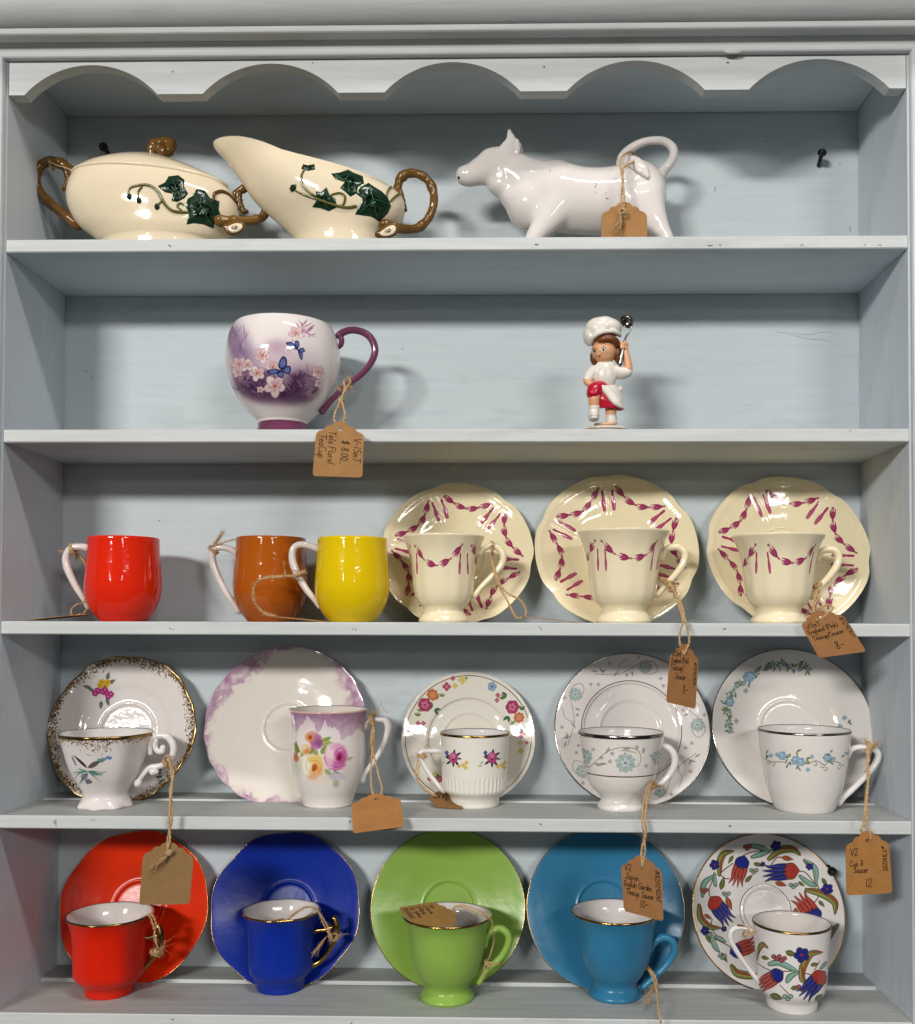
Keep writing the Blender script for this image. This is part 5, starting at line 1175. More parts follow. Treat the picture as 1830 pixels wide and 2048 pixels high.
k_ = twig(qA((614, 628), (608, 600), (622, 580), (650, 572), (676, 582), (682, 604), (666, 618), (650, 610), (648, 600)), [10, 11, 12, 12, 12, 11, 10, 9, 7], YB, sug, 'knob', 3, [0.0, 0, 0, 0, -0.002, -0.005, -0.008, -0.010, -0.010])
k_.parent = lid; k_.matrix_parent_inverse = Matrix.Identity(4)
twig(qA((300, 702), (276, 674), (240, 650), (197, 642), (160, 662), (142, 704), (152, 752), (186, 797), (236, 838), (310, 894)), [10, 9.5, 9, 9, 9, 9, 9, 9, 9.5, 11], YB, sug, 'handle', 4)
twig(qA((258, 650), (268, 690), (272, 720), (252, 752)), [7, 6.5, 6, 4], YB, sug, 'twig_spur', 5)
twig(qA((925, 790), (950, 762), (985, 748), (1010, 770)), [7, 7, 7, 5], YB, sug, 'twig_spur', 6)
twig(qA((948, 770), (952, 810), (968, 838), (982, 842)), [7, 7, 6, 4], YB, sug, 'twig_spur', 8)
twig(qA((900, 915), (945, 912), (1000, 895), (1040, 868), (1060, 835), (1062, 800)), [11, 9, 8, 8, 8, 7], YB, sug, 'handle', 7, [-0.022, -0.02, -0.01, 0, 0, 0])
for P in (((625, 740), (655, 725), (670, 700), (710, 695), (735, 715), (732, 742), (750, 770), (735, 790), (705, 806), (682, 800), (688, 772), (655, 765)), ((780, 750), (815, 755), (835, 785), (875, 800), (872, 835), (885, 865), (855, 880), (850, 912), (810, 895), (770, 890), (740, 895), (750, 845), (735, 820), (745, 790), (770, 775))):
    emboss('ivy_leaf', qA(*P), sbv, sug, M_IVY)
M_RIB = ceramic('ivy_vein', '#2f5a3a', rough=0.2)
for P_ in (((690, 800), (700, 760), (690, 715)), ((700, 775), (665, 748)), ((700, 770), (735, 745)), ((770, 770), (805, 830), (840, 895)), ((800, 820), (750, 870)), ((795, 805), (865, 825))): vine(qA(*P_) if len(P_) > 2 else qA(P_[0], tuple((np.array(P_[0]) + np.array(P_[1])) / 2), P_[1]), [0.9, 0.8, 0.5], sbv, sug, 'leaf_vein', M_RIB)
for x, y in ((515, 782), (554, 797), (625, 822)): emboss('ivy_bud', [(x / 1.989 + 5.5 * math.cos(t), y / 1.989 + 7 * math.sin(t)) for t in np.linspace(0, 2 * PI, 8, endpoint=False)], sbv, sug, M_IVY, 0.0012)
vine(qA((512, 775), (515, 752), (540, 740), (590, 737), (628, 762), (655, 810), (690, 840), (745, 845)), [1.6, 2, 2.4, 2.8, 3, 3.2, 3.2, 3], sbv, sug)
vine(qA((552, 790), (550, 765), (565, 745)), [1.6, 2, 2], sbv, sug); vine(qA((628, 815), (648, 800), (662, 815)), [1.6, 2, 2], sbv, sug); vine(qA((720, 835), (705, 820), (718, 808), (730, 815)), [1.6, 2, 1.6], sbv, sug)
vine(qA((850, 795), (852, 772), (880, 762), (910, 775), (938, 805)), [3, 3.4, 3.6, 3.4, 3], sbv, sug, mat=M_TWIG)
def cut_end(pts, Y, t):
    pl = BVHTree.FromPolygons([Vector(at(a, b, Y)) for a, b in ((300, 380), (900, 380), (900, 520), (300, 520))], [(0, 1, 2, 3)])
    O = np.array(qA(*pts)); O = crom(O, 3, closed=True); m = O.mean(0)
    emboss('cut_twig_end', O, pl, t, M_TWIG, 0.0040); emboss('cut_twig_face', m + (O - m) * 0.68 + np.array([1.5, -0.5]), BVHTree.FromPolygons([Vector(at(a, b, Y - 0.0034)) for a, b in ((300, 380), (900, 380), (900, 520), (300, 520))], [(0, 1, 2, 3)]), t, M_IVC, 0.0014)
    c_ = m + np.array([3, 0]); emboss('cut_twig_heart', [c_ + np.array([3.5 * math.cos(q), 1.8 * math.sin(q)]) for q in np.linspace(0, 2 * PI, 7, endpoint=False)], BVHTree.FromPolygons([Vector(at(a, b, Y - 0.0048)) for a, b in ((300, 380), (900, 380), (900, 520), (300, 520))], [(0, 1, 2, 3)]), t, M_TWIG, 0.0004)
cut_end(((886, 905), (912, 890), (945, 880), (972, 888), (975, 910), (950, 930), (915, 936), (895, 922)), 0.024, sug)
# gravy boat
YG = 0.060
gb = thing('gravy_boat', 'cream gravy boat with raised spout, green ivy and brown twig handle', 'gravy boat', (at(665, 480, YG).x, YG, ZS[0]))
zb2 = vz(YG, ZS[0], 665)
rings = [((600, zb2), (752, zb2), 64), ((600, zb2 - 14), (752, zb2 - 14), 65), ((594, zb2 - 22), (760, zb2 - 22), 63), ((588, 478), (768, 477), 65), ((560, 450), (795, 456), 72), ((520, 415), (808, 432), 82), ((484, 372), (810, 414), 84), ((458, 341), (808, 402), 80), ((437, 318), (802, 393), 74), ((428, 304), (795, 388), 70), ((427, 296), (789, 384), 68)]
V, F = silhouette_loft('g', rings, YG, None, None, cap_top=False, pinch=0.36, sq=0.72)
n_ = 72; top = V[-n_:]; ctr = np.mean(np.array(top), 0); b0 = len(V) - n_
# the wall turns over at the rim and goes back down inside; the spout lip curls up
for i in range(n_):
    pass
for k, (sc_, dz) in enumerate(((0.985, 0.0012), (0.955, 0.0012), (0.93, -0.001), (0.82, -0.02), (0.55, -0.034))):
    for p in top:
        q = ctr + (np.array(p) - ctr) * sc_; q = q + np.array([0, 0, dz]); V.append(q)
    for j in range(n_): F.append((b0 + k * n_ + j, b0 + k * n_ + (j + 1) % n_, b0 + (k + 1) * n_ + (j + 1) % n_, b0 + (k + 1) * n_ + j))
F.append(tuple(b0 + 5 * n_ + j for j in range(n_)))
V = [np.array(v) for v in V]
spx = at(427, 296, YG).x; zr = at(560, 330, YG).z
for v in V:
    t = max(0.0, 1 - (v[0] - spx) / 0.075); up = max(0.0, min(1.0, (v[2] - (zr - 0.03)) / 0.03))
    v[2] += 0.0075 * math.sin(PI * min(1, t * 0.8)) * up
place(mesh_obj('boat', V, F, M_IVC), gb); gbv = BVHTree.FromPolygons([Vector(v) for v in V], F)
twig(qA((1560, 790), (1582, 745), (1592, 712), (1625, 690), (1670, 695), (1705, 722), (1725, 770), (1722, 825), (1700, 875), (1660, 915), (1600, 930), (1540, 930)), [8, 8, 8.5, 8, 8, 8, 8, 8, 8, 8, 8.5, 10], YG, gb, 'handle', 9, [0, 0, 0, 0, 0, 0, 0, 0, 0, -0.004, -0.012, -0.022])
twig(qA((1590, 760), (1600, 800), (1612, 835)), [6, 6, 4], YG, gb, 'twig_spur', 11)
for P in (((1315, 690), (1350, 685), (1385, 673), (1405, 685), (1445, 700), (1450, 730), (1425, 745), (1420, 770), (1395, 785), (1370, 762), (1352, 748), (1370, 725), (1332, 712)), ((1415, 770), (1435, 740), (1465, 725), (1490, 742), (1520, 760), (1545, 785), (1558, 820), (1545, 850), (1510, 885), (1480, 865), (1410, 855), (1430, 815), (1442, 790)), ((1255, 760), (1275, 765), (1300, 743), (1312, 775), (1335, 790), (1343, 825), (1310, 842), (1275, 830), (1240, 825), (1260, 795))):
    emboss('ivy_leaf', qA(*P), gbv, gb, M_IVY)
for P_ in (((1330, 695), (1375, 720), (1430, 735)), ((1370, 717), (1395, 690)), ((1385, 725), (1390, 765)), ((1470, 740), (1485, 800), (1500, 870)), ((1482, 800), (1430, 845)), ((1482, 790), (1540, 810)), ((1290, 765), (1290, 800), (1300, 830))): vine(qA(*P_) if len(P_) > 2 else qA(P_[0], tuple((np.array(P_[0]) + np.array(P_[1])) / 2), P_[1]), [0.9, 0.8, 0.5], gbv, gb, 'leaf_vein', M_RIB)
emboss('ivy_bud', qA((1198, 672), (1205, 655), (1225, 660), (1252, 655), (1253, 675), (1225, 680)), gbv, gb, M_IVY, 0.0012); emboss('ivy_bud', qA((1152, 752), (1160, 735), (1180, 732), (1178, 752), (1162, 766)), gbv, gb, M_IVY, 0.0012)
vine(qA((1212, 675), (1200, 700), (1205, 735), (1232, 765), (1255, 780)), [1.8, 2.2, 2.4, 2.6, 2.6], gbv, gb); vine(qA((1175, 758), (1210, 775), (1250, 788), (1330, 815), (1380, 825), (1415, 820)), [1.6, 2, 2.4, 2.8, 3, 3], gbv, gb)
vine(qA((1318, 775), (1350, 768), (1372, 780), (1368, 808), (1352, 818)), [1.8, 2.2, 2.4, 2.2, 1.6], gbv, gb); vine(qA((1535, 780), (1545, 755), (1560, 742)), [2, 2.4, 2.4], gbv, gb); vine(qA((1552, 800), (1572, 782), (1592, 770)), [2, 2.4, 2.4], gbv, gb)
cut_end(((1490, 932), (1515, 912), (1550, 890), (1580, 888), (1588, 912), (1570, 938), (1530, 950), (1502, 946)), 0.022, gb)
# cow creamer
YC = 0.066; cs = S(YC) / 3.5686
pw = lambda x, y, dy=0.0: np.array(at(890 + x / 3.5686, 230 + y / 3.5686, YC + dy * cs))
zfoot = (vz(YC, ZS[0], 1150) - 230) * 3.5686
cow = thing('cow_creamer', 'white glazed cow creamer with raised ear and looped tail handle', 'cow creamer', (pw(1000, 800)[0], YC, ZS[0]))
def cE(x, y, rx, rz, ry, dy=0.0, rot=0.0): return ellipsoid(pw(x, y, dy), rx * cs, ry * cs, rz * cs, 32, 20, Matrix.Rotation(math.radians(rot), 3, 'Y') if rot else None)
def cS(pts, ra, rb=None, spans=6, n=20): return sweep(crom(np.array([pw(*p) for p in pts]), spans), np.asarray(ra, float) * cs, None if rb is None else np.asarray(rb, float) * cs, n=n)
parts = [cS([(720, 580), (820, 590), (960, 612), (1120, 618), (1280, 610), (1380, 600)], [235, 252, 238, 238, 254, 225], [180, 200, 200, 200, 196, 155]),
         cE(800, 440, 150, 118, 110), cE(1380, 560, 205, 240, 165), cE(1330, 430, 120, 104, 100),
         cE(620, 640, 190, 190, 165), cE(600, 715, 120, 115, 105), cE(500, 585, 112, 104, 100), cE(410, 505, 110, 84, 95),
         cS([(760, 530), (650, 510), (560, 460), (470, 390)], [195, 190, 172, 140], [150, 142, 130, 112]),
         cS([(440, 355), (360, 360), (270, 395), (190, 428), (140, 432)], [132, 130, 108, 84, 74], [112, 106, 92, 80, 74]), cE(130, 432, 56, 72, 74), cE(170, 470, 70, 44, 66), cE(330, 305, 90, 66, 88), cE(420, 430, 125, 118, 100),
         cS([(820, 620, -70), (750, 720, -95), (680, 815, -108), (625, 895, -112), (595, zfoot - 46, -110)], [170, 118, 80, 64, 56], [130, 96, 74, 62, 56]), cS([(820, 640, 90), (770, 740, 110), (715, 830, 118), (680, 900, 120), (665, zfoot - 46, 118)], [140, 100, 76, 62, 56]),
         cS([(1400, 620, -70), (1465, 730, -95), (1530, 825, -105), (1580, 905, -108), (1590, zfoot - 46, -106)], [180, 124, 80, 60, 54], [130, 100, 74, 58, 54]), cS([(1400, 650, 100), (1450, 750, 112), (1510, 840, 116), (1550, 910, 116), (1556, zfoot - 46, 114)], [150, 108, 76, 58, 54])]
M_COW = ceramic('white_cow_glaze', '#ddd6d1', rough=0.07, bump=0.06, bscale=38)
cow_body = place(fuse('body', parts, M_COW, None, 0.0013, 60), cow)
place(fuse('tail', [cS([(1262, 350, -30), (1270, 300, -20), (1320, 245), (1400, 200), (1490, 182), (1570, 190), (1625, 235), (1632, 290), (1605, 345), (1562, 395), (1535, 430)], [44, 38, 33, 30, 29, 30, 32, 33, 33, 36, 48], n=16)], M_COW, None, 0.0010, 4), cow)
place(fuse('tail_tuft', [cS([(1300, 320, -110), (1360, 345, -140), (1410, 390, -162), (1450, 445, -172)], [44, 50, 44, 14], [26, 26, 22, 10])], M_COW, None, 0.0010, 6), cow)
def ear(dy, x0=0, y0=0):
    return fuse('ear', [cS([(440 + x0, 320 + y0, dy), (450 + x0, 255 + y0, dy * 1.15), (470 + x0, 180 + y0, dy * 1.25), (458 + x0, 108 + y0, dy * 1.3)], [88, 74, 40, 14], [40, 34, 26, 12]), cS([(505 + x0, 300 + y0, dy * 1.05), (518 + x0, 240 + y0, dy * 1.25), (516 + x0, 178 + y0, dy * 1.35)], [26, 26, 14], [22, 20, 14])], M_COW, None, 0.0010, 12)
place(ear(-64), cow); place(ear(70, 20, 30), cow)
cbv = BVHTree.FromPolygons([v.co for v in cow_body.data.vertices], [p.vertices[:] for p in cow_body.data.polygons])
qw = lambda x, y: (890 + x / 3.5686, 230 + y / 3.5686)
emboss('nostril', [qw(98 + 9 * math.cos(t), 448 + 12 * math.sin(t)) for t in np.linspace(0, 2 * PI, 8, endpoint=False)], cbv, cow, M_INK, 0.0002)
M_SCUFF = ceramic('grey_scuff', '#a39c94', rough=0.4)
rg_ = random.Random(8)
for x, y, n_k in ((1075, 505, 4), (1068, 560, 3), (1148, 552, 3), (1155, 590, 3), (752, 408, 1)):
    for k in range(n_k):
        x_, y_ = x + rg_.uniform(-9, 9), y + rg_.uniform(-16, 16); r_ = rg_.uniform(3, 8)
        emboss('scuff', [qw(x_ + r_ * rg_.uniform(0.4, 1) * math.cos(t), y_ + r_ * rg_.uniform(0.6, 1.6) * math.sin(t)) for t in np.linspace(0, 2 * PI, 6, endpoint=False)], cbv, cow, M_SCUFF, 0.00012)
# ------------------------------------------------------------------ kraft price tags on jute twine
def twine_mat():
    m, N, L, b = new_mat('jute_twine'); b.inputs['Roughness'].default_value = 0.85; b.inputs['Specular IOR Level'].default_value = 0.15
    tc = N.new('ShaderNodeTexCoord'); nz = N.new('ShaderNodeTexNoise'); nz.inputs['Scale'].default_value = 600; nz.inputs['Detail'].default_value = 3
    L.new(tc.outputs['Object'], nz.inputs['Vector']); mx = N.new('ShaderNodeMix'); mx.data_type = 'RGBA'
    mx.inputs[6].default_value = (*lin('#a5835a'), 1); mx.inputs[7].default_value = (*lin('#dcbb8e'), 1)
    L.new(nz.outputs['Fac'], mx.inputs[0]); L.new(mx.outputs[2], b.inputs['Base Color']); return m
M_JUTE = twine_mat()
def jute(pts, r=0.00058, fuzz=1.0, seed=1, twist=420.0, plies=2):
    """two-ply twine through world points, with loose fibres"""
    C = crom(np.array(pts, float), 14); rg = np.random.default_rng(seed)
    seg = np.r_[0, np.cumsum(np.linalg.norm(np.diff(C, axis=0), axis=1))]; n = max(8, int(seg[-1] / 0.0009))
    s_ = np.linspace(0, seg[-1], n); P = np.stack([np.interp(s_, seg, C[:, i]) for i in range(3)], 1)
    T = np.gradient(P, axis=0); T /= np.linalg.norm(T, axis=1)[:, None] + 1e-12
    B = np.cross(T, [0.1, 1.0, 0.2]); B /= np.linalg.norm(B, axis=1)[:, None] + 1e-12; Nn = np.cross(T, B)
    out = []
    for k in range(plies):
        ph = s_ * twist * 2 + k * 2 * PI / plies
        Q = P + (B * np.cos(ph)[:, None] + Nn * np.sin(ph)[:, None]) * r * 0.85
        out.append(sweep(Q, r * (1 + 0.15 * rg.standard_normal(n)).clip(0.7, 1.3), n=5))
    for i in range(int(fuzz * seg[-1] * 1000)):
        j = rg.integers(0, n); d = rg.standard_normal(3); d /= np.linalg.norm(d); L = rg.uniform(0.001, 0.0045); e = d * 0.5 + T[j] * rg.choice([-1, 1])
        a = P[j]; b_ = a + (d * 0.6 + e * 0.4) * L * 0.5; c_ = a + (d * 0.5 + e * 0.8) * L
        out.append(sweep(np.array([a, b_, c_ + rg.standard_normal(3) * 0.0004]), 0.00009, n=3, caps=False))
    return out
def PX(Y, *pts):
    """photograph pixels to points at depth Y; a third number moves one point nearer (-) or farther (+)"""
    return [np.array(at(p[0], p[1], Y + (p[2] if len(p) > 2 else 0.0))) for p in pts]
def coil(center, axis, R, turns, seed=1, r=0.00050, pitch=0.0013, sq=1.0):
    """twine wound round a handle"""
    a = np.asarray(axis, float); a /= np.linalg.norm(a); u = np.cross(a, [0, 1, 0.01]); u /= np.linalg.norm(u); v = np.cross(a, u)
    n = int(turns * 12); return jute([np.asarray(center) + u * R * math.cos(2 * PI * i / 12) + v * R * sq * math.sin(2 * PI * i / 12) + a * pitch * (i / 12 - turns / 2) for i in range(n + 1)], r=r, seed=seed)
def knot(c, R, seed=1):
    rg = np.random.default_rng(seed); out = []
    for k in range(3):
        ax = rg.standard_normal(3); ax /= np.linalg.norm(ax); u = np.cross(ax, [0.3, 0.5, 0.8]); u /= np.linalg.norm(u); v = np.cross(ax, u)
        out += jute([np.asarray(c) + u * R * math.cos(t) + v * R * math.sin(t) for t in np.linspace(0, 2 * PI, 10)], seed=seed + k, fuzz=1.6)
    return out
def frayed(a, b, n=9, w=0.0022, seed=1):
    """frayed brush end of a cut twine"""
    rg = np.random.default_rng(seed); out = []; a = np.asarray(a); b = np.asarray(b)
    for i in range(n):
        e = b + rg.standard_normal(3) * w * [1, 0.6, 1]; m = (a + b) / 2 + rg.standard_normal(3) * w * 0.4
        out.append(sweep(crom(np.array([a, m, e]), 4), [0.00035, 0.00030, 0.00012], n=4))
    for i in range(n * 2):
        e = b + rg.standard_normal(3) * w * 1.7; m = (a + b) / 2 + rg.standard_normal(3) * w * 0.8
        out.append(sweep(crom(np.array([a, m, e]), 3), 0.00007, n=3, caps=False))
    return out
GLY = {
 'V': (6, "0,10 1.5,5 3,0 4.5,5 6.4,10"), 'v': (4, "0,5 2,0 4.4,6"), '-': (4, "0,4 4,4.3"), '1': (2.4, "1.2,10 1,0"), '5': (5, "5,10 1.2,9.8|1.2,9.8 1,6 3.6,6 4.6,3 2.6,.2 0,1"),
 'm': (5.5, "0,0 .2,4.5|.2,3.5 1.8,5 2.6,3.5 2.6,0|2.6,3.2 4.2,5 5.2,3.5 5.4,0"), 'T': (6, "0,9.8 6.4,10.2|3.2,10 3,0"), 't': (3, "1.4,8 1.2,1 2.6,.4|0,5.6 3,6"),
 '$': (5.4, "5,8 2,8.6 .6,7 2.4,5 4.8,3.6 3.6,1.6 .2,1.8|2.2,10.6 1.8,-.6|3.8,10.6 3.4,-.6"), '#': (6, "1.6,9 .8,0|4.2,9.4 3.4,.2|0,6.4 5.6,6.8|-.2,3 5.2,3.4"),
 '8': (4.6, "4,9 2,10 .6,8 2.2,5.4 4,2.6 2.4,0 .4,1.6 1.6,4.6 4.2,8.6"), '0': (4.4, "2.2,9.8 .2,6 .6,1.6 2.4,.2 4.2,3.6 3.6,8.2 2.0,9.8"), '.': (1.4, "0,0 .6,.6"),
 'e': (4, "0,2.6 3.4,3.4 2.6,5.4 .6,4.2 .4,1 2.2,0 4,1.4"), 'l': (2, "1.4,10 .6,2 1.8,.4"), 'a': (4.4, "3.6,4.6 1.2,5 .2,2 1.6,.2 3.4,2.2|3.7,5 3.6,1 4.6,.4"), 'F': (5, "0,0 .6,10 5,10.4|.4,5.4 4,5.8"),
 'o': (4, "2.2,5 .2,3 1,.4 3.2,.6 3.6,3.6 2.2,5"), 'r': (3.4, "0,5 .6,0|.4,3 1.8,5 3.2,4.6"), 'c': (3.6, "3.4,4.6 1,5 .2,2.2 1.6,.2 3.6,1.2"), 'C': (6, "6,9 3.4,10 .6,6.6 .6,2.4 3,.2 6,1.6"),
 'u': (4.4, ".2,5 .6,1 2.2,.2 3.6,2.4 4,5|4,5 4,1 4.8,.4"), 'p': (4.2, ".4,5 0,-4.6|.2,3.4 2.2,5 3.8,3.4 2.4,.4 .4,1"), 'E': (5, "4.6,9 1.6,10 .6,7.6 3,5.4 .4,3.4 1,.6 4.8,1"), 'n': (4.2, "0,5 .2,0|.2,3 2.2,5 3.6,3.4 3.8,0"),
 'g': (4.4, "3.8,4.6 1.2,5 .2,2.4 2,.6 3.6,3|3.8,5 3.6,-3.4 1.2,-4.4 .2,-2.6"), 'd': (4.4, "3.4,3.6 1.2,5 .2,2 1.8,.2 3.6,2.4|4.2,10 3.8,.6 4.8,.2"), '(': (2.4, "2.2,10.6 .4,6 .6,2 2.2,-1"), ')': (2.4, "0,10.6 1.8,6 1.6,2 0,-1"),
 'P': (5, "0,0 .4,10|.4,10 4,9.6 4.6,7 2.6,5 .4,5.2"), 'i': (1.6, ".4,5 .6,.4|.8,7.6 1,8"), 'k': (4, ".4,10 .2,0|3.4,5 .6,2.4 3.8,0"), '/': (3, "0,-2 3.4,10.4"), 'S': (5, "4.8,8.8 2.6,10 1,8 2.6,5.6 4.4,3.4 3,.4 .2,1.2"),
 's': (3.2, "3,4.6 1,5 .8,3.4 2.8,2 2.2,.2 .2,.6"), 'h': (4.2, ".4,10 .2,0|.2,3 2.2,5 3.6,3.4 3.8,0"), 'J': (4.4, "4,10 3.8,2 2,0 .2,1.6|2,10 5.4,10.2"), 'G': (6, "5.6,9 3,10 .4,6 .8,1.8 3.4,.2 5.4,2 5.4,4.6 3.4,4.4"), '2': (4.8, ".2,8 2,10 4,8 2.4,4 .2,.2 4.8,.4"),
 '4': (4.8, "1.6,10 .4,5 4.6,5.2|3.8,9.6 3.4,0"), '7': (4.6, "0,9.8 4.6,10 2.2,0"), '3': (4.4, ".4,9 2.6,10 3.8,7.6 1.6,5.4 4,3.4 2.6,.2 .2,1"), '6': (4.4, "3.6,10 1,6 .4,2 2.2,.2 4,2 2.8,4.4 .6,3"), '9': (4.4, "3.8,8.6 2,10 .4,7.6 2.2,5.8 3.8,8.4|3.8,8.6 3.2,0"),
 '&': (5, "4.6,1 1.4,8 2.4,10 3.4,8.2 .4,3 1.6,.2 4.6,4"), 'y': (4.2, ".2,5 1.8,.8|4.2,5 1.2,-4.4 .2,-3.6"), 'D': (5, "0,0 .6,10|.6,10 4.4,8 4.6,3 0,0"), 'A': (5.4, "0,0 2.8,10 5.2,0|1,3.8 4.4,4"), 'L': (4.4, ".4,10 .2,.4 4.4,.6"), 'R': (5, "0,0 .4,10|.4,10 4,9 3.4,6 .4,5 4.6,0"), 'I': (2, "1,10 .8,0"), '|': (2, "1,11 .8,-1")}
TK = 4.0
def write(c, txt, x, y, h, ang=0.0, wd=0.9, col='#1c110b', gap=1.25, slant=0.12, seed=0):
    """handwriting in tag units (x right, y down, 0..100 by 0..124); h = capital height"""
    rg = random.Random(seed + len(txt)); ca, sa = math.cos(math.radians(ang)), math.sin(math.radians(ang)); k = h / 10.0; pen = 0.0
    for ch in txt:
        if ch == ' ': pen += 4.0; continue
        w_, g_ = GLY[ch]; j = rg.uniform(-0.3, 0.3)
        for st in g_.split('|'):
            P = np.array([[float(q) for q in p.split(',')] for p in st.split()])
            if len(P) > 2: P = crom(P, 5)
            X = (P[:, 0] + pen + P[:, 1] * slant) * k; Yv = -(P[:, 1] + j) * k
            Q = np.stack([(x + X * ca - Yv * sa) * TK, c.h - (y + X * sa + Yv * ca) * TK], 1)
            c.stroke(Q, wd * 1.45 * TK, col, raw=True, smooth=False, soft=1.6, alpha=0.96)
        pen += w_ + gap
def kraft(seed, base='#a67a4c'):
    c = Canvas(int(100 * TK), int(124 * TK), base); rg = np.random.default_rng(seed)
    n1 = vnoise(c.h, c.w, 5, seed, 3); n2 = rg.random((c.h // 2, c.w // 2)).repeat(2, 0).repeat(2, 1); n3 = vnoise(c.h, c.w, 90, seed + 1, 1)
    f = 0.93 + 0.10 * n1; f[:n2.shape[0], :n2.shape[1]] += 0.05 * (n2 - 0.5); f += 0.10 * (n3 - 0.5)
    c.a[..., :3] *= f[..., None].astype(np.float32); return c
def card_outline():
    R = [(0.5, 0.0), (0.575, 0.006), (0.635, 0.028), (0.672, 0.066), (0.690, 0.083), (0.735, 0.078), (0.785, 0.095), (0.825, 0.130), (0.842, 0.166), (0.880, 0.170), (0.935, 0.188), (0.978, 0.222), (0.997, 0.265), (1.0, 0.32), (1.0, 0.5), (1.0, 0.75), (1.0, 0.945), (0.985, 0.982), (0.945, 1.0), (0.72, 1.0)]
    return R + [(0.5, 1.0)] + [(1 - a, b) for a, b in R[:0:-1]]
OUT = card_outline(); HOLE = [(0.5 + 0.036 * math.cos(t), 0.150 + 0.029 * math.sin(t)) for t in np.linspace(0, 2 * PI, 14, endpoint=False)]
def card(corners, mat, parent, bend=0.0, edge=0.0005):
    """corners: top-left, top-right, bottom-right, bottom-left of the card as world points"""
    A, B, C_, D_ = [np.asarray(p, float) for p in corners]
    nrm = np.cross(B - A, D_ - A); nrm /= np.linalg.norm(nrm)
    if nrm @ (np.array(CAM) - A) < 0: nrm = -nrm
    def W3(s, t): return A * (1 - s) * (1 - t) + B * s * (1 - t) + C_ * s * t + D_ * (1 - s) * t + nrm * bend * (math.sin(PI * t) + 0.5 * math.sin(PI * s))
    flat = OUT + HOLE; no, nh = len(OUT), len(HOLE)
    bm = bmesh.new()
    vs = [bm.verts.new((s, 1 - t, 0)) for s, t in flat]
    es = [bm.edges.new((vs[i], vs[(i + 1) % no])) for i in range(no)] + [bm.edges.new((vs[no + i], vs[no + (i + 1) % nh])) for i in range(nh)]
    bmesh.ops.triangle_fill(bm, use_beauty=True, use_dissolve=False, edges=es)
    if bend: bmesh.ops.subdivide_edges(bm, edges=bm.edges[:], cuts=2, use_grid_fill=True); bmesh.ops.triangulate(bm, faces=bm.faces[:])
    bm.verts.index_update(); pts = [(v.co.x, 1 - v.co.y) for v in bm.verts]; tri = [[v.index for v in f.verts] for f in bm.faces]
    bd = [(e.verts[0].index, e.verts[1].index) for e in bm.edges if len(e.link_faces) == 1]; bm.free()
    n = len(pts); V = [W3(s, t) for s, t in pts]; V += [v - nrm * edge for v in V]; UV = [(s, 1 - t) for s, t in pts] * 2
    F = [list(f) for f in tri] + [[i + n for i in f[::-1]] for f in tri] + [[a, b, b + n, a + n] for a, b in bd]
    o = mesh_obj('card', V, F, mat, parent, smooth=False, uv=UV); o.matrix_parent_inverse = Matrix.Translation(-parent.location); return W3
def kraft_mat(name, c):
    m, N, L, b = new_mat(name); b.inputs['Roughness'].default_value = 0.75; b.inputs['Specular IOR Level'].default_value = 0.2
    t = N.new('ShaderNodeTexImage'); t.image = c.image(name); t.extension = 'EXTEND'; t.interpolation = 'Cubic'
    L.new(t.outputs['Color'], b.inputs['Base Color'])
    tc = N.new('ShaderNodeTexCoord'); nz = N.new('ShaderNodeTexNoise'); nz.inputs['Scale'].default_value = 900; L.new(tc.outputs['Object'], nz.inputs['Vector'])
    bp = N.new('ShaderNodeBump'); bp.inputs['Strength'].default_value = 0.15; bp.inputs['Distance'].default_value = 0.001; L.new(nz.outputs['Fac'], bp.inputs['Height']); L.new(bp.outputs['Normal'], b.inputs['Normal'])
    return m
def tag(label, corners, c, bend=0.0, group='kraft paper price tags on jute twine'):
    loc = tuple(np.mean([np.asarray(p) for p in corners], 0))
    t = thing('price_tag', label, 'price tag', loc, group)
    W3 = card(corners, kraft_mat('kraft_card', c), t, bend)
    t['x'] = 0; del t['x']
    return t, W3
def twine_part(parts, t, name='twine'):
    V, F = join_parts(parts); o = mesh_obj(name, V, F, M_JUTE, t); o.matrix_parent_inverse = Matrix.Translation(-t.location); return o
q2 = cv(915, 0, 1.989)
# --- cow's tag: blank side out, its frayed knot in front
c = kraft(1); Yt = -0.0 + 0.014
t, W3 = tag('blank kraft tag hanging on the white cow creamer', PX(Yt, (1203, 404), (1294, 404), (1295, 512, 0.004), (1202, 512, 0.004)), c)
hole = np.array(W3(0.5, 0.15)); up = PX(0.020, (1247, 345), (1243, 322, 0.01))
p = jute(PX(0.016, (1245, 425, -0.003), (1243, 395, 0.0), (1246, 360, 0.004), (1241, 330, 0.006), (1243, 314, 0.014), (1258, 304, 0.03), (1270, 308, 0.045), (1268, 322, 0.03), (1255, 330, 0.012), (1246, 336, 0.004)), seed=3)
p += jute(PX(0.015, (1246, 425, -0.004), (1249, 395, -0.002), (1245, 362, 0.001), (1247, 340, 0.003)), seed=4)
p += knot(PX(0.009, (1245, 424))[0], 0.0028, 5) + frayed(PX(0.0085, (1243, 428))[0], PX(0.0085, (1231, 460))[0], 10, 0.0022, 6) + frayed(PX(0.0085, (1243, 428))[0], PX(0.0085, (1240, 462))[0], 6, 0.0016, 7)
twine_part(p, t)
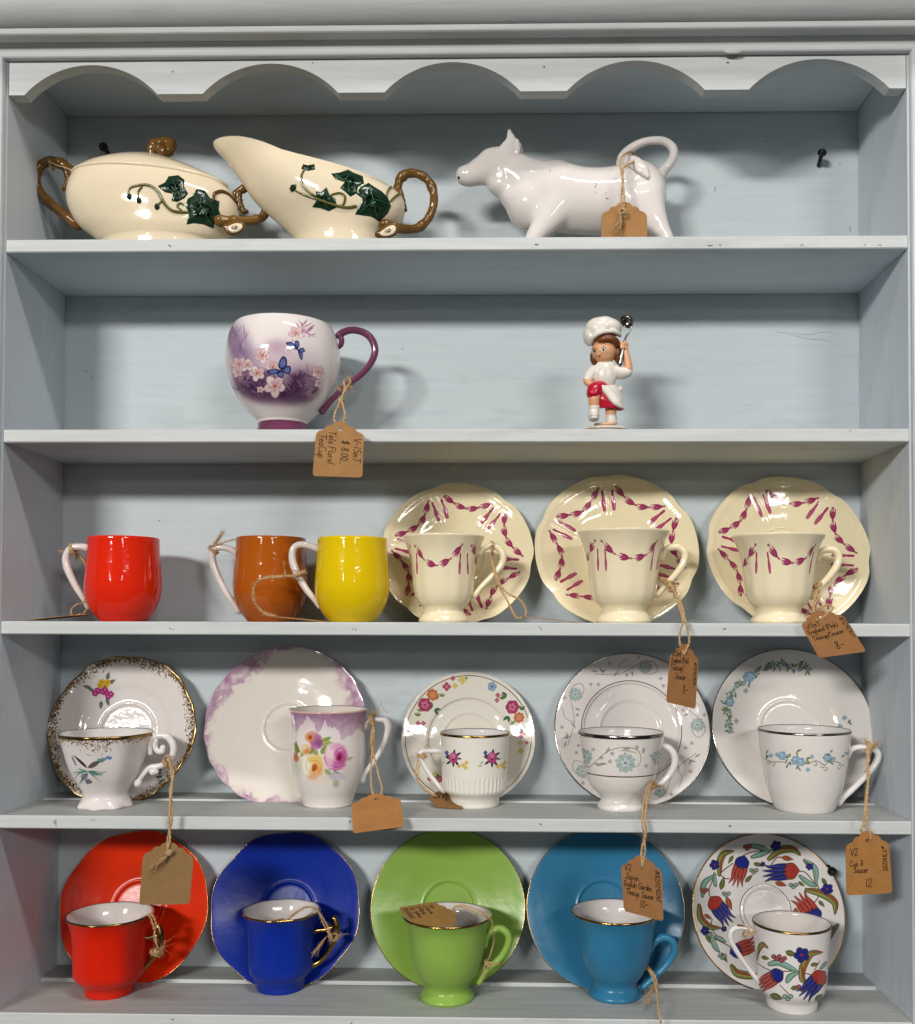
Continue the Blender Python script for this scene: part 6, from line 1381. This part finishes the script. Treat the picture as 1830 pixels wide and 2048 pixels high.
# --- floral cup tag
c = kraft(2)
for txt, x, y, h in (('V-15mT', 80, 36, 15), ('$ 8.00', 55, 42, 15), ('Tela Floral', 28, 22, 14), ('TeaCup', 8, 30, 15)): write(c, txt, x, y, h, 90, 1.0, seed=int(x))
c.stroke([(54 * TK, c.h - 82 * TK), (54 * TK, c.h - 94 * TK)], 0.9 * TK, '#2a1c14', raw=True)
Yt = -0.012
t, W3 = tag('kraft tag priced 8.00 hanging below the large floral cup', PX(Yt, (634, 840), (729, 846), (724.5, 955), (625, 952)), c)
p = jute(PX(-0.010, (676, 856, -0.001), (668, 836), (676, 812, 0.006), (686, 790, 0.018), (696, 772, 0.040), (701, 763, 0.056), (696, 757, 0.066), (688, 764, 0.058), (690, 775, 0.036), (684, 800, 0.012), (690, 830, 0.002), (682, 854, -0.001)), seed=11)
p += coil(PX(0.053, (680, 779))[0], [0.8, 0, 0.62], 0.0044, 1.0, 12) + frayed(PX(0.044, (700, 770))[0], PX(0.042, (702, 785))[0], 5, 0.002, 13) + frayed(PX(0.053, (697, 765))[0], PX(0.053, (699, 752))[0], 4, 0.0018, 14)
p += knot(PX(0.006, (682, 802))[0], 0.0022, 15); twine_part(p, t)
# --- cream cup tags
c = kraft(3, '#9d6e44')
write(c, 'v15mT', 8, 42, 12, -6, 1.0); write(c, 'England (Pink)', 6, 58, 12, -7, 1.0, gap=0.5); write(c, 'Teacup/Saucer', 8, 76, 12, -6, 1.0, gap=0.5); write(c, '8-', 46, 108, 20, -5, 1.2); write(c, '#5242423', 86, 30, 11, 84, 1.0)
Yt = -0.011
t, W3 = tag('kraft tag priced 8 hanging tilted from the right cream cup', PX(Yt, (1592, 1232), (1675, 1211), (1733, 1303), (1638, 1316)), c)
p = jute(PX(-0.010, (1645, 1236, -0.001), (1660, 1222), (1666, 1215, 0.004), (1655, 1210, 0.008), (1640, 1216, 0.010), (1628, 1218, 0.018), (1630, 1200, 0.03), (1636, 1178, 0.045), (1638, 1165, 0.05)), seed=21)
p += jute(PX(0.0, (1624, 1222, 0.002), (1634, 1205, 0.02), (1631, 1185, 0.036), (1634, 1170, 0.046)), seed=22) + jute(PX(0.0, (1634, 1240, -0.011), (1628, 1215, 0.006), (1640, 1190, 0.03), (1635, 1172, 0.045)), seed=23)
p += coil(PX(0.040, (1634, 1170))[0], [-0.45, 0, 0.9], 0.0046, 2.2, 24); twine_part(p, t)
c = kraft(4, '#9a6c42')
write(c, 'v15mt', 8, 28, 12, -3, 1.1); write(c, 'England (Pink)', 6, 42, 11, -4, 1.0, gap=0.2); write(c, 'Teacup/', 5, 57, 12, -4, 1.1); write(c, 'Saucer', 22, 73, 12, -2, 1.1); write(c, '8-', 52, 100, 17, -4, 1.2); write(c, '#5242424', 86, 34, 9, 90, 1.0)
t, W3 = tag('narrow kraft tag priced 8 hanging far below the middle cream cup', PX(-0.013, (1342, 1284, -0.006), (1399, 1292, 0.006), (1391, 1418, 0.006), (1333, 1404, -0.006)), c)
p = jute(PX(-0.012, (1368, 1308, -0.002), (1359, 1284), (1361, 1262), (1366, 1240), (1358, 1210, 0.012), (1350, 1185, 0.03), (1338, 1163, 0.046), (1326, 1156, 0.05)), seed=31)
p += jute(PX(-0.012, (1370, 1306, -0.002), (1378, 1284), (1376, 1262), (1370, 1240), (1364, 1212, 0.010), (1352, 1190, 0.028), (1342, 1170, 0.044)), seed=32)
p += knot(PX(0.042, (1336, 1166))[0], 0.0036, 33) + knot(PX(0.036, (1344, 1178))[0], 0.003, 34) + frayed(PX(0.03, (1346, 1180))[0], PX(0.02, (1354, 1200))[0], 7, 0.003, 35) + coil(PX(0.044, (1324, 1160))[0], [0.6, 0, 0.75], 0.0044, 1.6, 36); twine_part(p, t)
# tag of the left cream cup lies edge-on on the shelf
c = kraft(5)
zz = ZS[2]
def flat_pt(x, Y, lift): return np.array((x, Y, zz + lift))
xa, xb = at(1050, 1240, 0.02).x, at(1156, 1240, 0.02).x
t, W3 = tag('kraft tag lying edge-on between the left and middle cream cups', [flat_pt(xa, 0.000, 0.0052), flat_pt(xa - 0.004, 0.042, 0.0064), flat_pt(xb, 0.050, 0.0008), flat_pt(xb + 0.002, 0.006, 0.0004)], c)
p = jute(PX(0.025, (1052, 1232), (1040, 1236), (1030, 1232), (1014, 1200), (1000, 1175, 0.01), (990, 1150, 0.015), (984, 1120, 0.02), (986, 1100, 0.022)), seed=41)
p += jute(PX(0.025, (1050, 1232), (1052, 1220), (1040, 1200), (1018, 1188), (1002, 1172, 0.008), (992, 1148, 0.015), (980, 1110, 0.02)), seed=42)
p += coil(PX(0.046, (984, 1099))[0], [0.97, 0, 0.1], 0.0047, 1.6, 43) + jute(PX(0.040, (984, 1092), (988, 1086), (981, 1082)), seed=44); twine_part(p, t)
# tag of the red mug
c = kraft(6)
xa, xb = at(62, 1240, 0.03).x, at(178, 1240, 0.03).x
t, W3 = tag('kraft tag lying flat beside the scarlet mug at the left', [flat_pt(xb, 0.010, 0.0060), flat_pt(xb, 0.052, 0.0062), flat_pt(xa, 0.056, 0.0010), flat_pt(xa + 0.004, 0.008, 0.0006)], c)
p = jute(PX(0.030, (160, 1228), (146, 1232), (142, 1220), (152, 1210), (168, 1204, 0.01), (172, 1190, 0.02)), r=0.00042, seed=51)
p += jute(PX(0.032, (166, 1230), (174, 1214), (170, 1204, 0.008)), r=0.00042, seed=52) + coil(PX(0.052, (146, 1098))[0], [0.93, 0, 0.2], 0.0048, 2.0, 53) + frayed(PX(0.05, (140, 1102))[0], PX(0.05, (118, 1104))[0], 4, 0.0012, 54)
p += frayed(PX(0.06, (152, 1104))[0], PX(0.062, (160, 1126))[0], 8, 0.003, 55) + jute(PX(0.056, (150, 1100), (160, 1112), (171, 1130), (176, 1160), (172, 1190, -0.01), (170, 1200, -0.02)), seed=56); twine_part(p, t)
# tag of the orange mug / yellow mug
c = kraft(7)
xa, xb = at(540, 1240, 0.03).x, at(655, 1240, 0.03).x
t, W3 = tag('kraft tag lying flat in front of the orange brown mug', [flat_pt(xa, 0.002, 0.0056), flat_pt(xa - 0.003, 0.040, 0.0062), flat_pt(xb, 0.044, 0.0008), flat_pt(xb + 0.002, 0.006, 0.0004)], c)
p = jute(PX(0.022, (545, 1230), (524, 1222), (508, 1200), (510, 1170), (530, 1155), (560, 1152), (590, 1152), (606, 1146, 0.012)), r=0.00040, fuzz=2.0, seed=61)
p += jute(PX(0.022, (552, 1232), (530, 1228), (512, 1208), (506, 1180), (520, 1160), (550, 1155), (585, 1150), (606, 1150, 0.012)), r=0.00036, fuzz=2.5, seed=62) + coil(PX(0.030, (602, 1148))[0], [0.4, 0, -0.9], 0.0046, 2.0, 63) + frayed(PX(0.028, (600, 1146))[0], PX(0.026, (588, 1138))[0], 3, 0.0018, 64); twine_part(p, t)
tw = thing('twine_loop', 'jute twine tied round the handle of the orange brown mug', 'twine', tuple(PX(0.084, (427, 1100))[0]))
p = coil(PX(0.084, (427, 1100))[0], [0.6, 0, 0.75], 0.0050, 2.0, 65) + frayed(PX(0.080, (430, 1090))[0], PX(0.078, (447, 1062))[0], 7, 0.0018, 66) + jute(PX(0.080, (425, 1092), (435, 1078), (446, 1064)), seed=67) + jute(PX(0.080, (428, 1094), (450, 1084), (474, 1078)), r=0.0004, seed=68); twine_part(p, tw)
# --- shelf four tags
c = kraft(8, '#8f6f47')
t, W3 = tag('blank kraft tag with frayed twine hanging in front of the red saucer', PX(-0.014, (288, 1681), (390, 1688), (379, 1808), (278, 1810)), c)
p = jute(PX(-0.014, (334, 1700, -0.002), (340, 1680, -0.001), (338, 1650), (339, 1620, 0.001), (343, 1585, 0.014), (344, 1555, 0.026), (341, 1530, 0.034), (335, 1512, 0.05), (328, 1518, 0.058), (332, 1528, 0.044)), seed=71)
p += jute(PX(-0.013, (338, 1702, -0.002), (335, 1680), (342, 1650), (345, 1620, 0.002), (340, 1585, 0.014), (347, 1550, 0.026), (342, 1520, 0.042), (335, 1510, 0.054)), seed=72)
p += knot(PX(-0.018, (338, 1706))[0], 0.0022, 73) + frayed(PX(-0.0175, (338, 1708))[0], PX(-0.0185, (300, 1738))[0], 14, 0.0025, 74) + coil(PX(0.046, (334, 1528))[0], [0.75, 0, 0.5], 0.0044, 1.6, 75); twine_part(p, t)
c = kraft(9, '#a2703f')
t, W3 = tag('blank kraft tag hanging over the shelf edge from the rose mug', PX(-0.010, (702, 1591, 0.014), (800, 1584, 0.014), (808, 1653, -0.006), (706, 1667, -0.006)), c)
p = jute(PX(0.004, (752, 1602), (744, 1580, 0.004), (742, 1545, 0.016), (744, 1510, 0.032), (748, 1470, 0.045), (744, 1440, 0.052)), seed=81)
p += jute(PX(0.004, (754, 1600), (764, 1580, 0.004), (756, 1545, 0.014), (750, 1520, 0.028), (742, 1480, 0.044), (748, 1445, 0.052)), seed=82)
p += coil(PX(0.060, (744, 1440))[0], [0.98, 0, 0.1], 0.0055, 3.0, 83) + frayed(PX(0.058, (745, 1432))[0], PX(0.056, (750, 1415))[0], 6, 0.003, 84) + frayed(PX(0.045, (745, 1460))[0], PX(0.040, (745, 1500))[0], 9, 0.002, 85) + jute(PX(0.050, (755, 1428), (762, 1405), (766, 1418), (776, 1426)), r=0.00016, fuzz=0.2, seed=86); twine_part(p, t)
c = kraft(10, '#86613a')
for i in range(6): write(c, ('teacup', 'V15mT', 'Saucer', '524242', 'England', '8-')[i], 10 + 6 * (i % 2), 22 + 16 * i, 11, 0, 1.3)
z4 = ZS[3]
def lie(x, Y, lift, z): return np.array((x, Y, z + lift))
xa, xb = at(858, 1600, 0.05).x, at(925, 1612, 0.05).x
t, W3 = tag('dark written kraft tag lying behind the small ribbed cup', [lie(xa, 0.074, 0.012, z4), lie(xa - 0.001, 0.048, 0.0012, z4), lie(xb, 0.040, 0.0008, z4), lie(xb, 0.068, 0.010, z4)], c)
p = jute(PX(0.060, (868, 1590), (850, 1580), (836, 1560), (838, 1535, 0.003), (842, 1515, 0.004)), r=0.0004, seed=91) + jute(PX(0.060, (872, 1592), (846, 1574), (832, 1555), (834, 1530, 0.003), (838, 1512, 0.004)), r=0.0004, seed=92) + coil(PX(0.065, (844, 1511))[0], [0.2, 0, 0.97], 0.0042, 2.4, 93) + jute(PX(0.06, (850, 1496), (853, 1488), (857, 1494)), r=0.0003, seed=94)
twine_part(p, t)
c = kraft(11, '#9a6c42')
write(c, 'V2', 8, 34, 14, 0, 1.0); write(c, 'Japan', 8, 53, 12.5, 2, 1.0); write(c, 'English Garden', 4, 68, 12, 2, 1.0, gap=0.2); write(c, 'Teacup Saucer', 8, 84, 12, 3, 1.0, gap=0.2); write(c, '10-', 42, 107, 15, -2, 1.1); write(c, '#820242AE', 84, 28, 11, 90, 1.0)
t, W3 = tag('kraft tag priced 10 hanging over the turquoise cup', PX(-0.013, (1240, 1708), (1323, 1714), (1327, 1843), (1248, 1822)), c)
p = jute(PX(-0.012, (1285, 1733, -0.002), (1290, 1700), (1288, 1670), (1284, 1640), (1288, 1605, 0.012), (1296, 1575, 0.03), (1302, 1560, 0.048)), r=0.0005, seed=101, fuzz=1.5)
p += jute(PX(-0.012, (1284, 1731, -0.002), (1283, 1700), (1292, 1665), (1290, 1640), (1294, 1605, 0.012), (1300, 1575, 0.03), (1308, 1562, 0.046)), seed=102, fuzz=1.5)
p += coil(PX(0.055, (1302, 1566))[0], [0.8, 0, 0.5], 0.0046, 1.8, 103) + knot(PX(0.048, (1304, 1572))[0], 0.0028, 104) + frayed(PX(0.046, (1308, 1570))[0], PX(0.046, (1326, 1574))[0], 5, 0.001, 105); twine_part(p, t)
c = kraft(12, '#a5743f')
write(c, 'V2', 10, 47, 14, 0, 1.0); write(c, 'Cup &', 8, 68, 11, 0, 0.95); write(c, 'Saucer', 16, 81, 11, 0, 0.95, gap=1.0); write(c, '12', 42, 110, 16, 0, 1.05); write(c, 'mT7141235', 82, 32, 9.5, 88, 1.0)
t, W3 = tag('kraft tag priced 12 hanging at the far right below the blue rose cup', PX(-0.015, (1691, 1665), (1776, 1659), (1785, 1786), (1693, 1791)), c)
p = jute(PX(-0.014, (1741, 1677, -0.002), (1738, 1660, -0.001), (1727, 1645), (1730, 1620, 0.002), (1732, 1590, 0.014), (1738, 1550, 0.03), (1735, 1520, 0.044), (1734, 1495, 0.052)), seed=111)
p += jute(PX(-0.014, (1733, 1682, 0.002), (1722, 1660), (1732, 1640), (1733, 1610, 0.004), (1736, 1570, 0.02), (1734, 1540, 0.034), (1739, 1500, 0.05)), seed=112)
p += coil(PX(0.056, (1736, 1494))[0], [0.97, 0, 0.0], 0.0046, 2.4, 113) + frayed(PX(0.052, (1742, 1500))[0], PX(0.05, (1756, 1484))[0], 10, 0.0022, 114) + frayed(PX(0.052, (1732, 1488))[0], PX(0.05, (1730, 1472))[0], 4, 0.0018, 115); twine_part(p, t)
# --- bottom shelf
c = kraft(13, '#836231')
for i in range(5): write(c, ('824102AE', 'V2 Japan', 'English', 'Teacup', '10-')[i], 90, 105 - 17 * i, 11, 180, 1.2)
t, W3 = tag('kraft tag with scribbled writing resting across the apple green cup', PX(0.014, (932, 1852, -0.004), (888, 1800, 0.012), (797, 1815, 0.018), (828, 1853, 0.004)), c)
p = jute(PX(0.020, (908, 1818), (912, 1812), (930, 1811), (960, 1822), (982, 1840, 0.006), (985, 1862, 0.012), (988, 1880, 0.022), (980, 1910, 0.026), (968, 1935, 0.026)), r=0.0004, seed=121)
p += jute(PX(0.020, (910, 1822), (906, 1816), (925, 1814), (955, 1826), (978, 1838, 0.006)), r=0.0004, seed=122) + coil(PX(0.046, (978, 1928))[0], [0.65, 0, 0.7], 0.0050, 1.6, 123) + frayed(PX(0.036, (972, 1924))[0], PX(0.034, (998, 1928))[0], 5, 0.001, 124) + frayed(PX(0.036, (970, 1928))[0], PX(0.034, (966, 1956))[0], 4, 0.0012, 125)
p += jute(PX(0.030, (958, 1814), (975, 1800), (985, 1790), (998, 1782)), r=0.00013, fuzz=0, seed=126); twine_part(p, t)
def tie(label, parts, px, Y):
    tw = thing('twine_loop', label, 'twine', tuple(PX(Y, px)[0])); twine_part(parts, tw); return tw
p = jute(PX(0.040, (316, 1895, -0.01), (308, 1872), (312, 1848), (302, 1828, 0.004), (288, 1834, 0.012), (268, 1846, 0.018), (252, 1854, 0.022)), r=0.0004, seed=131) + jute(PX(0.040, (314, 1890, -0.006), (306, 1850), (296, 1830, 0.004), (275, 1842, 0.016), (258, 1853, 0.02)), r=0.0004, seed=132)
p += coil(PX(0.052, (313, 1905))[0], [0.4, 0, 0.85], 0.0052, 1.8, 133) + knot(PX(0.045, (314, 1903))[0], 0.003, 134) + frayed(PX(0.044, (316, 1902))[0], PX(0.042, (332, 1890))[0], 4, 0.003, 135)
tie('jute twine tied to the gold handle of the red teacup', p, (313, 1900), 0.05)
p = jute(PX(0.055, (660, 1872), (648, 1850), (635, 1822), (618, 1814, 0.004), (596, 1822, 0.012), (575, 1838, 0.018), (560, 1848, 0.02)), r=0.00045, seed=141) + jute(PX(0.055, (664, 1876), (652, 1846), (632, 1818), (610, 1815, 0.006), (585, 1832, 0.016), (565, 1846, 0.02)), r=0.00045, seed=142)
p += knot(PX(0.060, (668, 1874))[0], 0.0032, 143) + coil(PX(0.068, (668, 1872))[0], [0.3, 0, 0.9], 0.0052, 1.8, 144) + frayed(PX(0.058, (652, 1874))[0], PX(0.055, (628, 1908))[0], 11, 0.0014, 145) + frayed(PX(0.056, (670, 1876))[0], PX(0.054, (682, 1868))[0], 5, 0.0022, 146)
tie('jute twine tied to the gold handle of the royal blue teacup', p, (668, 1874), 0.06)
c = kraft(14)
t, W3 = tag('small corner of a kraft tag inside the royal blue teacup', [np.array(q_) for q_ in PX(0.074, (578, 1836), (545, 1838), (538, 1860, 0.004), (574, 1862, 0.004))], c)
p = coil(PX(0.058, (1302, 1942))[0], [0.65, 0, 0.65], 0.0050, 1.6, 151) + jute(PX(0.045, (1300, 1944), (1308, 1962, -0.01), (1314, 1985, -0.025), (1316, 2010, -0.045), (1320, 2035, -0.060), (1322, 2048, -0.060), (1324, 2080, -0.060)), seed=152) + frayed(PX(0.035, (1310, 1965))[0], PX(0.016, (1294, 2006))[0], 10, 0.0018, 153) + jute(PX(0.040, (1304, 1946), (1312, 1958, -0.004), (1313, 1975, -0.012)), seed=154)
tie('jute twine hanging from the turquoise cup handle over the shelf edge', p, (1302, 1944), 0.055)
p = jute(PX(0.030, (1497, 1866), (1510, 1862), (1530, 1863, 0.006), (1560, 1870, 0.014), (1590, 1880, 0.018), (1612, 1888, 0.02)), r=0.00035, seed=161) + jute(PX(0.030, (1496, 1872), (1515, 1866), (1540, 1864, 0.008), (1570, 1876, 0.016), (1600, 1885, 0.02)), r=0.00035, seed=162) + coil(PX(0.036, (1492, 1864))[0], [0.8, 0, -0.5], 0.0045, 1.6, 163) + frayed(PX(0.034, (1492, 1862))[0], PX(0.034, (1498, 1856))[0], 4, 0.0015, 164)
tie('jute twine tied from the handle into the tulip cup', p, (1495, 1866), 0.034)
# ------------------------------------------------------------------ screws, dents and chips of the cabinet
def screw(u, v, tip_u, tip_v, out=0.016):
    a = np.array(at(tip_u, tip_v, D - 0.0005)); b = np.array(at(u, v, D - out)); d = (b - a) / np.linalg.norm(b - a)
    parts = [sweep(np.array([a, a + (b - a) * 0.5, b]), [0.0016, 0.0015, 0.0015], n=8, caps=False)]
    L_ = np.linalg.norm(b - a)
    for i in range(4):
        c0 = a + d * L_ * (0.1 + 0.2 * i); parts.append(sweep(np.array([c0, c0 + d * 0.0006]), [0.0023, 0.0019], n=8))
    parts.append(sweep(np.array([b - d * 0.001, b, b + d * 0.0012, b + d * 0.0022]), [0.0022, 0.0046, 0.0044, 0.0026], n=14))
    V, F = join_parts(parts); mesh_obj('screw', V, F, M_BLACK, cab)
screw(1644, 306, 1637, 332); screw(207, 294, 216, 306); screw(1664, 1743, 1655, 1732)
def marks(name, spots, facef, mat, seed):
    rg = random.Random(seed); V, F = [], []
    for u, v, w_, h_ in spots:
        b = len(V); n = 9; ctr = facef(u, v); V.append(ctr)
        for j in range(n):
            t = 2 * PI * j / n; k = rg.uniform(0.45, 1.1); V.append(facef(u + w_ * 0.5 * k * math.cos(t), v + h_ * 0.5 * k * math.sin(t)))
        F += [(b, b + 1 + j, b + 1 + (j + 1) % n) for j in range(n)]
    o = mesh_obj(name, V, F, mat, cab, smooth=False); o['kind'] = 'stuff'
M_NICK = ceramic('dark_nick', '#3a3a38', rough=0.8); M_WOOD = ceramic('bare_wood_chip', '#a39a86', rough=0.8)
fr = lambda dy: (lambda u, v: at(u, v, -dy))
marks('nail_hole', [(338, 491, 6, 2.5), (341, 493, 4, 3), (1073, 489, 8, 3), (1075, 490, 3, 3), (1420, 491, 14, 2), (1440, 490, 5, 4), (340, 1257, 4, 3), (346, 1259, 4, 2), (706, 1258, 5, 2), (712, 1259, 3, 3), (1079, 1254, 3, 4), (1083, 1258, 3, 5), (1449, 1258, 7, 4), (700, 1642, 5, 4), (698, 1645, 3, 3), (1081, 1648, 4, 3), (1082, 1650, 3, 2), (1460, 1652, 6, 4), (345, 2039, 7, 3), (703, 2046, 6, 3), (345, 143, 3, 3), (1088, 133, 6, 3), (1455, 125, 6, 3), (625, 126, 5, 2)], fr(0.00022), M_NICK, 4)
marks('paint_chip', [(110, 1643, 7, 12), (186, 1640, 18, 3), (112, 1650, 4, 6), (1604, 490, 8, 4), (1730, 489, 6, 4), (1700, 861, 6, 5), (1760, 490, 14, 3)], fr(0.0002), M_WOOD, 5)
bk = lambda u, v: at(u, v, D - 0.0002)
marks('wall_nick', [(805, 698, 3, 3), (1533, 283, 4, 3), (1430, 378, 1.6, 11), (1680, 330, 6, 2), (1700, 458, 1.6, 14), (319, 1041, 3, 3), (600, 291, 2.5, 2.5), (172, 742, 2, 7), (183, 756, 2, 5)], bk, M_NICK, 6)
# smears of filler left proud on the back board
for k, P in enumerate((((1575, 664), (1600, 668), (1625, 667), (1650, 663), (1668, 668)), ((1575, 667), (1595, 672), (1622, 677), (1650, 680), (1674, 690)), ((1548, 661), (1560, 664), (1578, 665)))):
    mesh_obj('filler_ridge', *sweep([np.array(at(a, b, D)) for a, b in crom(np.array(P, float), 6)], [0.0003, 0.0009, 0.0010, 0.0008, 0.0003], [0.0003, 0.0007, 0.0008, 0.0006, 0.0003], n=8), M_IN, cab)
mesh_obj('wood_knot', *ellipsoid(at(1466, 103, -0.0062), 0.008, 0.0015, 0.0022, 16, 10), M_TRIM, cab)
p = coil(PX(YB, (104, 330))[0], [0.9, 0, 0.1], 0.0048, 1.6, 171, r=0.00035) + jute(PX(YB - 0.008, (98, 322), (112, 330), (128, 334), (148, 343, -0.004), (158, 350, 0.01)), r=0.00035, fuzz=0.4, seed=172)
tie('thin pale twine round the left twig handle of the sugar bowl', p, (104, 330), YB)
